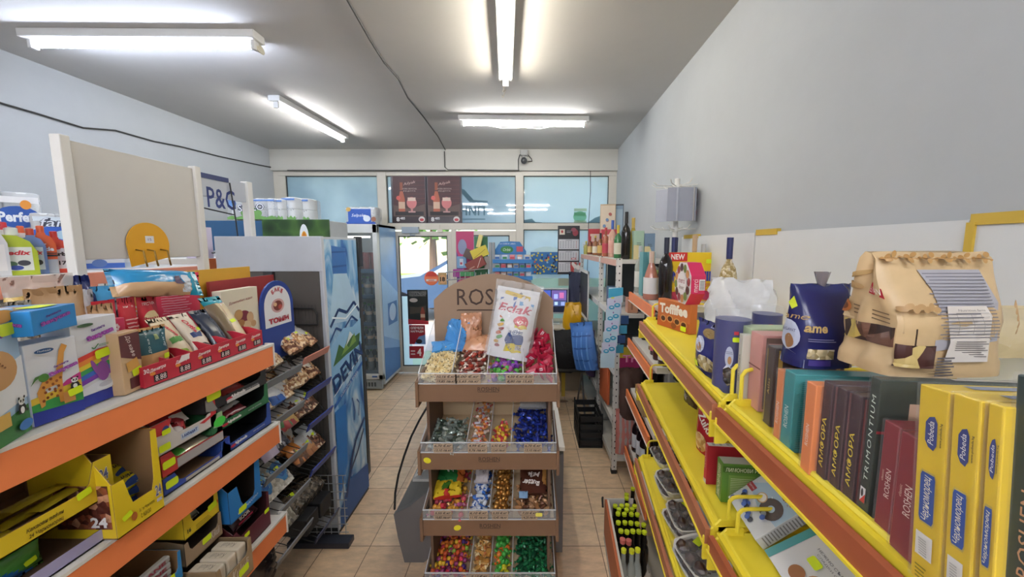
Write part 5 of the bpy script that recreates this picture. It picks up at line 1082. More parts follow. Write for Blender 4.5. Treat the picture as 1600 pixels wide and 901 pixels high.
# ================================================================ snack rack in front of the fridge
RX = -1.10
GRL, BLL, PKL = C('80868c', .4), C('2b3f92', .4), C('c98878', .45)
DKM = C('26272a', .5, .3)
rk = thing('snack_rack', 'black wire snack rack with grey, blue and pink price rails full of nut bags', 'rack', (RX - .15, 1.8, 0))
for y in (1.53, 1.775, 2.005):
    for x in (RX - .26,): bld(G().box(x - .008, x + .008, y - .008, y + .008, 0, 1.35, DKM, .002), 'post', rk)
LV = [(1.13, 1.15), (.95, .975), (.73, .81), (.54, .57), (.33, .2)]
for k, (za, zb_) in enumerate(LV):
    for (y0, y1, z, m) in ((1.47, 1.765, za, GRL), (1.785, 2.015, zb_, (PKL if k == 0 else BLL if k < 4 else C('2a3350', .4)))):
        g = G(); g.prism([(RX - .006, z - .035), (RX + .004, z - .03), (RX + .018, z + .006), (RX + .012, z + .008)], y0, y1, m); bld(g, 'price_rail', rk)
        g = G()
        for i in range(7): g.tube([(RX, y0 + .01 + (y1 - y0 - .02) * i / 6, z - .028), (RX - .26, y0 + .01 + (y1 - y0 - .02) * i / 6, z + .05)], .002, DKM, 5)
        for i in range(4): g.tube([(RX - .26 * i / 3, y0, z - .028 + .078 * i / 3), (RX - .26 * i / 3, y1, z - .028 + .078 * i / 3)], .003, DKM, 5)
        bld(g, 'wire_tray', rk)
g = G()
for i in range(8): g.tube([(RX - .25 + i * .042, 2.017, .04), (RX - .25 + i * .042, 2.017, .4)], .0025, C('b0b4b8', .3, .6), 5)
for i in range(8): g.tube([(RX - .26, 2.017, .05 + i * .05), (RX + .06, 2.017, .05 + i * .05)], .0025, C('b0b4b8', .3, .6), 5)
bld(g, 'wire_side', rk)
bld(G().box(RX - .26, RX + .09, 1.95, 2.02, .0, .035, C('202430', .5), .004), 'foot', rk)
bld(G().box(RX - .275, RX - .268, 1.655, 2.015, .1, 1.1, C('1f2023', .6)), 'back_panel', rk)
# header boards on the rack
hb = thing('header_sign', 'blue arched header sign with white arch and red letters on the snack rack', 'sign', (RX - .10, 1.79, 1.16))
ar = lambda w, h, s=0: [(-w / 2, s), (w / 2, s), (w / 2, h - w / 2)] + [(w / 2 * math.cos(R_(a_)), h - w / 2 + w / 2 * math.sin(R_(a_))) for a_ in range(10, 175, 12)] + [(-w / 2, h - w / 2)]
bo = G().prism(ar(.235, .375), -.008, 0, C('26408f', .4), ax='x').build('board', hb)
a = Art(bo, lambda u, v, l: (l, u - .1175, v), .235, .375)
W8 = .19; a.poly([((x + .1175) / .235, (y_) / .375) for x, y_ in ar(W8, .35, .16)], 'e4e6ea')
a.ell(.5, .68, .2, .09, 'c8a0a0').ell(.5, .68, .14, .065, '7a3a34').ell(.42, .7, .05, .025, 'd8b088').ell(.56, .66, .06, .03, 'b04840')
for i, ch in enumerate('БАКЕ'): q = R_(118 - i * 19); a.txt(ch, .5 + .29 * math.cos(q), .64 + .25 * math.sin(q), .055, 'b02c3c', rot=math.degrees(q) - 90, bold=.05)
a.txt('ТОМИ', .5, .5, .07, 'b02c3c', w=.62, bold=.06)
for y in (-.05, .05): G().box(-.03, -.012, y - .01, y + .01, 0, .33, C('26408f')).build('leg', hb)
cb_ = G().box(-.006, .03, -.1, .1, 0, .36, C('dfd6c0', .5), .001).build('card_board'); put(cb_, (RX - .14, 1.575, 1.16)); tag(cb_, 'cream display card with mixed nuts picture behind the red tray', 'sign')
a = Art(cb_, lambda u, v, l: (.03 + l, u - .1, v), .2, .36)
a.txt('Домлибит ядки', .5, .86, .035, 'a03040', w=.66, rot=5).ell(.55, .64, .2, .1, '7a2c3c').ell(.4, .7, .12, .06, 'b8905c', rot=30).ell(.72, .64, .1, .07, 'c8a47c').ell(.62, .56, .12, .05, 'd8bc94', rot=-20).ell(.45, .6, .1, .04, 'a87848').ell(.8, .56, .08, .04, 'c0986c').txt('JJ KEET', .8, .4, .03, '4a5a44', w=.26)
rb = G().box(-.006, .006, -.2, .2, 0, .4, C('9c3838', .5)).build('back_board'); put(rb, (RX - .23, 1.76, 1.15)); tag(rb, 'dark red board standing behind the blue arched sign', 'board')
yb_ = G().box(-.006, .006, -.17, .17, 0, .45, C('d8a838', .5)).build('back_board'); put(yb_, (RX - .255, 1.66, 1.15)); tag(yb_, 'yellow board edge showing above the dark red board', 'board')
ylb = G().box(-.05, .05, -.06, .06, 0, .11, C('b8982c', .5), .002).build('box'); put(ylb, (RX - .2, 1.79, 1.2)); tag(ylb, 'plain yellow box under the blue arched sign', 'box')
NUT = [('6a3c24', 'd8b48c', 'a8744c'), ('b88858', 'ead0a8', '6c4428'), ('4c2c20', '8c5c44', 'd8c0a0'), ('d8bc94', '9c6c48', 'f0e0c8'), ('3c2c24', '7c5c48', 'c8b8a4')]
def snack(label, y, z, w, h, d, n, top, seed, x=-.05, rx=-46, dz=0, wr=.013, st=True, yaw=0):
    m = n if isinstance(n, bpy.types.Material) else bits(*NUT[n], 70)
    cut = .46 if top else 2
    tm = top and (film('e4e6e8', .62, .15) if top == 1 else C(top, .25))
    o, a = pouch('nut_bag', label, 'bag', (RX + x, y, z + dz + .024), LR + R_(yaw), w, h, d, (lambda u, v, s: m if v < cut - .1 * math.sin(u * 9 + seed) else tm), seed=seed, wr=wr, rx=R_(rx), kind='stand', nu=10, nv=12)
    if st: a.tagp(.45, .5, .22, (seed * 37) % 40 - 20)
    return o, a
za, zb_ = LV[0]
snack('brown nut bag with orange label, near end of the top rack row', 1.585, za, .10, .13, .05, 2, 1, 201, yaw=-10)[1].poly([(.3, .6), (.9, .7), (.85, .95), (.3, .85)], 'c87848')
snack('clear bag of mixed nuts beside the orange labelled bag', 1.69, za, .09, .13, .045, 3, 1, 202, st=False, yaw=8)
snack('nut bag with white top and orange label behind the pink rail', 1.83, zb_, .1, .15, .05, 0, 'e0dedc', 203, yaw=-6)[1].poly([(.2, .3), (.8, .4), (.8, .58), (.2, .5)], 'd07c4c')
snack('white topped bag of brown nuts in the middle of the pink rail', 1.91, zb_, .09, .16, .045, 1, 'dcdad8', 204, dz=.01, yaw=6)
snack('clear bag of pale nuts at the end of the pink rail', 1.985, zb_, .09, .14, .045, 0, 1, 205, yaw=14)
snack('white bag of nuts lying behind the first row', 1.72, za, .12, .17, .05, 3, 'e4e2e0', 206, x=-.16, dz=.05, yaw=-20)
snack('white bag of dark nuts behind the pink rail bags', 1.86, zb_, .12, .17, .05, 2, 'e2e2e0', 207, x=-.16, dz=.05, yaw=10)
za, zb_ = LV[1]
snack('peach nut bag with orange strip on the second rack row', 1.59, za, .1, .13, .05, 3, 1, 208)[1].rect(.6, .3, .9, .7, 'd8905c')
o, a = snack('blue and silver foil snack bag low on the second row', 1.68, za, .11, .11, .05, 0, 0, 209, st=False); o.data.materials.clear(); o.data.materials.append(bits('2c5cb0', 'c8ccd4', '1c3a80', 22, .2)); o.data.polygons.foreach_set('material_index', [0] * len(o.data.polygons))
snack('clear pouch printed with coffee beans behind the blue rail', 1.81, zb_, .085, .15, .045, 3, 'd8d4d2', 210, st=False, yaw=-20)[1].rect(.2, .3, .8, .6, '4a3430')
snack('clear bag of light nuts in the middle of the second row', 1.9, zb_, .09, .13, .045, 1, 1, 211, st=False, yaw=10)
snack('nut bag with white label at the end of the second row', 1.985, zb_, .09, .14, .05, 0, 'd8d2c8', 212, st=False)[1].rect(.3, .6, .7, .8, 'e4e8e8')
snack('small pale nut bag on the join of the second row', 1.755, za, .08, .11, .04, 3, 1, 213, st=False)
za, zb_ = LV[2]
snack('lilac coffee pouch on the third rack row', 1.60, za, .095, .17, .05, C('c8bcd4', .3), 0, 214, rx=-30)[1].txt('Sütli', .5, .7, .1, '6a5c88', w=.6, shear=.3)
snack('dark crinkled bag of nuts next to the lilac pouch', 1.69, za, .09, .12, .05, bits('2a2830', '4a4650', '8a8890', 40, .2), 0, 215, st=False)
snack('red and green sweet bag with silver frill on the third row', 1.755, za, .12, .15, .05, bits('a83c3c', 'c8a45c', '4c7c48', 26), 'b8b4b0', 216, dz=.07, st=False)
snack('white bag with dark raisins print behind the blue rail', 1.86, zb_, .1, .16, .05, 2, 'd4d8d8', 217, yaw=-10)
snack('silver topped bag of raisins at the end of the third row', 1.955, zb_, .11, .17, .05, 2, 'c8d0d4', 218, yaw=12)
za, zb_ = LV[3]
for y, lb, s_ in ((1.57, 'white rice snack bag at the near end of the fourth row', 219), (1.68, 'white and blue snack bag with blue fan print on the fourth row', 220)):
    o, a = snack(lb, y, za, .12, .19, .06, bits('d8d4c8', 'b8b4a8', 'e8e6dc', 80), 0, s_, rx=-40)
    a.ell(.5, .4, .36, .26, '3c7cb4').ell(.5, .42, .2, .16, '2458a0').poly([(.5, .3), (.1, .6), (.3, .66)], '8cc0dc').poly([(.5, .3), (.9, .6), (.7, .66)], '8cc0dc')
snack('orange edged bag of dates on the fourth row', 1.83, zb_, .1, .14, .05, bits('5c3c2c', '7a543c', 'c8804c', 40), 'c87c3c', 221)
snack('clear bag of brown bagels on the fourth row', 1.91, zb_, .1, .13, .05, bits('a87048', 'c08c5c', '8a5838', 30), 1, 222)
snack('silver raisin bag at the end of the fourth row', 1.985, zb_, .09, .16, .05, 2, 'ccd4d8', 223)
snack('dark bag of seeds beside the dates', 1.865, zb_, .1, .12, .05, 4, 0, 224, x=-.14, dz=.04, st=False)
for y, lb, s_ in ((1.8, 'clear bag of dark seeds bulging above the bottom row', 225), (1.93, 'second clear bag of dark seeds at the corner of the rack', 226)):
    o, a = snack(lb, y, .34, .17, .16, .1, bits('4a4238', '6a5e50', '2c2620', 60, .2), 0, s_, rx=-70, st=s_ == 225, wr=.014)
    b_ = G().box(-.12, .12, -.055, .055, 0, .085, DKM, .004).build('wire_basket'); put(b_, (RX - .13, y + .0, .245)); tag(b_, ('dark basket under the first bag of seeds', 'dark basket under the corner bag of seeds')[s_ - 225], 'basket')
snack('red and cream pasta bag on the bottom row', 1.85, .2, .1, .12, .06, bits('c8b488', 'a88c5c', 'e0d0a8', 40), 'b8303c', 227, st=False); snack('red foil bag at the front of the bottom row', 1.93, .2, .07, .13, .05, C('b02c34', .25), 0, 228, st=False, rx=-60); snack('green foil bag at the end of the bottom row', 1.995, .2, .08, .13, .05, C('2c8a48', .25), 0, 229, st=False)
for y, s_ in ((1.59, 230), (1.7, 231)): snack(('clear snack bag in the lowest grey basket', 'second clear snack bag in the lowest grey basket, farther along')[s_ - 230], y, LV[4][0], .11, .15, .06, bits('8a8478', 'b8b4a8', '5a544c', 50), 1, s_)
r5 = random.Random(77)
for k, (za, zb_) in enumerate(LV[:4]):
    for i, (y, z) in enumerate(((1.6, za), (1.71, za), (1.83, zb_), (1.93, zb_))):
        snack(('white', 'clear', 'pale', 'silver')[i] + ' topped bag of ' + ('mixed nuts', 'walnuts', 'raisins', 'almonds')[(i + k) % 4] + ' pushed to the back of the ' + ('top', 'second', 'third', 'fourth') [k] + ' rack row', y + r5.uniform(-.02, .02), z, .1, .17, .05, (i + k) % 5, ('e4e4e2', 1, 'd8d4cc', 'c4c8cc')[i], 500 + k * 4 + i, x=-.14 + r5.uniform(-.02, .02), dz=.035, rx=-30 + r5.uniform(-14, 10), yaw=r5.uniform(-35, 35), wr=.02, st=(i + k) % 2 == 0)
# ================================================================ sweets in the trays
def sweet(kind, c1, c2=None, sz=.034, met=0):
    """one wrapped sweet: 'twist' roll with two fans, 'ball' foil ball, 'flat' sachet, 'stick' wafer stick, 'cube' toffee"""
    g = G(); m1 = C(c1, .28, met, .12, 60); m2 = C(c2 or c1, .3, met, .1, 60); L = sz
    X90 = M.Rotation(R_(90), 4, 'Y')
    def fan(s, r):
        vs = [(s * L * .42, 0, 0)]; n = 9
        for i in range(n): q = 2 * math.pi * i / n; k = r * (1 if i % 2 else .72); vs.append((s * L * (.82 if i % 2 else .74), k * math.cos(q), k * math.sin(q) * .75))
        g.add(vs, [(0, 1 + i, 1 + (i + 1) % n) for i in range(n)], m2)
    if kind == 'twist':
        g.lathe([(.001, -L * .5), (L * .15, -L * .44), (L * .25, -L * .3), (L * .27, 0), (L * .25, L * .3), (L * .15, L * .44), (.001, L * .5)], m1, 8, X90); fan(1, L * .3); fan(-1, L * .3)
    elif kind == 'ball':
        g.ball((0, 0, 0), L * .36, m1, 10)
        if c2: fan(1, L * .26); fan(-1, L * .26)
    elif kind == 'stick':
        g.box(-L * .8, L * .8, -L * .2, L * .2, -L * .2, L * .2, m1, L * .06); g.box(-L * 1.1, -L * .8, -L * .2, L * .2, -L * .03, L * .03, m2); g.box(L * .8, L * 1.1, -L * .2, L * .2, -L * .03, L * .03, m2); g.box(-L * .805, -L * .5, -L * .205, L * .205, -L * .205, L * .205, m2, L * .06)
    elif kind == 'cube':
        g.box(-L * .55, L * .55, -L * .28, L * .28, -L * .22, L * .22, m1, L * .08); g.box(-L * .56, -L * .35, -L * .285, L * .285, -L * .225, L * .225, m2); fan(1, L * .24); fan(-1, L * .24)
    elif kind == 'flat':
        q, _ = pouch_mesh(L * 2.2, L * 1.5, L * .55, m1, 'pillow', 3, .002, .08, 8, 7); g = q
        g.v = [(x, y, z - L * .75) for x, y, z in g.v]; g.add([(-L * .55, -L * .3, -L * .25), (L * .55, -L * .3, -L * .25), (L * .55, -L * .3, L * .3), (-L * .55, -L * .3, L * .3)], [(0, 1, 2, 3)], m2)
        g.add([(-L * .45, -L * .31, -L * .05), (L * .45, -L * .31, -L * .05), (L * .45, -L * .31, L * .08), (-L * .45, -L * .31, L * .08)], [(0, 1, 2, 3)], m1)
    elif kind == 'daisy':
        g.box(-L * .5, L * .5, -L * .3, L * .3, -L * .22, L * .22, m1, L * .1); fan(1, L * .32); fan(-1, L * .32)
        for x, y, z in ((.15, -.1, .23), (-.25, .1, .23), (.2, -.31, .05), (-.2, -.31, -.05)): g.ball((x * L, y * L, z * L), L * .07, C('3a2c24'), 6)
    o = g.build('sweet', smooth=kind in ('ball',))
    return o
def heap(bn, protos, label, nx, ny, f0=0.0, f1=1.0, sl=.20, dz=0.0, seed=1, rz=None, tilt=25, hump=.008, jit=.35, nm=None):
    """sweets over the tray floor from depth fraction f0 (front) to f1; slope sl to the back"""
    nm = NMS[seed - 1]; x0, x1, z = bn; r = random.Random(seed); y0, y1 = SY0 + .014 + (SY1 - SY0 - .03) * f0, SY0 + .014 + (SY1 - SY0 - .03) * f1; k = 0
    for lay in (0, 1):
        for j in range(ny):
            for i in range(nx):
                if lay == 0 and (j > 1 and (i + j) % 2): continue
                mg = .018; u = (i + .5 + r.uniform(-jit, jit)) / nx; v = (j + .5 + r.uniform(-jit, jit)) / ny
                x = x0 + mg + (x1 - x0 - 2 * mg) * u; y = y0 + (y1 - y0) * v
                zz = z + dz + (.002 if lay == 0 else .021) + (y - SY0) * sl + hump * math.sin(math.pi * u) + r.uniform(-.003, .003)
                p = protos[k % len(protos)] if len(protos) < 4 else r.choice(protos)
                e_ = (R_(r.uniform(-tilt, tilt)) + 0, R_(r.uniform(-tilt, tilt)), R_(r.uniform(0, 360)) if rz is None else R_(rz + r.uniform(-30, 30)))
                if 'used' not in p: c = p; p['used'] = 1
                else: c = dup(p)
                c.location = (x, y, zz); c.rotation_euler = e_; tag(c, label, 'sweet', label); c.name = nm; k += 1
NMS = 'cream_sweet wafer_sweet purple_sweet wafer_sachet silver_sweet stick_sweet yellow_sweet blue_sweet pink_sweet milk_sweet gold_ball copper_sweet fruit_sweet toffee citrus_sweet green_sweet'.split()
B = BINS
heap(B[0][0], [sweet('daisy', 'e4d4a4', 'e8dcb8', .036), sweet('daisy', 'dcc48c', 'e4d09c', .036)], 'cream sweet with dark dots in the first bin of the top tray', 6, 8, f1=.72, sl=.28, seed=1, tilt=40)
heap(B[0][1], [sweet('stick', 'e0d8cc', '8c3428', .024), sweet('twist', 'a03828', '5a2420', .032), sweet('twist', '6a3428', 'd8d0c4', .032)], 'red and white wafer sweet in the second bin of the top tray', 5, 8, f1=.74, sl=.28, seed=2, rz=60, tilt=20)
heap(B[0][2], [sweet('ball', '7a3c9c', '7a3c9c', .036), sweet('ball', '4c9c3c', '4c9c3c', .034), sweet('ball', 'd8843c', 'd8843c', .034), sweet('ball', 'a44c94', 'a44c94', .036), sweet('ball', '6a3490', 'b890c8', .036)], 'purple, green or orange round sweet in the third bin of the top tray', 6, 7, f1=.66, sl=.28, seed=3)
heap(B[0][3], [sweet('flat', 'b01c3c', 'e8dce0', .022), sweet('flat', 'a81c3c', 'b42444', .022)], 'crimson wafer sachet in the last bin of the top tray', 4, 7, sl=.42, seed=4, tilt=38, hump=.02)
heap(B[1][0], [sweet('twist', '98a49c', 'b8c0b8', .036, .6), sweet('twist', '5c6c60', 'a8b4ac', .036, .6), sweet('twist', 'a8b0a4', '7a8878', .034, .5)], 'silver green twisted sweet in the second tray', 6, 6, f1=.6, sl=.2, seed=5, tilt=45)
heap(B[1][1], [sweet('stick', 'd8c0a8', 'b83c34', .02), sweet('twist', 'd88c4c', 'e8dcd0', .032), sweet('stick', 'c8c4d0', 'c04440', .02)], 'orange, red and white stick sweet in the second tray', 4, 9, sl=.26, seed=6, tilt=30)
heap(B[1][2], [sweet('twist', 'd8b83c', 'b02c3c', .03), sweet('twist', 'b83444', 'd8b43c', .03), sweet('twist', 'd0902c', 'c83440', .03)], 'yellow and red twisted sweet in the second tray', 4, 5, f1=.48, sl=.2, seed=7, tilt=45)
heap(B[1][3], [sweet('twist', '24348c', '2c44a8', .034, .4), sweet('twist', '1c2464', '3858b8', .034, .4), sweet('twist', '2c3c94', '141c48', .034, .4)], 'dark blue shiny twisted sweet in the second tray', 7, 7, f1=.88, sl=.24, seed=8, tilt=50)
heap(B[2][0], [sweet('ball', 'c84c5c', 'd88c9c', .034), sweet('ball', 'd8a03c', 'd8a03c', .032), sweet('twist', 'b85c84', 'c88ca8', .032), sweet('ball', 'c03440', 'c03440', .034)], 'pink, red or yellow fruit sweet in the third tray', 6, 7, sl=.2, seed=9)
heap(B[2][1], [sweet('twist', 'c8d0dc', '3464b0', .033), sweet('twist', '3c70c0', 'd8dce4', .033), sweet('cube', 'd8dce0', '2c58a8', .03)], 'blue and white twisted sweet in the third tray', 4, 8, f1=.85, sl=.24, seed=10, tilt=45)
heap(B[2][2], [sweet('ball', 'c8944c', 'a87434', .036, .7), sweet('ball', 'b07c38', '8a5c28', .034, .7)], 'gold foil ball in the third tray', 4, 8, sl=.22, seed=11)
heap(B[2][3], [sweet('twist', 'a8784c', 'c8a078', .034, .3), sweet('twist', '6a4430', 'b8906c', .034, .3), sweet('twist', 'c0946c', '5c3828', .034, .3)], 'copper brown twisted sweet in the third tray', 6, 5, f1=.55, sl=.2, seed=12, tilt=45)
FRU = [sweet('ball', c, c, .03) for c in ('d8b02c', 'c8542c', '7c2c5c', '4c2c74', 'b83048', '8cac3c', 'd8782c', '9c3c6c')]
heap(B[3][0], FRU, 'small round fruit sweet of mixed colours in the lowest tray', 8, 11, sl=.26, seed=13)
heap(B[3][1], [sweet('cube', 'd0a058', 'e4d0a0', .032), sweet('cube', 'c08c44', 'b06c38', .032)], 'golden toffee in the lowest tray', 4, 9, sl=.26, seed=14, tilt=40)
heap(B[3][2], [sweet('ball', c, c, .036) for c in ('d8742c', '3c9c3c', 'c8c02c', '4cac48')], 'orange, green or yellow round sweet in the lowest tray', 4, 8, sl=.26, seed=15)
heap(B[3][3], [sweet('twist', '1c6c40', '3c9c68', .034, .4), sweet('twist', '144c30', '2c8454', .034, .4)], 'dark green shiny twisted sweet in the lowest tray', 7, 7, f1=.7, sl=.24, seed=16, tilt=50)
# bags lying on the sweets
def bag(label, bn, f, z, w, h, d, mat, rx=-30, rz=0, seed=1, wr=.012, kind='stand', name='candy_bag', dx=0, **k):
    x = (bn[0] + bn[1]) / 2 + dx; y = SY0 + .014 + (SY1 - SY0) * f - (.02 if bn[2] < 1 else 0); z += .038 if bn[2] < 1 else 0
    return pouch(name, label, 'bag', (x, y, bn[2] + z), R_(rz), w, h, d, mat, seed=seed, wr=wr, rx=R_(rx), kind=kind, **k)
bag('crumpled light blue bag over the cream sweets', B[0][0], .72, .075, .12, .15, .05, C('4c94d4', .18), rx=-22, rz=-24, seed=301, wr=.024, dx=.03)
bag('blue corner of the crumpled bag lying flat on the cream sweets', B[0][0], .55, .085, .135, .07, .03, C('4c94d4', .18), rx=-60, rz=14, seed=302, wr=.02, dx=.01)
bag('upright crumpled peach bag behind the red and white sweets', B[0][1], .78, .09, .1, .16, .05, C('c08a68', .2), rx=-10, rz=10, seed=303, wr=.024, dx=-.025)
bag('peach bag folded over the red and white sweets', B[0][1], .62, .075, .14, .1, .06, C('c89470', .18), rx=-48, rz=-6, seed=304, wr=.018)
o, a = bag('tall white sweet bag leaning on the arched header with yellow bar code panel', B[0][2], .40, .068, .195, .315, .075, C('e4e4e6', .3), rx=-14, rz=-4, seed=305, wr=.012, dx=.0)
o.rotation_euler = (R_(-14), R_(9), R_(-6))
a.poly([(.12, .84), (.5, .88), (.48, .72), (.12, .72)], '3c64b0').poly([(.2, .9), (.8, .84), (.8, .9), (.2, .96)], 'd8b83c').txt('полный вкус', .5, .9, .03, '5a3c14', w=.5, rot=-4).poly([(.58, .82), (.92, .8), (.92, .74), (.58, .76)], '6ca0d0').txt('Eclak', .5, .7, .11, 'b8344c', w=.82, shear=.2, bold=.02)
a.ell(.7, .52, .17, .1, 'c83440').rect(.55, .43, .85, .48, 'd8c03c').txt('HOPE', .7, .52, .05, 'f0e8d8', w=.26, bold=.03).rect(.42, .14, .82, .34, '26407c').rect(.42, .1, .82, .22, 'd8c42c').txt('ИМЕНИТ', .62, .37, .05, '26407c', w=.34, bold=.03).rect(.66, .13, .8, .21, 'e8e8e8')
for i in range(9): a.rect(.67 + i * .014, .135, .676 + i * .014, .205, '2a2a2a')
for i in range(8): a.ell(.22 + .04 * (i % 2), .56 - i * .055, .06, .022, ('b86c4c', '4c8c3c', 'c8a04c', '8c3c3c')[i % 4])
g_, _ = pouch_mesh(.218, .345, .088, film('e8ecee', .2, .1), 'stand', 306, .014); g_.build('clear_film', o, True, weld=.0004)
bag('pale blue paper scrap on the purple sweets', B[0][2], .42, .072, .07, .035, .008, C('b8c4d8', .4), rx=-75, seed=307, wr=.004, dx=.035, name='paper_scrap')
o, a = bag('clear bag flattened behind the dark blue sweets', B[1][3], .62, .075, .13, .1, .03, film('c8ccce', .5, .12), rx=-50, seed=308, wr=.012)
o, a = bag('flattened clear bag over the orange and white sweets', B[1][1], .95, .09, .06, .06, .02, C('a87858', .3), rx=-30, seed=309, wr=.01, name='candy_bag')
o, a = bag('dark green printed bag at the back of the fruit sweets', B[2][0], .42, .05, .13, .1, .03, (lambda u, v, s: C('1c5c2c', .2) if u < .7 else C('a85c2c', .2)), rx=-58, seed=310, wr=.01); a.txt('Jelly', .4, .6, .3, 'e0e8e0', w=.5, rot=180, bold=.03)
o, a = bag('crumpled yellow bag with red and green edge over the fruit sweets', B[2][0], .18, .03, .13, .09, .035, (lambda u, v, s: C('d8b82c', .18) if abs(u - .45) > .12 or v > .7 else (C('b8342c', .2) if v < .35 else C('3c6c24', .2))), rx=-70, rz=10, seed=311, wr=.022)
o, a = bag('white bag with script over the blue and white sweets', B[2][1], .42, .05, .065, .08, .025, C('c8c4c8', .25), rx=-58, seed=312, wr=.01); a.txt('ISST', .55, .7, .2, '2c2c30', w=.4, rot=160, shear=.3)
o, a = bag('brown milk candy bag lying upside down over the copper sweets', B[2][3], .24, .032, .125, .135, .03, (lambda u, v, s: C('c08c4c', .2) if (u > .84 and v > .3) else C('4c2a20', .2)), rx=-62, seed=313, wr=.008)
a.txt('Milk', .52, .62, .17, 'e4dcd4', w=.42, rot=180, shear=.2, bold=.03).txt('Butter', .4, .32, .2, 'e4dcd4', w=.62, rot=172, shear=.2, bold=.03)
bag('pale blue scrap beside the brown milk candy bag', B[2][3], .16, .03, .04, .03, .006, C('88acd0', .4), rx=-60, seed=314, dx=-.045, name='paper_scrap', wr=.003)
bag('clear olive green bag lying behind the dark green sweets', B[3][3], .5, .06, .13, .12, .05, C('4c5c20', .15), rx=-40, seed=315, wr=.02)
bag('yellow and green bag edge at the back of the mixed fruit sweets', B[3][0], .6, .08, .05, .09, .02, (lambda u, v, s: C('d8c42c', .2) if u < .5 else C('3c7c2c', .2)), rx=-30, rz=-30, seed=316, dx=-.05, wr=.012)
# ================================================================ bottles
def bottle(kind, h, r, c, cap, lab=None, name='bottle', neck=.32, m=None, cz=None):
    """prototype: body, cap, label as parts"""
    m = m or C(c, .1); g = G(); nr = r * neck
    if kind == 'wine': pr = [(r * .9, 0), (r, h * .02), (r, h * .56), (r * .8, h * .65), (nr, h * .74), (nr, h * .97), (nr * 1.1, h * .975), (nr * 1.1, h)]
    elif kind == 'champ': pr = [(r * .9, 0), (r, h * .02), (r, h * .4), (r * .7, h * .58), (nr, h * .78), (nr, h)]
    elif kind == 'square': pr = [(r * .95, 0), (r, h * .02), (r, h * .62), (r * .8, h * .68), (nr, h * .73), (nr, h)]
    else: pr = [(r * .85, 0), (r, h * .04), (r, h * .3), (r * .92, h * .36), (r, h * .42), (r, h * .62), (nr, h * .86), (nr, h)]
    g.lathe(pr, m, 18); o = g.build(name, smooth=True)
    if cap:
        z0 = h * (.76 if kind == 'wine' else .74 if kind == 'champ' else .9)
        z0 = cz * h if cz else z0
        G().lathe([(nr * 1.12, z0), (nr * 1.16, h * 1.005), (0, h * 1.006)], C(cap, .35), 14).build('cap', o, True)
    if lab:
        z0, z1 = (h * .12, h * .46) if kind != 'pet' else (h * .42, h * .6)
        G().lathe([(r * 1.012, z0), (r * 1.012, z1)], C(lab, .5), 18).build('label', o, True)
    return o
def at(o, p, label, cat='bottle', group=None, rz=None, scale=None):
    o.location = p; tag(o, label, cat, group)
    if scale: o.scale = (scale,) * 3
    return o
zs3 = 1.3965
at(bottle('wine', .345, .037, '201c1c', '23283c', None), (.745, 2.04, zs3), 'dark wine bottle with blue foil neck in front of the yellow cereal box')
bx = G().box(-.036, .036, -.036, .036, 0, .265, C('6ba4a8', .4), .002).build('bottle_box'); at(bx, (.725, 2.3, zs3), 'teal gift box beside the pink wine bottle', 'box'); Art(bx, lambda u, v, l: (u - .036, -.036 - l, v), .072, .265).poly([(0, 0), (.4, 0), (.7, .4), (.3, 1), (0, 1)], '4c8a92')
at(bottle('champ', .27, .042, 'b07868', 'c8b0a0', 'dcdad8', neck=.3), (.70, 2.14, zs3), 'pink wine bottle with white label before the teal gift box')
for x, y, lb in ((.845, 2.2, 'dark bottle with blue foil neck behind the cereal box'), (.885, 2.28, 'second dark bottle with blue foil neck behind the cereal box')): at(bottle('wine', .35, .037, '2a3024', '252c5c', None), (x, y, zs3), lb, group='blue necked bottles')
at(bottle('wine', .36, .036, 'b09c7c', 'b89c7c', None), (.93, 2.12, zs3), 'clear bottle with beige foil neck behind the cereal box')
at(bottle('wine', .31, .034, '9aa4a4', 'b0b4b8', 'd0d0cc'), (.98, 2.12, zs3), 'pale bottle with silver cap next to the wall boards'); at(bottle('wine', .3, .034, 'a0a49c', 'b8bcbc', 'd8d8d0'), (.73, 2.46, zs3), 'short pale bottle with silver cap in front of the card spinner')
at(bottle('wine', .40, .037, 'b8a888', '2a3160', None, m=bits('c8b890', 'a08c5c', 'd8ccb0', 80, .15)), (.925, 1.74, ZA + .002), 'sparkling gold flecked bottle with blue neck standing by the wall boards')
bw = thing('plastic_bowl', 'lime green plastic bowl in clear film behind the teal gift box', 'bowl', (.80, 2.5, zs3)); G().lathe([(.03, 0), (.055, .03), (.07, .06), (.066, .06), (.05, .03), (.0, .006)], C('a8c83c', .4), 20).build('body', bw, True); G().lathe([(.075, 0), (.078, .07), (.03, .1), (0, .1)], film('e8ecec', .2), 16).build('film_wrap', bw, True); bw.location.z += .08
b_ = G().box(-.05, .05, -.045, .045, 0, .08, C('d08858', .5), .003).build('box'); at(b_, (.80, 2.5, zs3), 'orange carton under the lime green bowl', 'box')
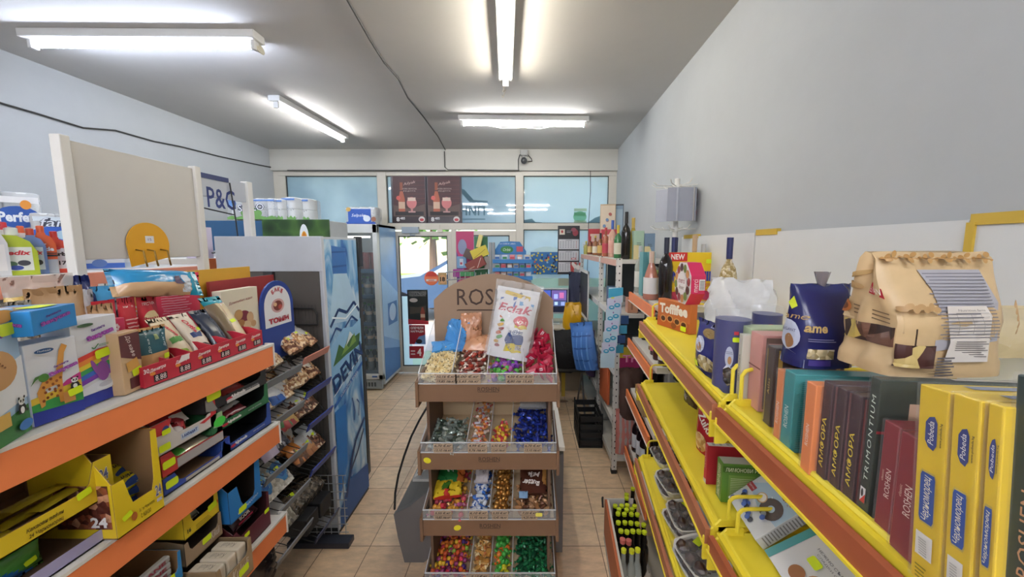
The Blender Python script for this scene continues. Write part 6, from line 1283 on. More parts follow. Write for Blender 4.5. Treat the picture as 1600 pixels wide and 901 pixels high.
for i, (x, y, h, c, lb) in enumerate(((1007, 531, .2, '2c2624', 'farthest dark bottle on the white board under the top one'), (1018, 547, .2, '8a6a3c', 'amber bottle with pale label, second from the far end of the white board'), (1022, 555, .2, '3c2c34', 'dark pink labelled bottle in the row on the white board'), (1027, 563, .21, '4c2c2c', 'brown bottle before the big one on the white board'), (1040, 573, .24, '3a241c', 'big brown bottle with white label in the row on the white board'), (1054, 582, .24, '5c3c24', 'brown glass bottle after the big one on the white board'), (1069, 600, .24, '20241c', 'nearly black bottle closest to the yellow boards'))):
    p = PZ(x, y, 1.0765); r = (.022, .02, .024, .026, .04, .032, .045)[i]; p.x += r * .4; p.y += r * 1.1
    at(bottle('wine', h, r, c, None if i else '3a3c40', (None, 'd8c8a0', 'c86078', None, 'dcd8d4', None, None)[i]), p, lb)
# pens with neon caps in a carton, cartons
o, A = display('display_carton', 'small kraft carton of black tubes with neon caps', (F3(2.2) - .0, 2.2, .712), RS, .22, .12, .075, 'a08a64', low=.7, inner='8a7450')
q = None
for i in range(18):
    p = V((F3(2.2) + .03 + (i % 3) * .03, 2.12 + (i // 3) * .033, .72))
    if q is None:
        q = G().lathe([(.009, 0), (.009, .1), (0, .1)], C('1c1e1c', .4), 10).build('glue_tube', smooth=True); G().lathe([(.0105, .085), (.0105, .112), (.004, .116), (0, .116)], C('c8dc3c', .4), 10).build('cap', q, True)
        at(q, p, 'black tube with neon yellow cap in the small kraft carton', 'tube', 'black tubes with neon caps')
    else: dup(q, p)
for y, lb in ((2.42, 'small card box behind the carton of tubes'), (2.0, 'flat card box in front of the carton of tubes')):
    b_ = G().box(-.05, .05, -.045, .045, 0, .06, C('b0905c', .6), .002).build('card_box'); at(b_, (F3(y) + .08, y, .712), lb, 'box')
wn = None
for i in range(6):
    p = V((F3(2.4) + .06 + (i % 2) * .005, 2.47 - i * .09, .292))
    if wn is None: wn = at(bottle('wine', .28, .038, '201418', '1c1418', 'd0d4dc'), p, 'dark wine bottle with white label on the lowest white board', group='dark wine bottles on the lowest board')
    else: dup(wn, p)
# ---- bottle bin at the floor
bn = thing('bottle_bin', 'orange fronted low bin of bottles at the foot of the yellow shelves', 'bin', (.45, 1.75, 0))
ba, bb = PZ(945, 779, .25), PZ(967, 901, .25)
g = G(); g.prism([(bb.x, bb.y), (ba.x, ba.y), (ba.x + .012, ba.y), (bb.x + .012, bb.y)], .04, .25, C('c0683c', .5), ax='z'); bld(g, 'front_board', bn)
bld(G().prism([(bb.x + .014, bb.y), (ba.x + .014, ba.y), (ba.x + .024, ba.y), (bb.x + .024, bb.y)], .02, .245, C('d8d4cc', .5), ax='z'), 'inner_board', bn)
bld(G().box(ba.x, ba.x + .165, ba.y, ba.y + .008, .02, .25, C('d8d4cc', .5)), 'end_board', bn)
bld(G().prism([(bb.x, bb.y), (ba.x, ba.y), (ba.x + .28, ba.y), (bb.x + .28, bb.y)], .0, .02, C('b8b4ac', .5), ax='z'), 'bottom_board', bn)
bld(G().tube([(ba.x - .012, ba.y + .0, .26), (ba.x - .012, ba.y + .012, .25), (ba.x - .01, ba.y, .2)], .006, BLK, 6), 'hook', bn)
caps = [(175, 270), (232, 270), (280, 265), (345, 272), (208, 302), (275, 305), (323, 300), (200, 338), (255, 342), (317, 342), (368, 345), (203, 415), (260, 415), (313, 418), (368, 425), (425, 435), (225, 487), (278, 495), (330, 490), (383, 493), (432, 500), (275, 172), (275, 203), (330, 120)]
dk = rd_ = cl = None
for x, y in caps:
    p = PZ(930 + x / 5.6, 740 + y / 5.6, .262); p.z = .0205
    if dk is None: dk = at(bottle('square', .24, .0225, '1a1612', 'c8d820', None, neck=.5, cz=.955), p, 'dark bottle with neon yellow cap in the floor bin', group='neon capped bottles in the bin')
    else: dup(dk, p)
for x, y in ((240, 565), (294, 575)):
    p = PZ(930 + x / 5.6, 740 + y / 5.6, .262); p.z = .0205
    if rd_ is None: rd_ = at(bottle('square', .24, .022, '2a2420', 'c86c64', None, neck=.55, cz=.92), p, 'dark bottle with faded red cap in the floor bin', group='red capped bottles in the bin')
    else: dup(rd_, p)
for x, y in ((250, 655), (320, 660), (372, 650)):
    p = PZ(930 + x / 5.6, 740 + y / 5.6, .262); p.z = .0205
    if cl is None: cl = at(bottle('wine', .24, .022, 'b8c0bc', 'd8dc28', 'd0d4d0', neck=.5, m=film('c8d0cc', .4, .05), cz=.94), p, 'clear bottle with yellow cap at the front of the floor bin', group='clear bottles in the bin')
    else: dup(cl, p)
p = PZ(1020, 890, .3); o, a = pouch('bread_bag', 'clear bag of bread with red print beside the floor bin', 'bag', (.545, 1.5, .022), RS, .2, .22, .1, (lambda u, v, s: C('b83428', .25) if .4 < u < .7 and v > .6 else (bits('b8844c', 'd8b07c', '8a5c30', 14) if v < .7 else film('e0dcd4', .4))), seed=401, kind='stand', wr=.014)
# ---- chocolates in trays on the lowest yellow board
def tray():
    t_ = thing('chocolate_tray', 'x', 'tray'); w, d, h = .13, .17, .032
    g = G(); N = 20; e = 5
    def ring(w_, d_, z): return [((w_ / 2) * k * math.cos(q), (d_ / 2) * k * math.sin(q), z) for q in [2 * math.pi * i / N for i in range(N)] for k in [(abs(math.cos(q)) ** e + abs(math.sin(q)) ** e) ** (-1 / e)]]
    vs = ring(w * .8, d * .8, 0) + ring(w * .97, d * .97, h) + ring(w * 1.04, d * 1.04, h + .002) + ring(w * .94, d * .94, h) + ring(w * .78, d * .78, .003)
    g.add(vs, [tuple(range(N))[::-1], tuple(4 * N + i for i in range(N))] + [(j * N + i, j * N + (i + 1) % N, (j + 1) * N + (i + 1) % N, (j + 1) * N + i) for j in range(4) for i in range(N)], C('dcdcda', .35)); g.build('foam_tray', t_, True)
    ck = C('3c2620', .3, 0, .25, 40); r = random.Random(5)
    for i in range(9):
        g = G(); x, y, z = (i % 3 - 1) * .034 + r.uniform(-.006, .006), (i // 3 - 1) * .046 + r.uniform(-.006, .006), .024 + r.uniform(0, .012)
        g.ball((x, y, z), .021, ck, 12, sc=(1, 1.15, .85)); g.v = [(a + .002 * math.sin(b * 300 + i), b + .002 * math.sin(c * 280), c + .0015 * math.sin(a * 320)) for a, b, c in g.v]; g.build('chocolate', t_, True)
    def dome(u, v): a, b = 2 * u - 1, 2 * v - 1; return (a * w * .5, b * d * .5, h + .018 * (1 - a ** 4) * (1 - b ** 4) + .002 * math.sin(a * 9 + b * 7))
    G().grid(dome, 10, 10, film('eef0f2', .1, .06)).build('clear_wrap', t_, True)
    G().box(-.018, .018, -.012, .012, 0, .0008, C('c8e030', .5)).build('price_sticker', t_); t_.children[-1].location = (.01, .03, h + .022); t_.children[-1].rotation_euler = (.2, .1, .5)
    return t_
tp = tray()
spots = [((1041, 715), 0, .02, 'white foam tray of chocolates at the far end of the lowest yellow board'), ((1050, 762), .0, -.1, 'foam tray of chocolates, second from the far end, lower one of the pair'), ((1056, 754), .042, .05, 'foam tray of chocolates with sticker, resting on the second tray'), ((1070, 822), 0, .1, 'foam tray of chocolates with crumpled film in the middle of the lowest board'), ((1076, 808), .045, -.08, 'large-looking foam tray of chocolates lying on the middle one'), ((1092, 885), .0, .05, 'foam tray of chocolates beside the middle ones, lower one'), ((1098, 872), .045, .16, 'foam tray of chocolates with sticker nearest the yellow wire end')]
for i, ((x, y), dz, a_, lb) in enumerate(spots):
    p = PZ(x, y, ZC_ + dz + .02); p.z = ZC_ + dz + .001
    o = tp if i == 0 else dup(tp); put(o, p, R_(0) + a_, R_(0), R_(-8 if dz else 0)); o['label'] = lb
# ================================================================ white metal rack with bottles along the wall
mr_ = thing('metal_rack', 'white slotted metal rack with bottles on top near the shop window', 'rack', (.85, 3.5, 0))
def post(x, y, z1):
    g = G(); g.box(x - .018, x + .018, y - .002, y + .002, 0, z1, WHT); g.box(x - .018, x - .014, y, y + .034, 0, z1, WHT)
    for k in range(int(z1 / .05)): g.box(x - .004, x + .004, y - .0032, y - .0018, .05 + k * .05, .06 + k * .05, BLK); g.box(x - .0192, x - .0178, y + .014, y + .02, .05 + k * .05, .06 + k * .05, BLK)
    g.box(x - .02, x + .02, y - .004, y + .036, 0, .03, BLK); bld(g, 'post', mr_)
MX = .645
for y, z in ((2.66, 1.61), (3.3, 1.60), (4.5, 1.58)): post(MX, y, z); post(1.02, y, z)
for y0, y1 in ((2.67, 3.29), (3.34, 4.5)):
    for z in (1.6, 1.21, .8, .42, .12):
        bld(G().box(MX - .015, 1.03, y0, y1, z - .028, z, C('cfccc4', .5), .002), 'shelf_board', mr_)
        bld(G().box(MX - .019, MX - .015, y0 + .02, y1 - .02, z - .045, z, C('d0a494', .5) if z > 1.3 else WHT), 'price_rail', mr_)
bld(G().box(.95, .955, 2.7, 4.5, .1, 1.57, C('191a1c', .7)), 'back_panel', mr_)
zt6 = 1.601
ROW = {975: 2.75, 986: 2.78, 963: 3.02, 954: 3.2, 944: 3.45, 936: 3.7, 928: 3.92, 920: 4.2, 914: 4.4, 921: 4.38, 941: 3.8}
def onrack(x, yb=0): return V(((x - CX) / F_ * ROW[x], ROW[x], zt6))
MB = [(968 + 7, 397, .34, .033, '1c1814', '1c1814', None, 'tall dark wine bottle standing on the corner of the metal rack', 'wine'), (986, 396, .30, .034, 'b09840', 'c8a850', None, 'golden bottle beside the tall dark one on the metal rack', 'champ'), (963, 395, .26, .032, '2c6c3c', 'c8b040', 'd8d4c0', 'green bottle with gold cap on the metal rack', 'wine'), (954, 393, .31, .034, 'c89c88', '3c5ca8', 'd8a090', 'clear bottle with pink label and blue cap on the metal rack', 'wine'), (944, 391, .26, .032, 'a05c44', 'b03038', 'b8404c', 'squat reddish bottle on the metal rack', 'square'), (936, 390, .22, .03, '7a4c2c', '2a2424', 'c8a45c', 'amber bottle with dark cap on the metal rack', 'wine'), (928, 389, .2, .03, '8a5c3c', 'c8b040', 'e0d8c0', 'amber bottle with cream label on the metal rack', 'square'), (920, 388, .2, .03, '6a3c2c', 'b03038', 'c8a868', 'brown bottle with red cap on the metal rack', 'wine'), (914, 387.5, .15, .03, 'a8a45c', 'd8d048', None, 'short olive bottle at the far end of the metal rack', 'square')]
for x, y, h, r, c, cp, lb_, lb, kd in MB: at(bottle(kd, h, r, c, cp, lb_), onrack(x, y) + V((r * .5, r, 0)), lb)
for x0, x1, yb, yt, c, lb in ((994, 1010, 397, 353, 'a8c4ac', 'pale green gift box on the metal rack'), (1011, 1027, 396, 356, '7c94ac', 'blue and yellow gift box on the metal rack beside the pale green one')):
    p = PY((x0 + x1) / 2, yb, 2.74); w = (x1 - x0) / F_ * 2.75; h = (yb - yt) / F_ * 2.75
    o, f = carton('gift_box', lb, 'box', (p.x - .02, 2.74, zt6), 0, w, .07, h, c); f['F'].poly([(0, .5), (0, 0), (1, 0), (.5, .5)], 'd8c894').lines(.3, .5, .75, .62, 2, C('5a6a5c'))
for x, yt, c, lb in ((921, 350, 'b03c44', 'red printed box at the far end of the metal rack'), (941, 350, 'b8444c', 'red striped box behind the small bottles')):
    p = onrack(x); o, f = carton('gift_box', lb, 'box', (p.x + .07, p.y, zt6), 0, .17, .06, .29 if x < 930 else .26, c); f['F'].rect(.1, .5, .9, .8, 'd8bcb0').ell(.4, .35, .2, .1, 'e0a878').rect(.55, .1, .8, .5, '8c2430')
for x, yb, w, h, c, lb in ((946, 352, 24, 36, 'c8b8a0', 'picture board with fish pattern leaning on the wall above the bottles'), (963, 356, 15, 36, '6c8494', 'dark framed picture leaning beside the fish pattern board')):
    p = PY(x, yb, 4.0); o = G().box(-w / F_ * 2, w / F_ * 2, -.01, .01, 0, .54, C('2a2c34' if c != 'c8b8a0' else 'b09a7c', .5), .003).build('picture_board'); put(o, (p.x + .04, 4.08, zt6), R_(-12), R_(-4)); tag(o, lb, 'picture')
    a = Art(o, lambda u, v, l, w=w: (u - w / F_ * 2, -.01 - l, v), w / F_ * 4, .54); a.rect(.05, .03, .95, .97, c)
    if x == 946:
        for i in range(14): a.ell(.2 + (i * .37) % .65, .1 + (i * .23) % .8, .11, .03, ('8a5c54', '5c7ca0', '9c4c44', 'a8947c')[i % 4], rot=i * 50)
    else: a.poly([(.1, .3), (.9, .5), (.9, .9), (.1, .9)], '8ca0ac').rect(.1, .05, .9, .3, '3c5c74')
# goods inside the rack
def blk(name, lb, x, y, z, w, d, h, c, cat='box', rz=0): o, f = carton(name, lb, cat, (x, y, z), rz, w, d, h, c); return o, f
o, f = blk('sweet_box', 'yellow and magenta sweet carton on the metal rack', .80, 2.70, .801, .26, .2, .16, 'd0b838'); f['F'].rect(0, 0, 1, .5, 'b02c68').txt('Trolli', .5, .46, .36, 'e85c9c', w=.8, bold=.06).txt('Trolli', .5, .46, .34, 'f0b0cc', w=.79)
o, f = blk('cream_box', 'small peach coloured box on the metal rack', .765, 2.72, 1.211, .075, .07, .11, 'd0987c'); f['F'].rect(.3, .2, .5, .7, 'a87860')
blk('blue_carton', 'dark blue carton on the metal rack behind the card strip', .70, 3.0, 1.211, .1, .1, .16, '3c5878'); blk('red_carton', 'dark red carton standing in the black shadow of the metal rack', .90, 2.75, 1.211, .09, .12, .24, '8c2c3c')
blk('purple_pouch', 'purple pouch lying on the metal rack', .80, 2.8, 1.211, .1, .06, .06, '5c3c6c', 'pouch'); blk('grey_tray', 'dark grey tray of small goods above the yellow sweet carton', .80, 2.70, .962, .26, .16, .05, '4a4a4c', 'tray')
for i in range(3): o = G().lathe([(.016, 0), (.018, .03), (.006, .05), (.006, .08), (0, .08)], C('b8bcc0', .3, .5), 10).build('table_bell', smooth=True); at(o, (.82 + i * .035, 2.9, 1.211), 'small silver bell shaped ornament on the metal rack', 'ornament', 'silver ornaments')
o = G().box(-.01, .01, -.12, .12, 0, .34, C('c8643c', .5), .003).build('orange_board'); put(o, (.63, 3.0, .44), R_(4)); tag(o, 'orange board leaning on the lower part of the metal rack', 'board')
# clip strip of blue cards
cs_ = thing('clip_strip', 'hanging strip of pale blue blister cards on the metal rack post', 'card strip', (.60, 2.60, .9))
g0, g1 = PY(962, 455, 2.6), PY(948, 556, 2.6)
for i in range(7):
    t = i / 6; x = g0.x + (g1.x - g0.x) * t; z = g0.z + (g1.z - g0.z) * t
    m = bld(G().box(x - .05, x + .05, 2.6 - .004 * i - .003, 2.6 - .004 * i, z - .075, z + .03, C('c4cce4' if i % 2 else 'b8d4e4', .3)), 'card', cs_)
    a = Art(m, lambda u, v, l, x=x, z=z, i=i: (x - .05 + u, 2.6 - .004 * i - .003 - l, z - .075 + v), .1, .105)
    if i < 1: a.poly([(.0, .3), (1, .5), (1, 1), (0, .9)], '3ca4c8').ell(.3, .3, .12, .06, 'd8d84c')
    elif i < 6: a.ell(.32, .4, .2, .14, '3c9cc4').ell(.7, .55, .22, .15, '3c9cc4').ell(.32, .42, .1, .04, 'd0e4f0').ell(.7, .57, .1, .04, 'd0e4f0').ell(.52, .8, .05, .06, '8c6ca8')
for i in range(4):
    m = bld(G().box(.655 - .01 * i, .66 - .01 * i + .05, 2.62, 2.624, 1.15 - i * .07, 1.21 - i * .07, C('3c8ca8' if i % 2 else '2c4c7c', .3)), 'side_card', cs_)
# bags hung at the rack, crates, chair
o, a = pouch('shopping_bag', 'blue checked woven shopping bag hanging from the metal rack', 'bag', (.62, 3.05, .67), R_(-70), .26, .40, .14, C('3c6cb0', .4, 0, .1), seed=411, kind='stand', wr=.014)
for u in (.2, .4, .6, .8): a.rect(u, .02, u + .05, .8, '5c8cc8')
for v in (.2, .45, .7): a.rect(.05, v, .95, v + .03, '28508c')
o.location = (.50, 3.1, .66); o.rotation_euler = (0, R_(-12), R_(-50))
o, a = pouch('shopping_bag', 'dark striped bag hanging behind the blue checked bag', 'bag', (.56, 3.3, .55), R_(-80), .2, .42, .08, C('4c3c58', .5, 0, .2), seed=412, kind='stand', wr=.012)
o, a = pouch('shopping_bag', 'red and cream striped shopping bag hanging by the foot of the rack', 'bag', (.715, 2.595, .2), R_(0), .17, .34, .06, C('c07870', .5), seed=413, kind='stand', wr=.012)
for u in (.14, .34, .54, .74): a.rect(u, .02, u + .09, .9, 'a8a09c')
pk2 = pouch('cloth_jacket', 'brown jacket hanging over the end of the orange-railed shelves', 'jacket', (.735, 2.6, .46), R_(0), .17, .38, .07, C('4c352e', .7, 0, .25, 10), seed=414, kind='stand', wr=.03)
for nm, x, y, lb in (('plastic_crate', .66, 3.2, 'black plastic crate on the floor beside the metal rack'), ('plastic_crate', .68, 3.62, 'second black crate on the floor, farther along the metal rack'))[:1]:
    c_ = thing(nm, lb, 'crate', (x, y, 0)); g = G()
    for k in range(4): g.box(-.1, .1, -.18, -.172, .02 + k * .07, .065 + k * .07, BLK); g.box(-.1, .1, .172, .18, .02 + k * .07, .065 + k * .07, BLK); g.box(-.1, -.092, -.18, .18, .02 + k * .07, .065 + k * .07, BLK); g.box(.092, .1, -.18, .18, .02 + k * .07, .065 + k * .07, BLK)
    for sx in (-.1, .09):
        for sy in (-.18, .17): g.box(sx, sx + .01, sy, sy + .01, 0, .3, BLK)
    g.build('slatted_frame', c_); G().box(-.1, .1, -.18, .18, 0, .012, BLK).build('bottom', c_); c_.location.x -= .13
# white framed display doors on the rack's face
for y, z0, z1, lb in ((3.95, .95, 1.42, 'white framed wire door standing on the face of the metal rack'),):
    o = thing('framed_panel', lb, 'panel', (MX - .05, y, z0)); g = G()
    for q in ((-.3, -.27, 0, .5), (.27, .3, 0, .5), (-.3, .3, 0, .03), (-.3, .3, .47, .5)): g.box(-.012, .0, q[0], q[1], q[2], q[3], WHT, .002)
    g.build('frame', o); G().box(-.008, -.004, -.27, .27, .03, .47, C('2a2a2c', .6)).build('backing', o)
o = G().box(-.012, .0, -.4, .4, 0, .5, bits('3a3a38', '5c5a54', '8a8478', 40), .002).build('magazine_rack'); put(o, (MX - .05, 3.9, .42)); tag(o, 'dark rack of small packets under the white framed panel', 'rack')
pk2 = pouch('dark_coat', 'dark navy coat hanging on the metal rack beside the framed panel', 'coat', (.53, 4.3, .85), R_(-60), .22, .55, .06, C('2a2e44', .7, 0, .2), seed=416, kind='stand', wr=.02)
pk2 = pouch('leaflet_holder', 'red and grey leaflets hanging at the far end of the metal rack', 'leaflet', (.57, 4.55, 1.1), R_(-40), .14, .4, .03, bits('a8403c', '8c8c8c', 'c8c0b8', 20), seed=417, kind='stand', wr=.01)
o, a = pouch('plastic_bag', 'bright yellow plastic bag hanging beside the monitor', 'bag', (.5, 4.12, .66), R_(-8), .24, .42, .1, C('d8a414', .3), seed=418, kind='stand', wr=.03, pinch=.35)
dk_ = thing('desk', 'beige till desk with yellow leg under the monitor', 'desk', (.2, 4.4, 0)); G().box(-.45, .24, -.3, .3, .75, .79, C('c8bca8', .5), .004).build('desk_top', dk_)
for x in (-.42, .2): G().box(x - .02, x + .02, -.28, -.24, 0, .75, C('c8a83c', .5), .002).build('leg', dk_)
G().box(-.42, .2, .24, .26, .1, .75, C('b8b0a0', .6)).build('back_panel', dk_)
mo = thing('monitor', 'small monitor with four camera pictures on the desk', 'monitor', (.27, 4.35, .791)); G().box(-.2, .2, -.02, .015, .12, .42, C('c4c8c8', .4), .006).build('bezel', mo); sc_ = G().box(-.185, .185, -.022, -.02, .14, .405, glow('10162c', .4)).build('screen', mo)
G().box(-.025, .025, -.01, .02, .01, .14, C('b8b8b4')).build('stem', mo); G().box(-.1, .1, -.08, .08, 0, .012, C('b8b8b4'), .004).build('foot', mo)
a = Art(sc_, lambda u, v, l: (-.185 + u, -.022 - l, .14 + v), .37, .265)
for u, v, c in ((.02, .52, '3c50a0'), (.51, .52, '5c4c88'), (.02, .03, '4c6cc0'), (.51, .27, '3c4c78')): a.rect(u, v, u + .46, v + (.45 if c != '3c4c78' else .23), glow(c, .7))
for u, v, w_, h_, c in ((.58, .6, .12, .2, '8c98d8'), (.75, .62, .14, .25, 'a85c8c'), (.1, .1, .2, .25, '8cb0f0'), (.6, .32, .1, .14, '9cb4c8'), (.8, .3, .12, .16, '7c8cb8')): a.rect(u, v, u + w_, v + h_, glow(c, .8))
kt = thing('kettle', 'steel kettle with black handle behind the jacket', 'kettle', (.46, 4.42, .521)); G().lathe([(.075, 0), (.078, .02), (.062, .17), (.05, .2), (0, .205)], C('a8a8a6', .22, .8), 20).build('body', kt, True); G().tube([(.06, 0, .18), (.11, 0, .17), (.12, 0, .1), (.07, 0, .03)], .011, BLK).build('handle', kt, True); G().lathe([(.05, .198), (.03, .215), (0, .217)], BLK, 16).build('lid', kt, True)
o, f = blk('low_cabinet', 'low beige cabinet under the kettle', .48, 4.3, 0, .3, .3, .52, 'a89c88', 'cabinet')
ch = thing('folding_chair', 'folding chair with tubular legs under a black jacket', 'chair', (.41, 3.82, 0)); mt_ = C('88888a', .3, .7)
for s in (-1, 1): G().tube([(s * .16, -.2, 0), (s * .16, .1, .45), (s * .16, .17, .78)], .01, mt_).build('leg', ch, True); G().tube([(s * .14, .2, 0), (s * .14, -.1, .45)], .01, mt_).build('leg', ch, True)
G().box(-.17, .17, -.16, .14, .44, .47, C('2a2826', .6), .01).build('seat', ch); G().box(-.16, .16, .13, .15, .6, .78, C('2a2826', .6), .008).build('backrest', ch)
o, a = pouch('jacket', 'black jacket draped over the folding chair', 'jacket', (.41, 3.82, .42), R_(6), .42, .42, .32, C('19191b', .8, 0, .2, 10), seed=421, kind='stand', wr=.05, seal=.02)
# card spinner
sp = thing('card_spinner', 'white card spinner with hooks and hanging cards by the wall', 'spinner', (.945, 2.45, zs3)); G().tube([(0, 0, 0), (0, 0, 2.12 - zs3)], .016, WHT, 12).build('pole', sp, True)
for z in (2.07 - zs3, 1.80 - zs3):
    g = G()
    for i in range(8): q = R_(i * 45 + 10); g.tube([(0, 0, z), (.13 * math.cos(q), .13 * math.sin(q), z + .005), (.16 * math.cos(q), .16 * math.sin(q), z + .025)], .003, WHT, 5)
    g.lathe([(.03, z - .01), (.03, z + .012)], WHT, 12); g.build('hook_ring', sp)
for q, r, c in ((-150, .09, 'a8acb8'), (-95, .11, '9ca0ac'), (-35, .12, 'b8b4b0')):
    m = G().box(-.085, .085, -.002, .002, -.2, 0, C(c, .25), .0).build('hanging_card', sp); m.location = (r * math.cos(R_(q)), r * math.sin(R_(q)), 2.05 - zs3); m.rotation_euler = (0, 0, R_(q + 90))
    if q == -35:
        a = Art(m, lambda u, v, l: (u - .085, -.002 - l, v - .2), .17, .2)
        for i, t_ in enumerate(('HAPPY', 'BIRTH', 'DAY')): a.txt(t_, .5, .76 - i * .24, .18, ('8c2c3c', '3c3c44', 'a8344c')[i], w=.62, bold=.05)
        a.rect(.9, 0, 1, 1, 'c83c4c').tagp(.85, .92, .2)
G().lathe([(.065, 0), (.065, .012), (.03, .02)], WHT, 20).build('base', sp)
# ================================================================ till area behind the candy stand
tc_ = thing('till_counter', 'pale till counter behind the candy stand', 'counter', (-.3, 3.7, 0)); G().box(-.35, .45, -.28, .28, 0, 1.08, C('b8b0a0', .5), .004).build('body', tc_); G().box(-.37, .47, -.3, .3, 1.08, 1.1, C('c8c4b8', .4), .004).build('counter_top', tc_)
gr = thing('gum_rack', 'blue chewing gum rack with arched header on the till counter', 'rack', (-.145, 3.5, 1.101))
def gp(x, y): p = PY(x, y, 3.5); return p.x + .145, p.z - 1.101
x0, zA = gp(770, 392); x1, _ = gp(822, 392); zT = gp(795, 376)[1]; bl = C('2f78b8', .35)
G().prism([(x0, 0), (x1 + .05, 0), (x1 + .05, zA - .06), (x1, zA - .05), (x1, zA), (x1 - .06, zT - .005), ((x0 + x1) / 2, zT), (x0 + .06, zT - .005), (x0, zA)], .14, .15, C('a8c8dc', .35)).build('back_board', gr)
hd2 = G().prism([(x0, zA - .03), (x1, zA - .03), (x1, zA), (x1 - .06, zT - .005), ((x0 + x1) / 2, zT), (x0 + .06, zT - .005), (x0, zA)], .13, .139, bl).build('header', gr)
a = Art(hd2, lambda u, v, l: (x0 + u, .13 - l, zA - .03 + v), x1 - x0, zT - zA + .03); a.ell(.4, .36, .2, .28, '2c7c3c').txt('Orbit', .4, .36, .22, 'e0ecd8', w=.24, shear=.3).rect(.7, .2, .9, .6, 'b84c5c').txt('ЗА СВЕЖ ДЪХ', .42, .8, .1, 'd8e8f0', w=.5)
for y, n in ((407, 5), (420, 6), (433, 6)):
    z = gp(800, y)[1]; G().box(x0, x1 + .06, -.02, .13, z - .012, z, bl).build('shelf', gr); G().box(x0, x1 + .06, -.024, -.02, z - .02, z + .015, bl).build('price_rail', gr)
    for i in range(n):
        b_ = G().box(-.024, .024, -.03, .03, 0, .055, C(('c8d0dc', 'd88c94', 'c8a090', 'd0c8b8', '8c9cd0', 'b8c8d4')[(i + y) % 6], .35), .003).build('gum_pack'); at(b_, (-.145 + x0 + .04 + i * (x1 + .04 - x0) / n, 3.53, 1.101 + z + .0005), 'small pack of chewing gum on the blue gum rack', 'pack', 'gum packs'); Art(b_, lambda u, v, l: (u - .024, -.03 - l, v), .048, .055).rect(.1, .3, .9, .7, ('3c8c5c', 'c04c5c', 'e8e8e8', '3c6cb0')[(i + y) % 4])
# heap of display boxes on a wire rack beside it
wr_ = thing('wire_rack', 'grey wire rack of chocolate boxes beside the gum rack', 'rack', (-.48, 3.5, 1.101))
def wq(x, y): p = PY(x, y, 3.5); return p.x, p.z
for x in (766, 771): a_, z_ = wq(x, 378); bld(G().box(a_ - .012, a_ + .012, 3.49, 3.53, 1.1, z_, C('8c8e90', .4, .3), .002), 'post', wr_)
g = G()
for y in (424, 436):
    p0, p1 = wq(700, y), wq(762, y - 6); g.tube([(p0[0], 3.42, p0[1]), (p1[0], 3.42, p1[1])], .005, C('9a9c9c', .3, .6), 6); g.tube([(p0[0], 3.42, p0[1]), (p0[0], 3.6, p0[1])], .005, C('9a9c9c', .3, .6), 6)
for i in range(8): p0 = wq(705 + i * 8, 436); g.tube([(p0[0], 3.42, p0[1]), (p0[0], 3.44, p0[1] + .07)], .003, C('9a9c9c', .3, .6), 5)
bld(g, 'basket', wr_)
HB = [((713, 740), (361, 398), 'b8386c', 'pink and purple poster card standing behind the chocolate boxes', 3.66, 0), ((741, 762), (369, 382), '2c6c44', 'dark green card behind the yellow carton', 3.64, 0), ((736, 762), (386, 402), 'd0c03c', 'yellow open carton tilted on top of the chocolate boxes', 3.5, 22), ((725, 742), (390, 404), '5c4c48', 'dark tilted box with white edge next to the yellow carton', 3.52, -25), ((728, 758), (404, 420), '7c342c', 'brown red chocolate box tilted in the wire rack', 3.47, 28), ((714, 728), (400, 418), '7ca8cc', 'pale blue pack with red print in the wire rack', 3.56, 0), ((708, 724), (420, 432), '9c3c8c', 'purple and coral pack at the end of the wire rack', 3.46, 0), ((718, 740), (424, 431), '3c8c54', 'green packs lying in the wire rack', 3.44, 0), ((757, 768), (400, 420), '8a8884', 'grey box beside the rack post', 3.5, 0), ((746, 752), (366, 386), 'd8cc84', 'torn cream flap sticking up from the yellow carton', 3.52, -14)]
for (xa, xb_), (ya, yb), c, lb, Y, rt in HB:
    p, q = PY(xa, yb, Y), PY(xb_, ya, Y)
    if Y > 3.6: p.z = 1.101
    w, h = q.x - p.x, q.z - p.z
    o = G().box(-w / 2, w / 2, -.0, .05 if Y < 3.6 else .004, -h / 2, h / 2, C(c, .4), .002).build('display_box' if Y < 3.6 else 'poster_card'); put(o, ((p.x + q.x) / 2, Y, (p.z + q.z) / 2), 0, 0, R_(-rt)); tag(o, lb, 'box' if Y < 3.6 else 'card')
    a = Art(o, lambda u, v, l, w=w, h=h: (u - w / 2, -l, v - h / 2), w, h)
    if c == 'b8386c': a.ell(.35, .8, .25, .1, '8c94b4').ell(.5, .65, .22, .06, 'd0447c').poly([(.0, .3), (.4, .5), (.0, .75)], '6c4c8c')
    elif c == '7c342c': a.line([(.5, .1), (.9, .8)], .06, 'c8b8a8').rect(.1, .3, .4, .4, 'b08c7c')
    elif c == '7ca8cc': a.rect(.3, .2, .7, .8, 'd0d8e4').rect(.35, .3, .6, .5, 'b84c5c')
    elif c == 'd0c03c': a.line([(.1, .2), (.9, .6)], .05, '8a7c20')
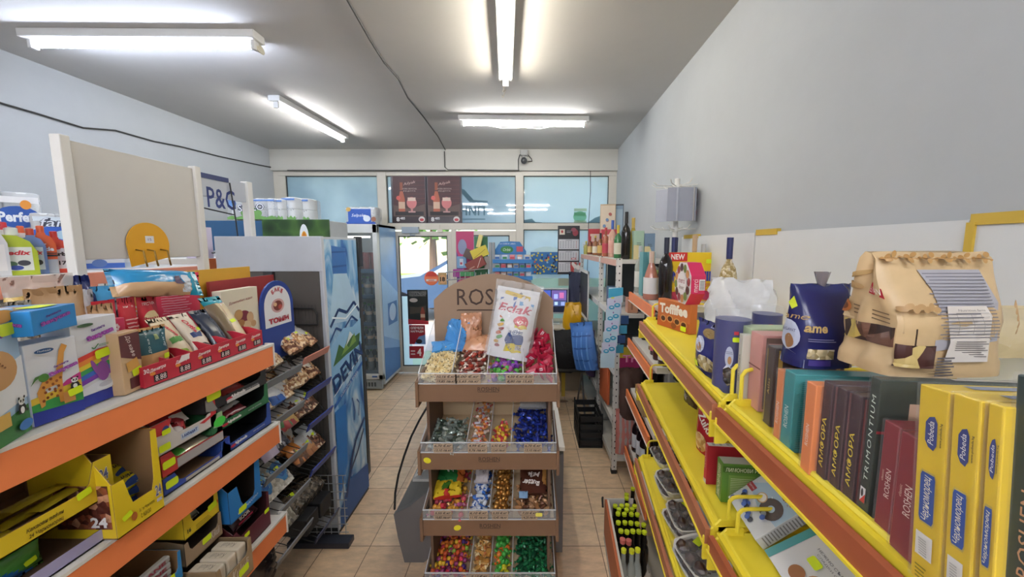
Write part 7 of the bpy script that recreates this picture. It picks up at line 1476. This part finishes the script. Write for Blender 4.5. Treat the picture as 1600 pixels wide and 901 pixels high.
# ================================================================ window posters, calendar, door stickers
def poster(name, lb, xa, ya, xb_, yb, Y, c, cat='poster'):
    p, q = PY(xa, yb, Y), PY(xb_, ya, Y); w, h = q.x - p.x, q.z - p.z
    o = G().box(-w / 2, w / 2, 0, .003, 0, h, C(c, .3)).build(name); put(o, ((p.x + q.x) / 2, Y, p.z)); tag(o, lb, cat); return o, Art(o, lambda u, v, l: (u - w / 2, -l, v), w, h)
for xa, xb_, lb in ((613, 666, 'dark beer poster with pink glass, above the door hinge side'), (667, 721, 'dark beer poster with pink glass, beside the shop lettering')):
    o, a = poster('window_poster', lb, xa, 272, xb_, 348, YB + .012, '33282c')
    a.rect(.05, .14, .95, .97, '4a2c2e')
    for i in range(6): a.rect(.42, .42 + i * .09, .95, .425 + i * .09, '6c3c38')
    a.poly([(.05, .14), (.95, .14), (.95, .4), (.5, .3), (.05, .38)], '5c4a44').rect(.1, .16, .9, .24, '241e20')
    a.rect(.25, .68, .33, .84, '8c4c34').poly([(.2, .24), (.38, .24), (.38, .5), (.33, .66), (.25, .66), (.2, .5)], 'a85c44').rect(.2, .3, .38, .44, 'c8a890').ell(.2, .52, .06, .045, 'c85c54')
    a.ell(.57, .42, .14, .12, 'c87878').rect(.46, .46, .68, .53, 'd8c0b0').rect(.54, .24, .6, .32, 'b8807c').rect(.47, .22, .67, .25, 'b8908c')
    a.txt('Ailyak', .52, .82, .07, 'c8a49c', w=.36, shear=.3, rot=12).txt('НОВА ВКУСНА', .52, .71, .03, 'b8a49c', w=.4).txt('РЕЦЕПТА', .52, .66, .03, 'b8a49c', w=.34)
    a.txt('8', .17, .08, .09, 'e0e0e0', w=.09, bold=.03).txt('485', .3, .1, .05, 'e0e0e0', w=.14, bold=.02).ell(.84, .08, .09, .06, 'd0ccc8').ell(.84, .07, .06, .03, 'b03c44')
o, a = poster('wall_calendar', 'black wall calendar with three month sheets on the window pane', 871, 352, 906, 428, YB - .012, '26262a', 'calendar')
a.rect(.08, .82, .32, .93, 'd8cfc0').ell(.2, .88, .05, .03, 'a83c3c').ell(.8, .86, .13, .07, '8c3440').ell(.72, .92, .12, .04, '8c4c58').rect(.4, .86, .58, .875, '8c8c90').rect(.4, .89, .62, .9, '8c8c90')
for k in range(3):
    v = .05 + k * .235; a.rect(.04, v, .96, v + .205, 'd0cfd2')
    for i in range(5):
        for j in range(7): a.rect(.1 + j * .12, v + .03 + i * .03, .15 + j * .12, v + .042 + i * .03, 'b06c70' if j > 5 else '84868c')
    a.rect(.35, v + .18, .65, v + .19, '84868c')
a.rect(.62, .31, .82, .345, 'c02c38').rect(.65, .317, .79, .338, 'e8dcdc')
o, a = poster('window_poster', 'bright blue poster covered with small yellow blobs beside the calendar', 829, 393, 873, 428, YB - .01, '2c6ca8')
r = random.Random(4)
for i in range(70): a.ell(r.uniform(.04, .96), r.uniform(.05, .95), .035, .045, r.choice(('d8c84c', 'c8b43c', '1c3c78', '14284c', '8cb8d8', 'c85c44', 'd8c84c')), n=10)
o, a = poster('door_sticker', 'round orange sticker with white band on the door glass', 663, 422, 685, 445, YB + .011, 'e87848', 'sticker')
o.data.clear_geometry(); G_ = G(); q_ = PY(685, 422, YB).x - PY(663, 422, YB).x; G_.lathe([(0, 0), (q_ / 2, 0), (q_ / 2, .002), (0, .002)], C('e06c40', .4), 28, M.Translation((0, 0, q_ / 2)) @ M.Rotation(R_(90), 4, 'X'))
bm_ = G_.build('tmp'); o.data = bm_.data; bpy.data.objects.remove(bm_)
a.l += .002; a.ell(.5, .5, .44, .44, 'e8784c').poly([(.1, .6), (.9, .6), (.8, .85), (.5, .95), (.2, .85)], 'd04434').rect(.14, .28, .86, .42, 'e8dcd4').rect(.3, .31, .7, .38, 'c87868')
o, a = poster('door_sticker', 'tan sticker with the number eighteen on the door glass', 685, 425, 698, 444, YB + .011, 'b89868', 'sticker'); a.ell(.5, .45, .44, .36, 'd8a878').txt('18', .5, .45, .38, '3a2c24', w=.6, bold=.05)
o, a = poster('door_poster', 'dark poster with beer bottle and white letters low on the door glass', 638, 452, 668, 506, YB + .011, '2a2c28')
a.txt('ОТКРИВАЩ НОВИЯ', .5, .93, .04, 'd8d4cc', w=.86).txt('СЕЗОН В ГЪРЦИЯ', .5, .88, .04, 'd8d4cc', w=.86).txt('ПОД КАПАЧКАТА', .5, .83, .04, 'd8d4cc', w=.8).ell(.3, .7, .2, .06, 'c8bcb0').poly([(.1, .3), (.9, .35), (.9, .55), (.5, .5), (.1, .52)], '4c4438').poly([(.62, .12), (.84, .12), (.84, .35), (.77, .5), (.69, .5), (.62, .35)], '8c4030').rect(.62, .2, .84, .3, 'c8a488').poly([(.0, 0), (1, 0), (1, .1), (.0, .16)], 'b02834')
o, a = poster('door_poster', 'red poster with white block letters and blue picture on the door glass', 640, 507, 664, 537, YB + .011, '9c2430'); a.txt('СПЕЧЕЛИ', .5, .85, .13, 'ecdcd8', w=.8, bold=.04).txt('НАГРАДИ', .5, .66, .13, 'ecdcd8', w=.8, bold=.04).poly([(.3, 0), (1, 0), (1, .5), (.6, .4)], '6c94c4').ell(.6, .15, .2, .12, '2c2428')
o, a = poster('door_poster', 'small red price square at the bottom of the door posters', 640, 540, 662, 559, YB + .011, 'b02c38'); a.txt('4', .68, .5, .6, 'f0e4e0', w=.3, bold=.04).rect(.1, .55, .4, .65, 'e8d8d4').rect(.1, .3, .4, .4, 'e8d8d4')
o, a = poster('window_notice', 'small white notice on the window beside the calendar', 910, 378, 916, 388, YB - .01, 'd8dcdc'); a.lines(.2, .2, .8, .8, 3, C('8c9090'))
# ================================================================ paper packs and household goods
def pack(lb, p, w, d, h, cols, txt, rz=0, n=3):
    t_ = thing('paper_pack', lb, 'toilet paper', p, rz); m = C('dcdedc', .35); g = G(); r = w / n / 2
    for i in range(n):
        for k in range(2): g.lathe([(r * .9, .0), (r, .006), (r, h / 2 - .004), (r * .9, h / 2)], m, 14, M.Translation((-w / 2 + r + i * 2 * r, d / 2, k * h / 2)), sy=d / 2 / r)
    g.build('rolls', t_, True); G().box(-w / 2 - .002, w / 2 + .002, -.002, d + .002, 0, h + .002, film('e4e8ec', .3, .15), .02).build('wrapper', t_, True)
    a = Art(t_, lambda u, v, l: (u - w / 2, -.004 - l, v), w, h)
    a.rect(0, 0, 1, .1, cols[0]).poly([(0, .1), (.1, .18), (.2, .1), (.35, .2), (.5, .1), (.65, .2), (.8, .1), (.92, .18), (1, .1)], cols[0]).rect(.02, .86, .98, .94, cols[1])
    if txt: a.ell(.5, .3, .22, .25, cols[0]).txt(txt, .5, .56, .34, '1c2440', w=.55, bold=.07, rot=4).txt(txt, .5, .56, .32, 'e8ecf0', w=.53, bold=.0, rot=4).ell(.12, .74, .09, .14, '5c84b8')
    else: a.lines(.15, .45, .6, .7, 3, C('a8b4c0'))
    return t_
for xa, xb_, yt, Y, tx, lb in ((356, 430, 309, 3.12, 'SOLO', 'white toilet paper pack with bold dark lettering on the cooler'), (424, 441, 310, 3.14, '', 'narrow end of a toilet paper pack next to the lettered one'), (441, 461, 307, 3.2, '', 'toilet paper pack with stickers in the middle of the row on the cooler'), (461, 482, 309, 3.3, '', 'last toilet paper pack of the row, nearest the window')):
    p, q = PY(xa, 345, Y), PY(xb_, yt, Y); pack(lb, ((p.x + q.x) / 2, Y, 1.912), q.x - p.x - .004, .2, q.z - 1.912, ('6c9c54', '5c80bc'), tx, n=4 if tx else 1)
p, q = PY(540, 346, 4.42), PY(586, 319, 4.42)
o = pack('blue printed paper roll pack on top of the glass door fridge', ((p.x + q.x) / 2, 4.42, 1.942), q.x - p.x, .2, .2, ('2c50a0', 'd8dce4'), ''); a = Art(o, lambda u, v, l: (u - .172, -.008 - l, v), .344, .2)
a.rect(.1, .06, .86, .88, '2c54a8').txt('Selpak', .42, .5, .22, 'e8ecf4', w=.42, shear=.3).ell(.72, .34, .12, .18, 'd8e0ec').ell(.66, .46, .06, .09, 'd8e0ec').ell(.12, .85, .08, .12, 'c8a45c').ell(.95, .3, .08, .14, '8c5c44')
def hp(x, yb): return PX(x, yb, WXf - .1)
def spot(x, dx=0): p = PX(x, 400, WXf - .08 - dx); return V((p.x, p.y - .035, WZ + .001))
def flatb(lb, x, w, h, c, cap, lab, txt, dx=0, shape=0, tc='c82c34'):
    t_ = thing('cleaner_bottle', lb, 'bottle', spot(x, dx), R_(55)); d = w * .5
    pr = [(-w / 2, 0), (w / 2, 0), (w / 2, h * .62), (w * .34, h * .78), (w * .16, h * .82), (w * .16, h * .86), (-w * .16, h * .86), (-w * .16, h * .82), (-w * .34, h * .78), (-w / 2, h * .62)]
    if shape == 1: pr = [(-w * .45, 0), (w / 2, 0), (w * .5, h * .5), (w * .36, h * .72), (w * .1, h * .84), (-.2 * w, h * .86), (-w * .4, h * .7), (-w * .52, h * .35)]
    g = G(); g.prism(pr, -d / 2, d / 2, C(c, .25)); g.build('body', t_)
    G().lathe([(w * .15, h * .86), (w * .15, h), (w * .1, h * 1.01), (0, h * 1.01)], C(cap, .35), 14).build('cap', t_, True)
    a = Art(t_, lambda u, v, l: (u - w / 2, -d / 2 - l, v), w, h)
    if lab: a.rect(.12, .1, .88, .6, lab)
    if txt: a.txt(txt, .5, .48, .1, tc, w=.72, bold=.04, shear=.2).ell(.4, .24, .14, .06, '5c7c5c').ell(.68, .26, .14, .06, '3c3c44').ell(.5, .16, .16, .05, '3c50a0')
    return t_, a
t_, a = flatb('white spray cleaner with red trigger at the near end of the wall shelf', 8, .08, .24, 'd8d8d8', 'c03038', 'e4e0dc', '', shape=0); G().box(-.06, .03, -.012, .012, .225, .26, C('c03038', .35), .004).build('trigger_head', t_)
flatb('lime and yellow detergent bottle with white label on the wall shelf', 38, .135, .22, 'b8c83c', 'e8ece0', 'e4e8dc', 'Medix', shape=1)
flatb('violet blue detergent bottle beside the lime one', 66, .085, .22, '7084b8', 'c84c34', 'c8d0e4', 'Medix'); flatb('orange drain cleaner bottle with black band on the wall shelf', 82, .085, .235, 'd8643c', 'd8643c', None, '')[1].txt('Mr', .5, .62, .06, 'e8e8e8', w=.3, bold=.04).txt('Muscle', .5, .52, .09, 'e8e8e8', w=.8, bold=.05).rect(0, .36, 1, .4, '2a2624').rect(0, .0, 1, .3, 'b8bcc0').rect(0, .42, 1, .44, '2a2624')
flatb('red and white cleaner bottle at the far end of the wall shelf', 101, .085, .21, 'd0503c', 'c83c34', 'dcdcdc', '')[1].txt('Carb', .5, .46, .1, '2a2624', w=.8, bold=.06).ell(.5, .6, .2, .04, 'c8404c').txt('17', .7, .24, .1, '2a2624', w=.3, bold=.04)
flatb('white and red spray bottle behind the lime detergent', 26, .09, .25, 'd8d4d0', 'c8343c', None, '', dx=.12); flatb('orange capped white bottle behind the violet one', 52, .08, .235, 'd8d8d4', 'd8643c', None, '', dx=.12)
t_ = pack('big orange and white paper towel pack with blue oval behind the cleaners', (-2.98, 2.10, WZ), .40, .14, .44, ('d88c34', 'e8e8e8'), '', R_(55)); t_.location.z += .003; a = Art(t_, lambda u, v, l: (u - .2, -.006 - l, v), .40, .44); a.rect(0, 0, 1, .5, 'd88c34').ell(.3, .5, .3, .12, 'd88c34').ell(.78, .68, .2, .14, '24509c').txt('Perfex', .78, .68, .13, 'e8ecf0', w=.34, bold=.04).ell(.86, .84, .05, .06, 'd88c34').ell(.2, .62, .1, .06, '24509c').tagp(.68, .5, .1)
t_ = pack('blue and white paper towel pack with grey script behind the cleaners', (-2.70, 2.25, WZ), .27, .12, .32, ('2c54b0', 'd8e4ec'), '', R_(55)); t_.location.z += .003; a = Art(t_, lambda u, v, l: (u - .135, -.006 - l, v), .27, .32); a.poly([(0, 0), (1, 0), (1, .62), (.3, .8), (0, .7)], '2c5cb8').poly([(.4, .0), (1, .3), (1, .4), (.3, .1)], 'dce4ec').txt('familia', .5, .84, .16, '3c4454', w=.8, bold=.07, shear=.2).txt('familia', .5, .84, .15, 'dce4ec', w=.78, bold=.0, shear=.2).ell(.4, .62, .12, .08, 'a8c8dc').tagp(.5, .7, .12)
for i, (x, c, lb) in enumerate(((165, '3c64b4', 'blue and white paper pack low on the wall shelf, seen under the grey panel'), (190, 'b8c4d4', 'white paper pack with blue circle seen under the grey panel'), (214, 'c8ccd0', 'plain white paper pack seen under the grey panel'))):
    p = spot(x, .05); o, f = carton('paper_pack', lb, 'paper pack', p + V((0, 0, 0)), R_(55), .2, .1, .075, 'd4d8dc'); f['F'].rect(0, .1, 1, .5, c).ell(.5, .5, .15, .3, '5c78b0')
# lilac and green packs beside the tall panel
for x, y, w, h, c, lb in ((340, 400, .1, .17, 'd4cce0', 'lilac and white box on the shelf behind the biscuits'),):
    p = PX(x, y, px_ - .05); o, f = carton('soap_box', lb, 'box', (p.x, min(p.y, 2.1), 1.631), R_(80), w, .06, h, c); f['F'].txt('Bref', .5, .5, .3, '5c3c8c', w=.7, rot=90, bold=.03)
# ================================================================ drinks inside the glass door fridge
xs0, xs1 = fx0 + .09, fx1 - .09
DR = [('carton', '8c3c34', .2), ('pet', '8a9a7c', .22), ('pet', '4c4a48', .22), ('pet', '5c6c74', .2), ('pet', '3c2420', .26)]
for z, (k, c, h) in zip(FSH, DR):
    pro = None
    for j in range(2):
        for i in range(6):
            p = V((xs0 + (xs1 - xs0) * i / 5, fy + .1 + j * .1, z + .001)); cc = (c, '2c4c3c', 'b04c44', c, '6c7c8c', c)[i] if k == 'pet' else c
            if pro is None or (k == 'pet' and i in (1, 2, 3, 4) and j == 0):
                if k == 'carton':
                    o = G().lathe([(.03, 0), (.033, .01), (.033, h * .8), (.028, h * .88), (.026, h), (0, h)], C(c, .3), 14).build('drink_can', smooth=True); Art(o, lambda u, v, l: (math.sin(u / .033 - 1) * (.0335 + l), -math.cos(u / .033 - 1) * (.0335 + l), v), .066, h, False).rect(.1, .2, .9, .6, 'd0a89c').rect(.3, .3, .7, .5, '3a2424')
                else: o = bottle('pet', h, .034, cc, ('c83c34', '3c8c4c', 'd8d8d8')[i % 3], ('c8b8a8', '3c7c4c', 'b83c3c', '5c84b8')[i % 4], neck=.35, name='soda_bottle')
                lb = f'drink on the {("top", "second", "third", "fourth", "bottom")[FSH.index(z)]} shelf of the glass door fridge'; at(o, p, lb, 'drink', lb); pro = pro or o
                if k == 'pet': last = o
            else: dup(pro if k == 'carton' else last, p)
# wet stain on the tiles
SM = C('8a6a52', .3)
fl = bpy.data.objects['floor']; a = Art(fl, lambda u, v, l: (u, v + 3, l), 1, 1)
c = PZ(878, 626, 0); a.ell(c.x, c.y - 3, .07, .035, SM, n=14).ell(c.x + .17, c.y - 3, .06, .03, SM, n=14)
Art.flush()
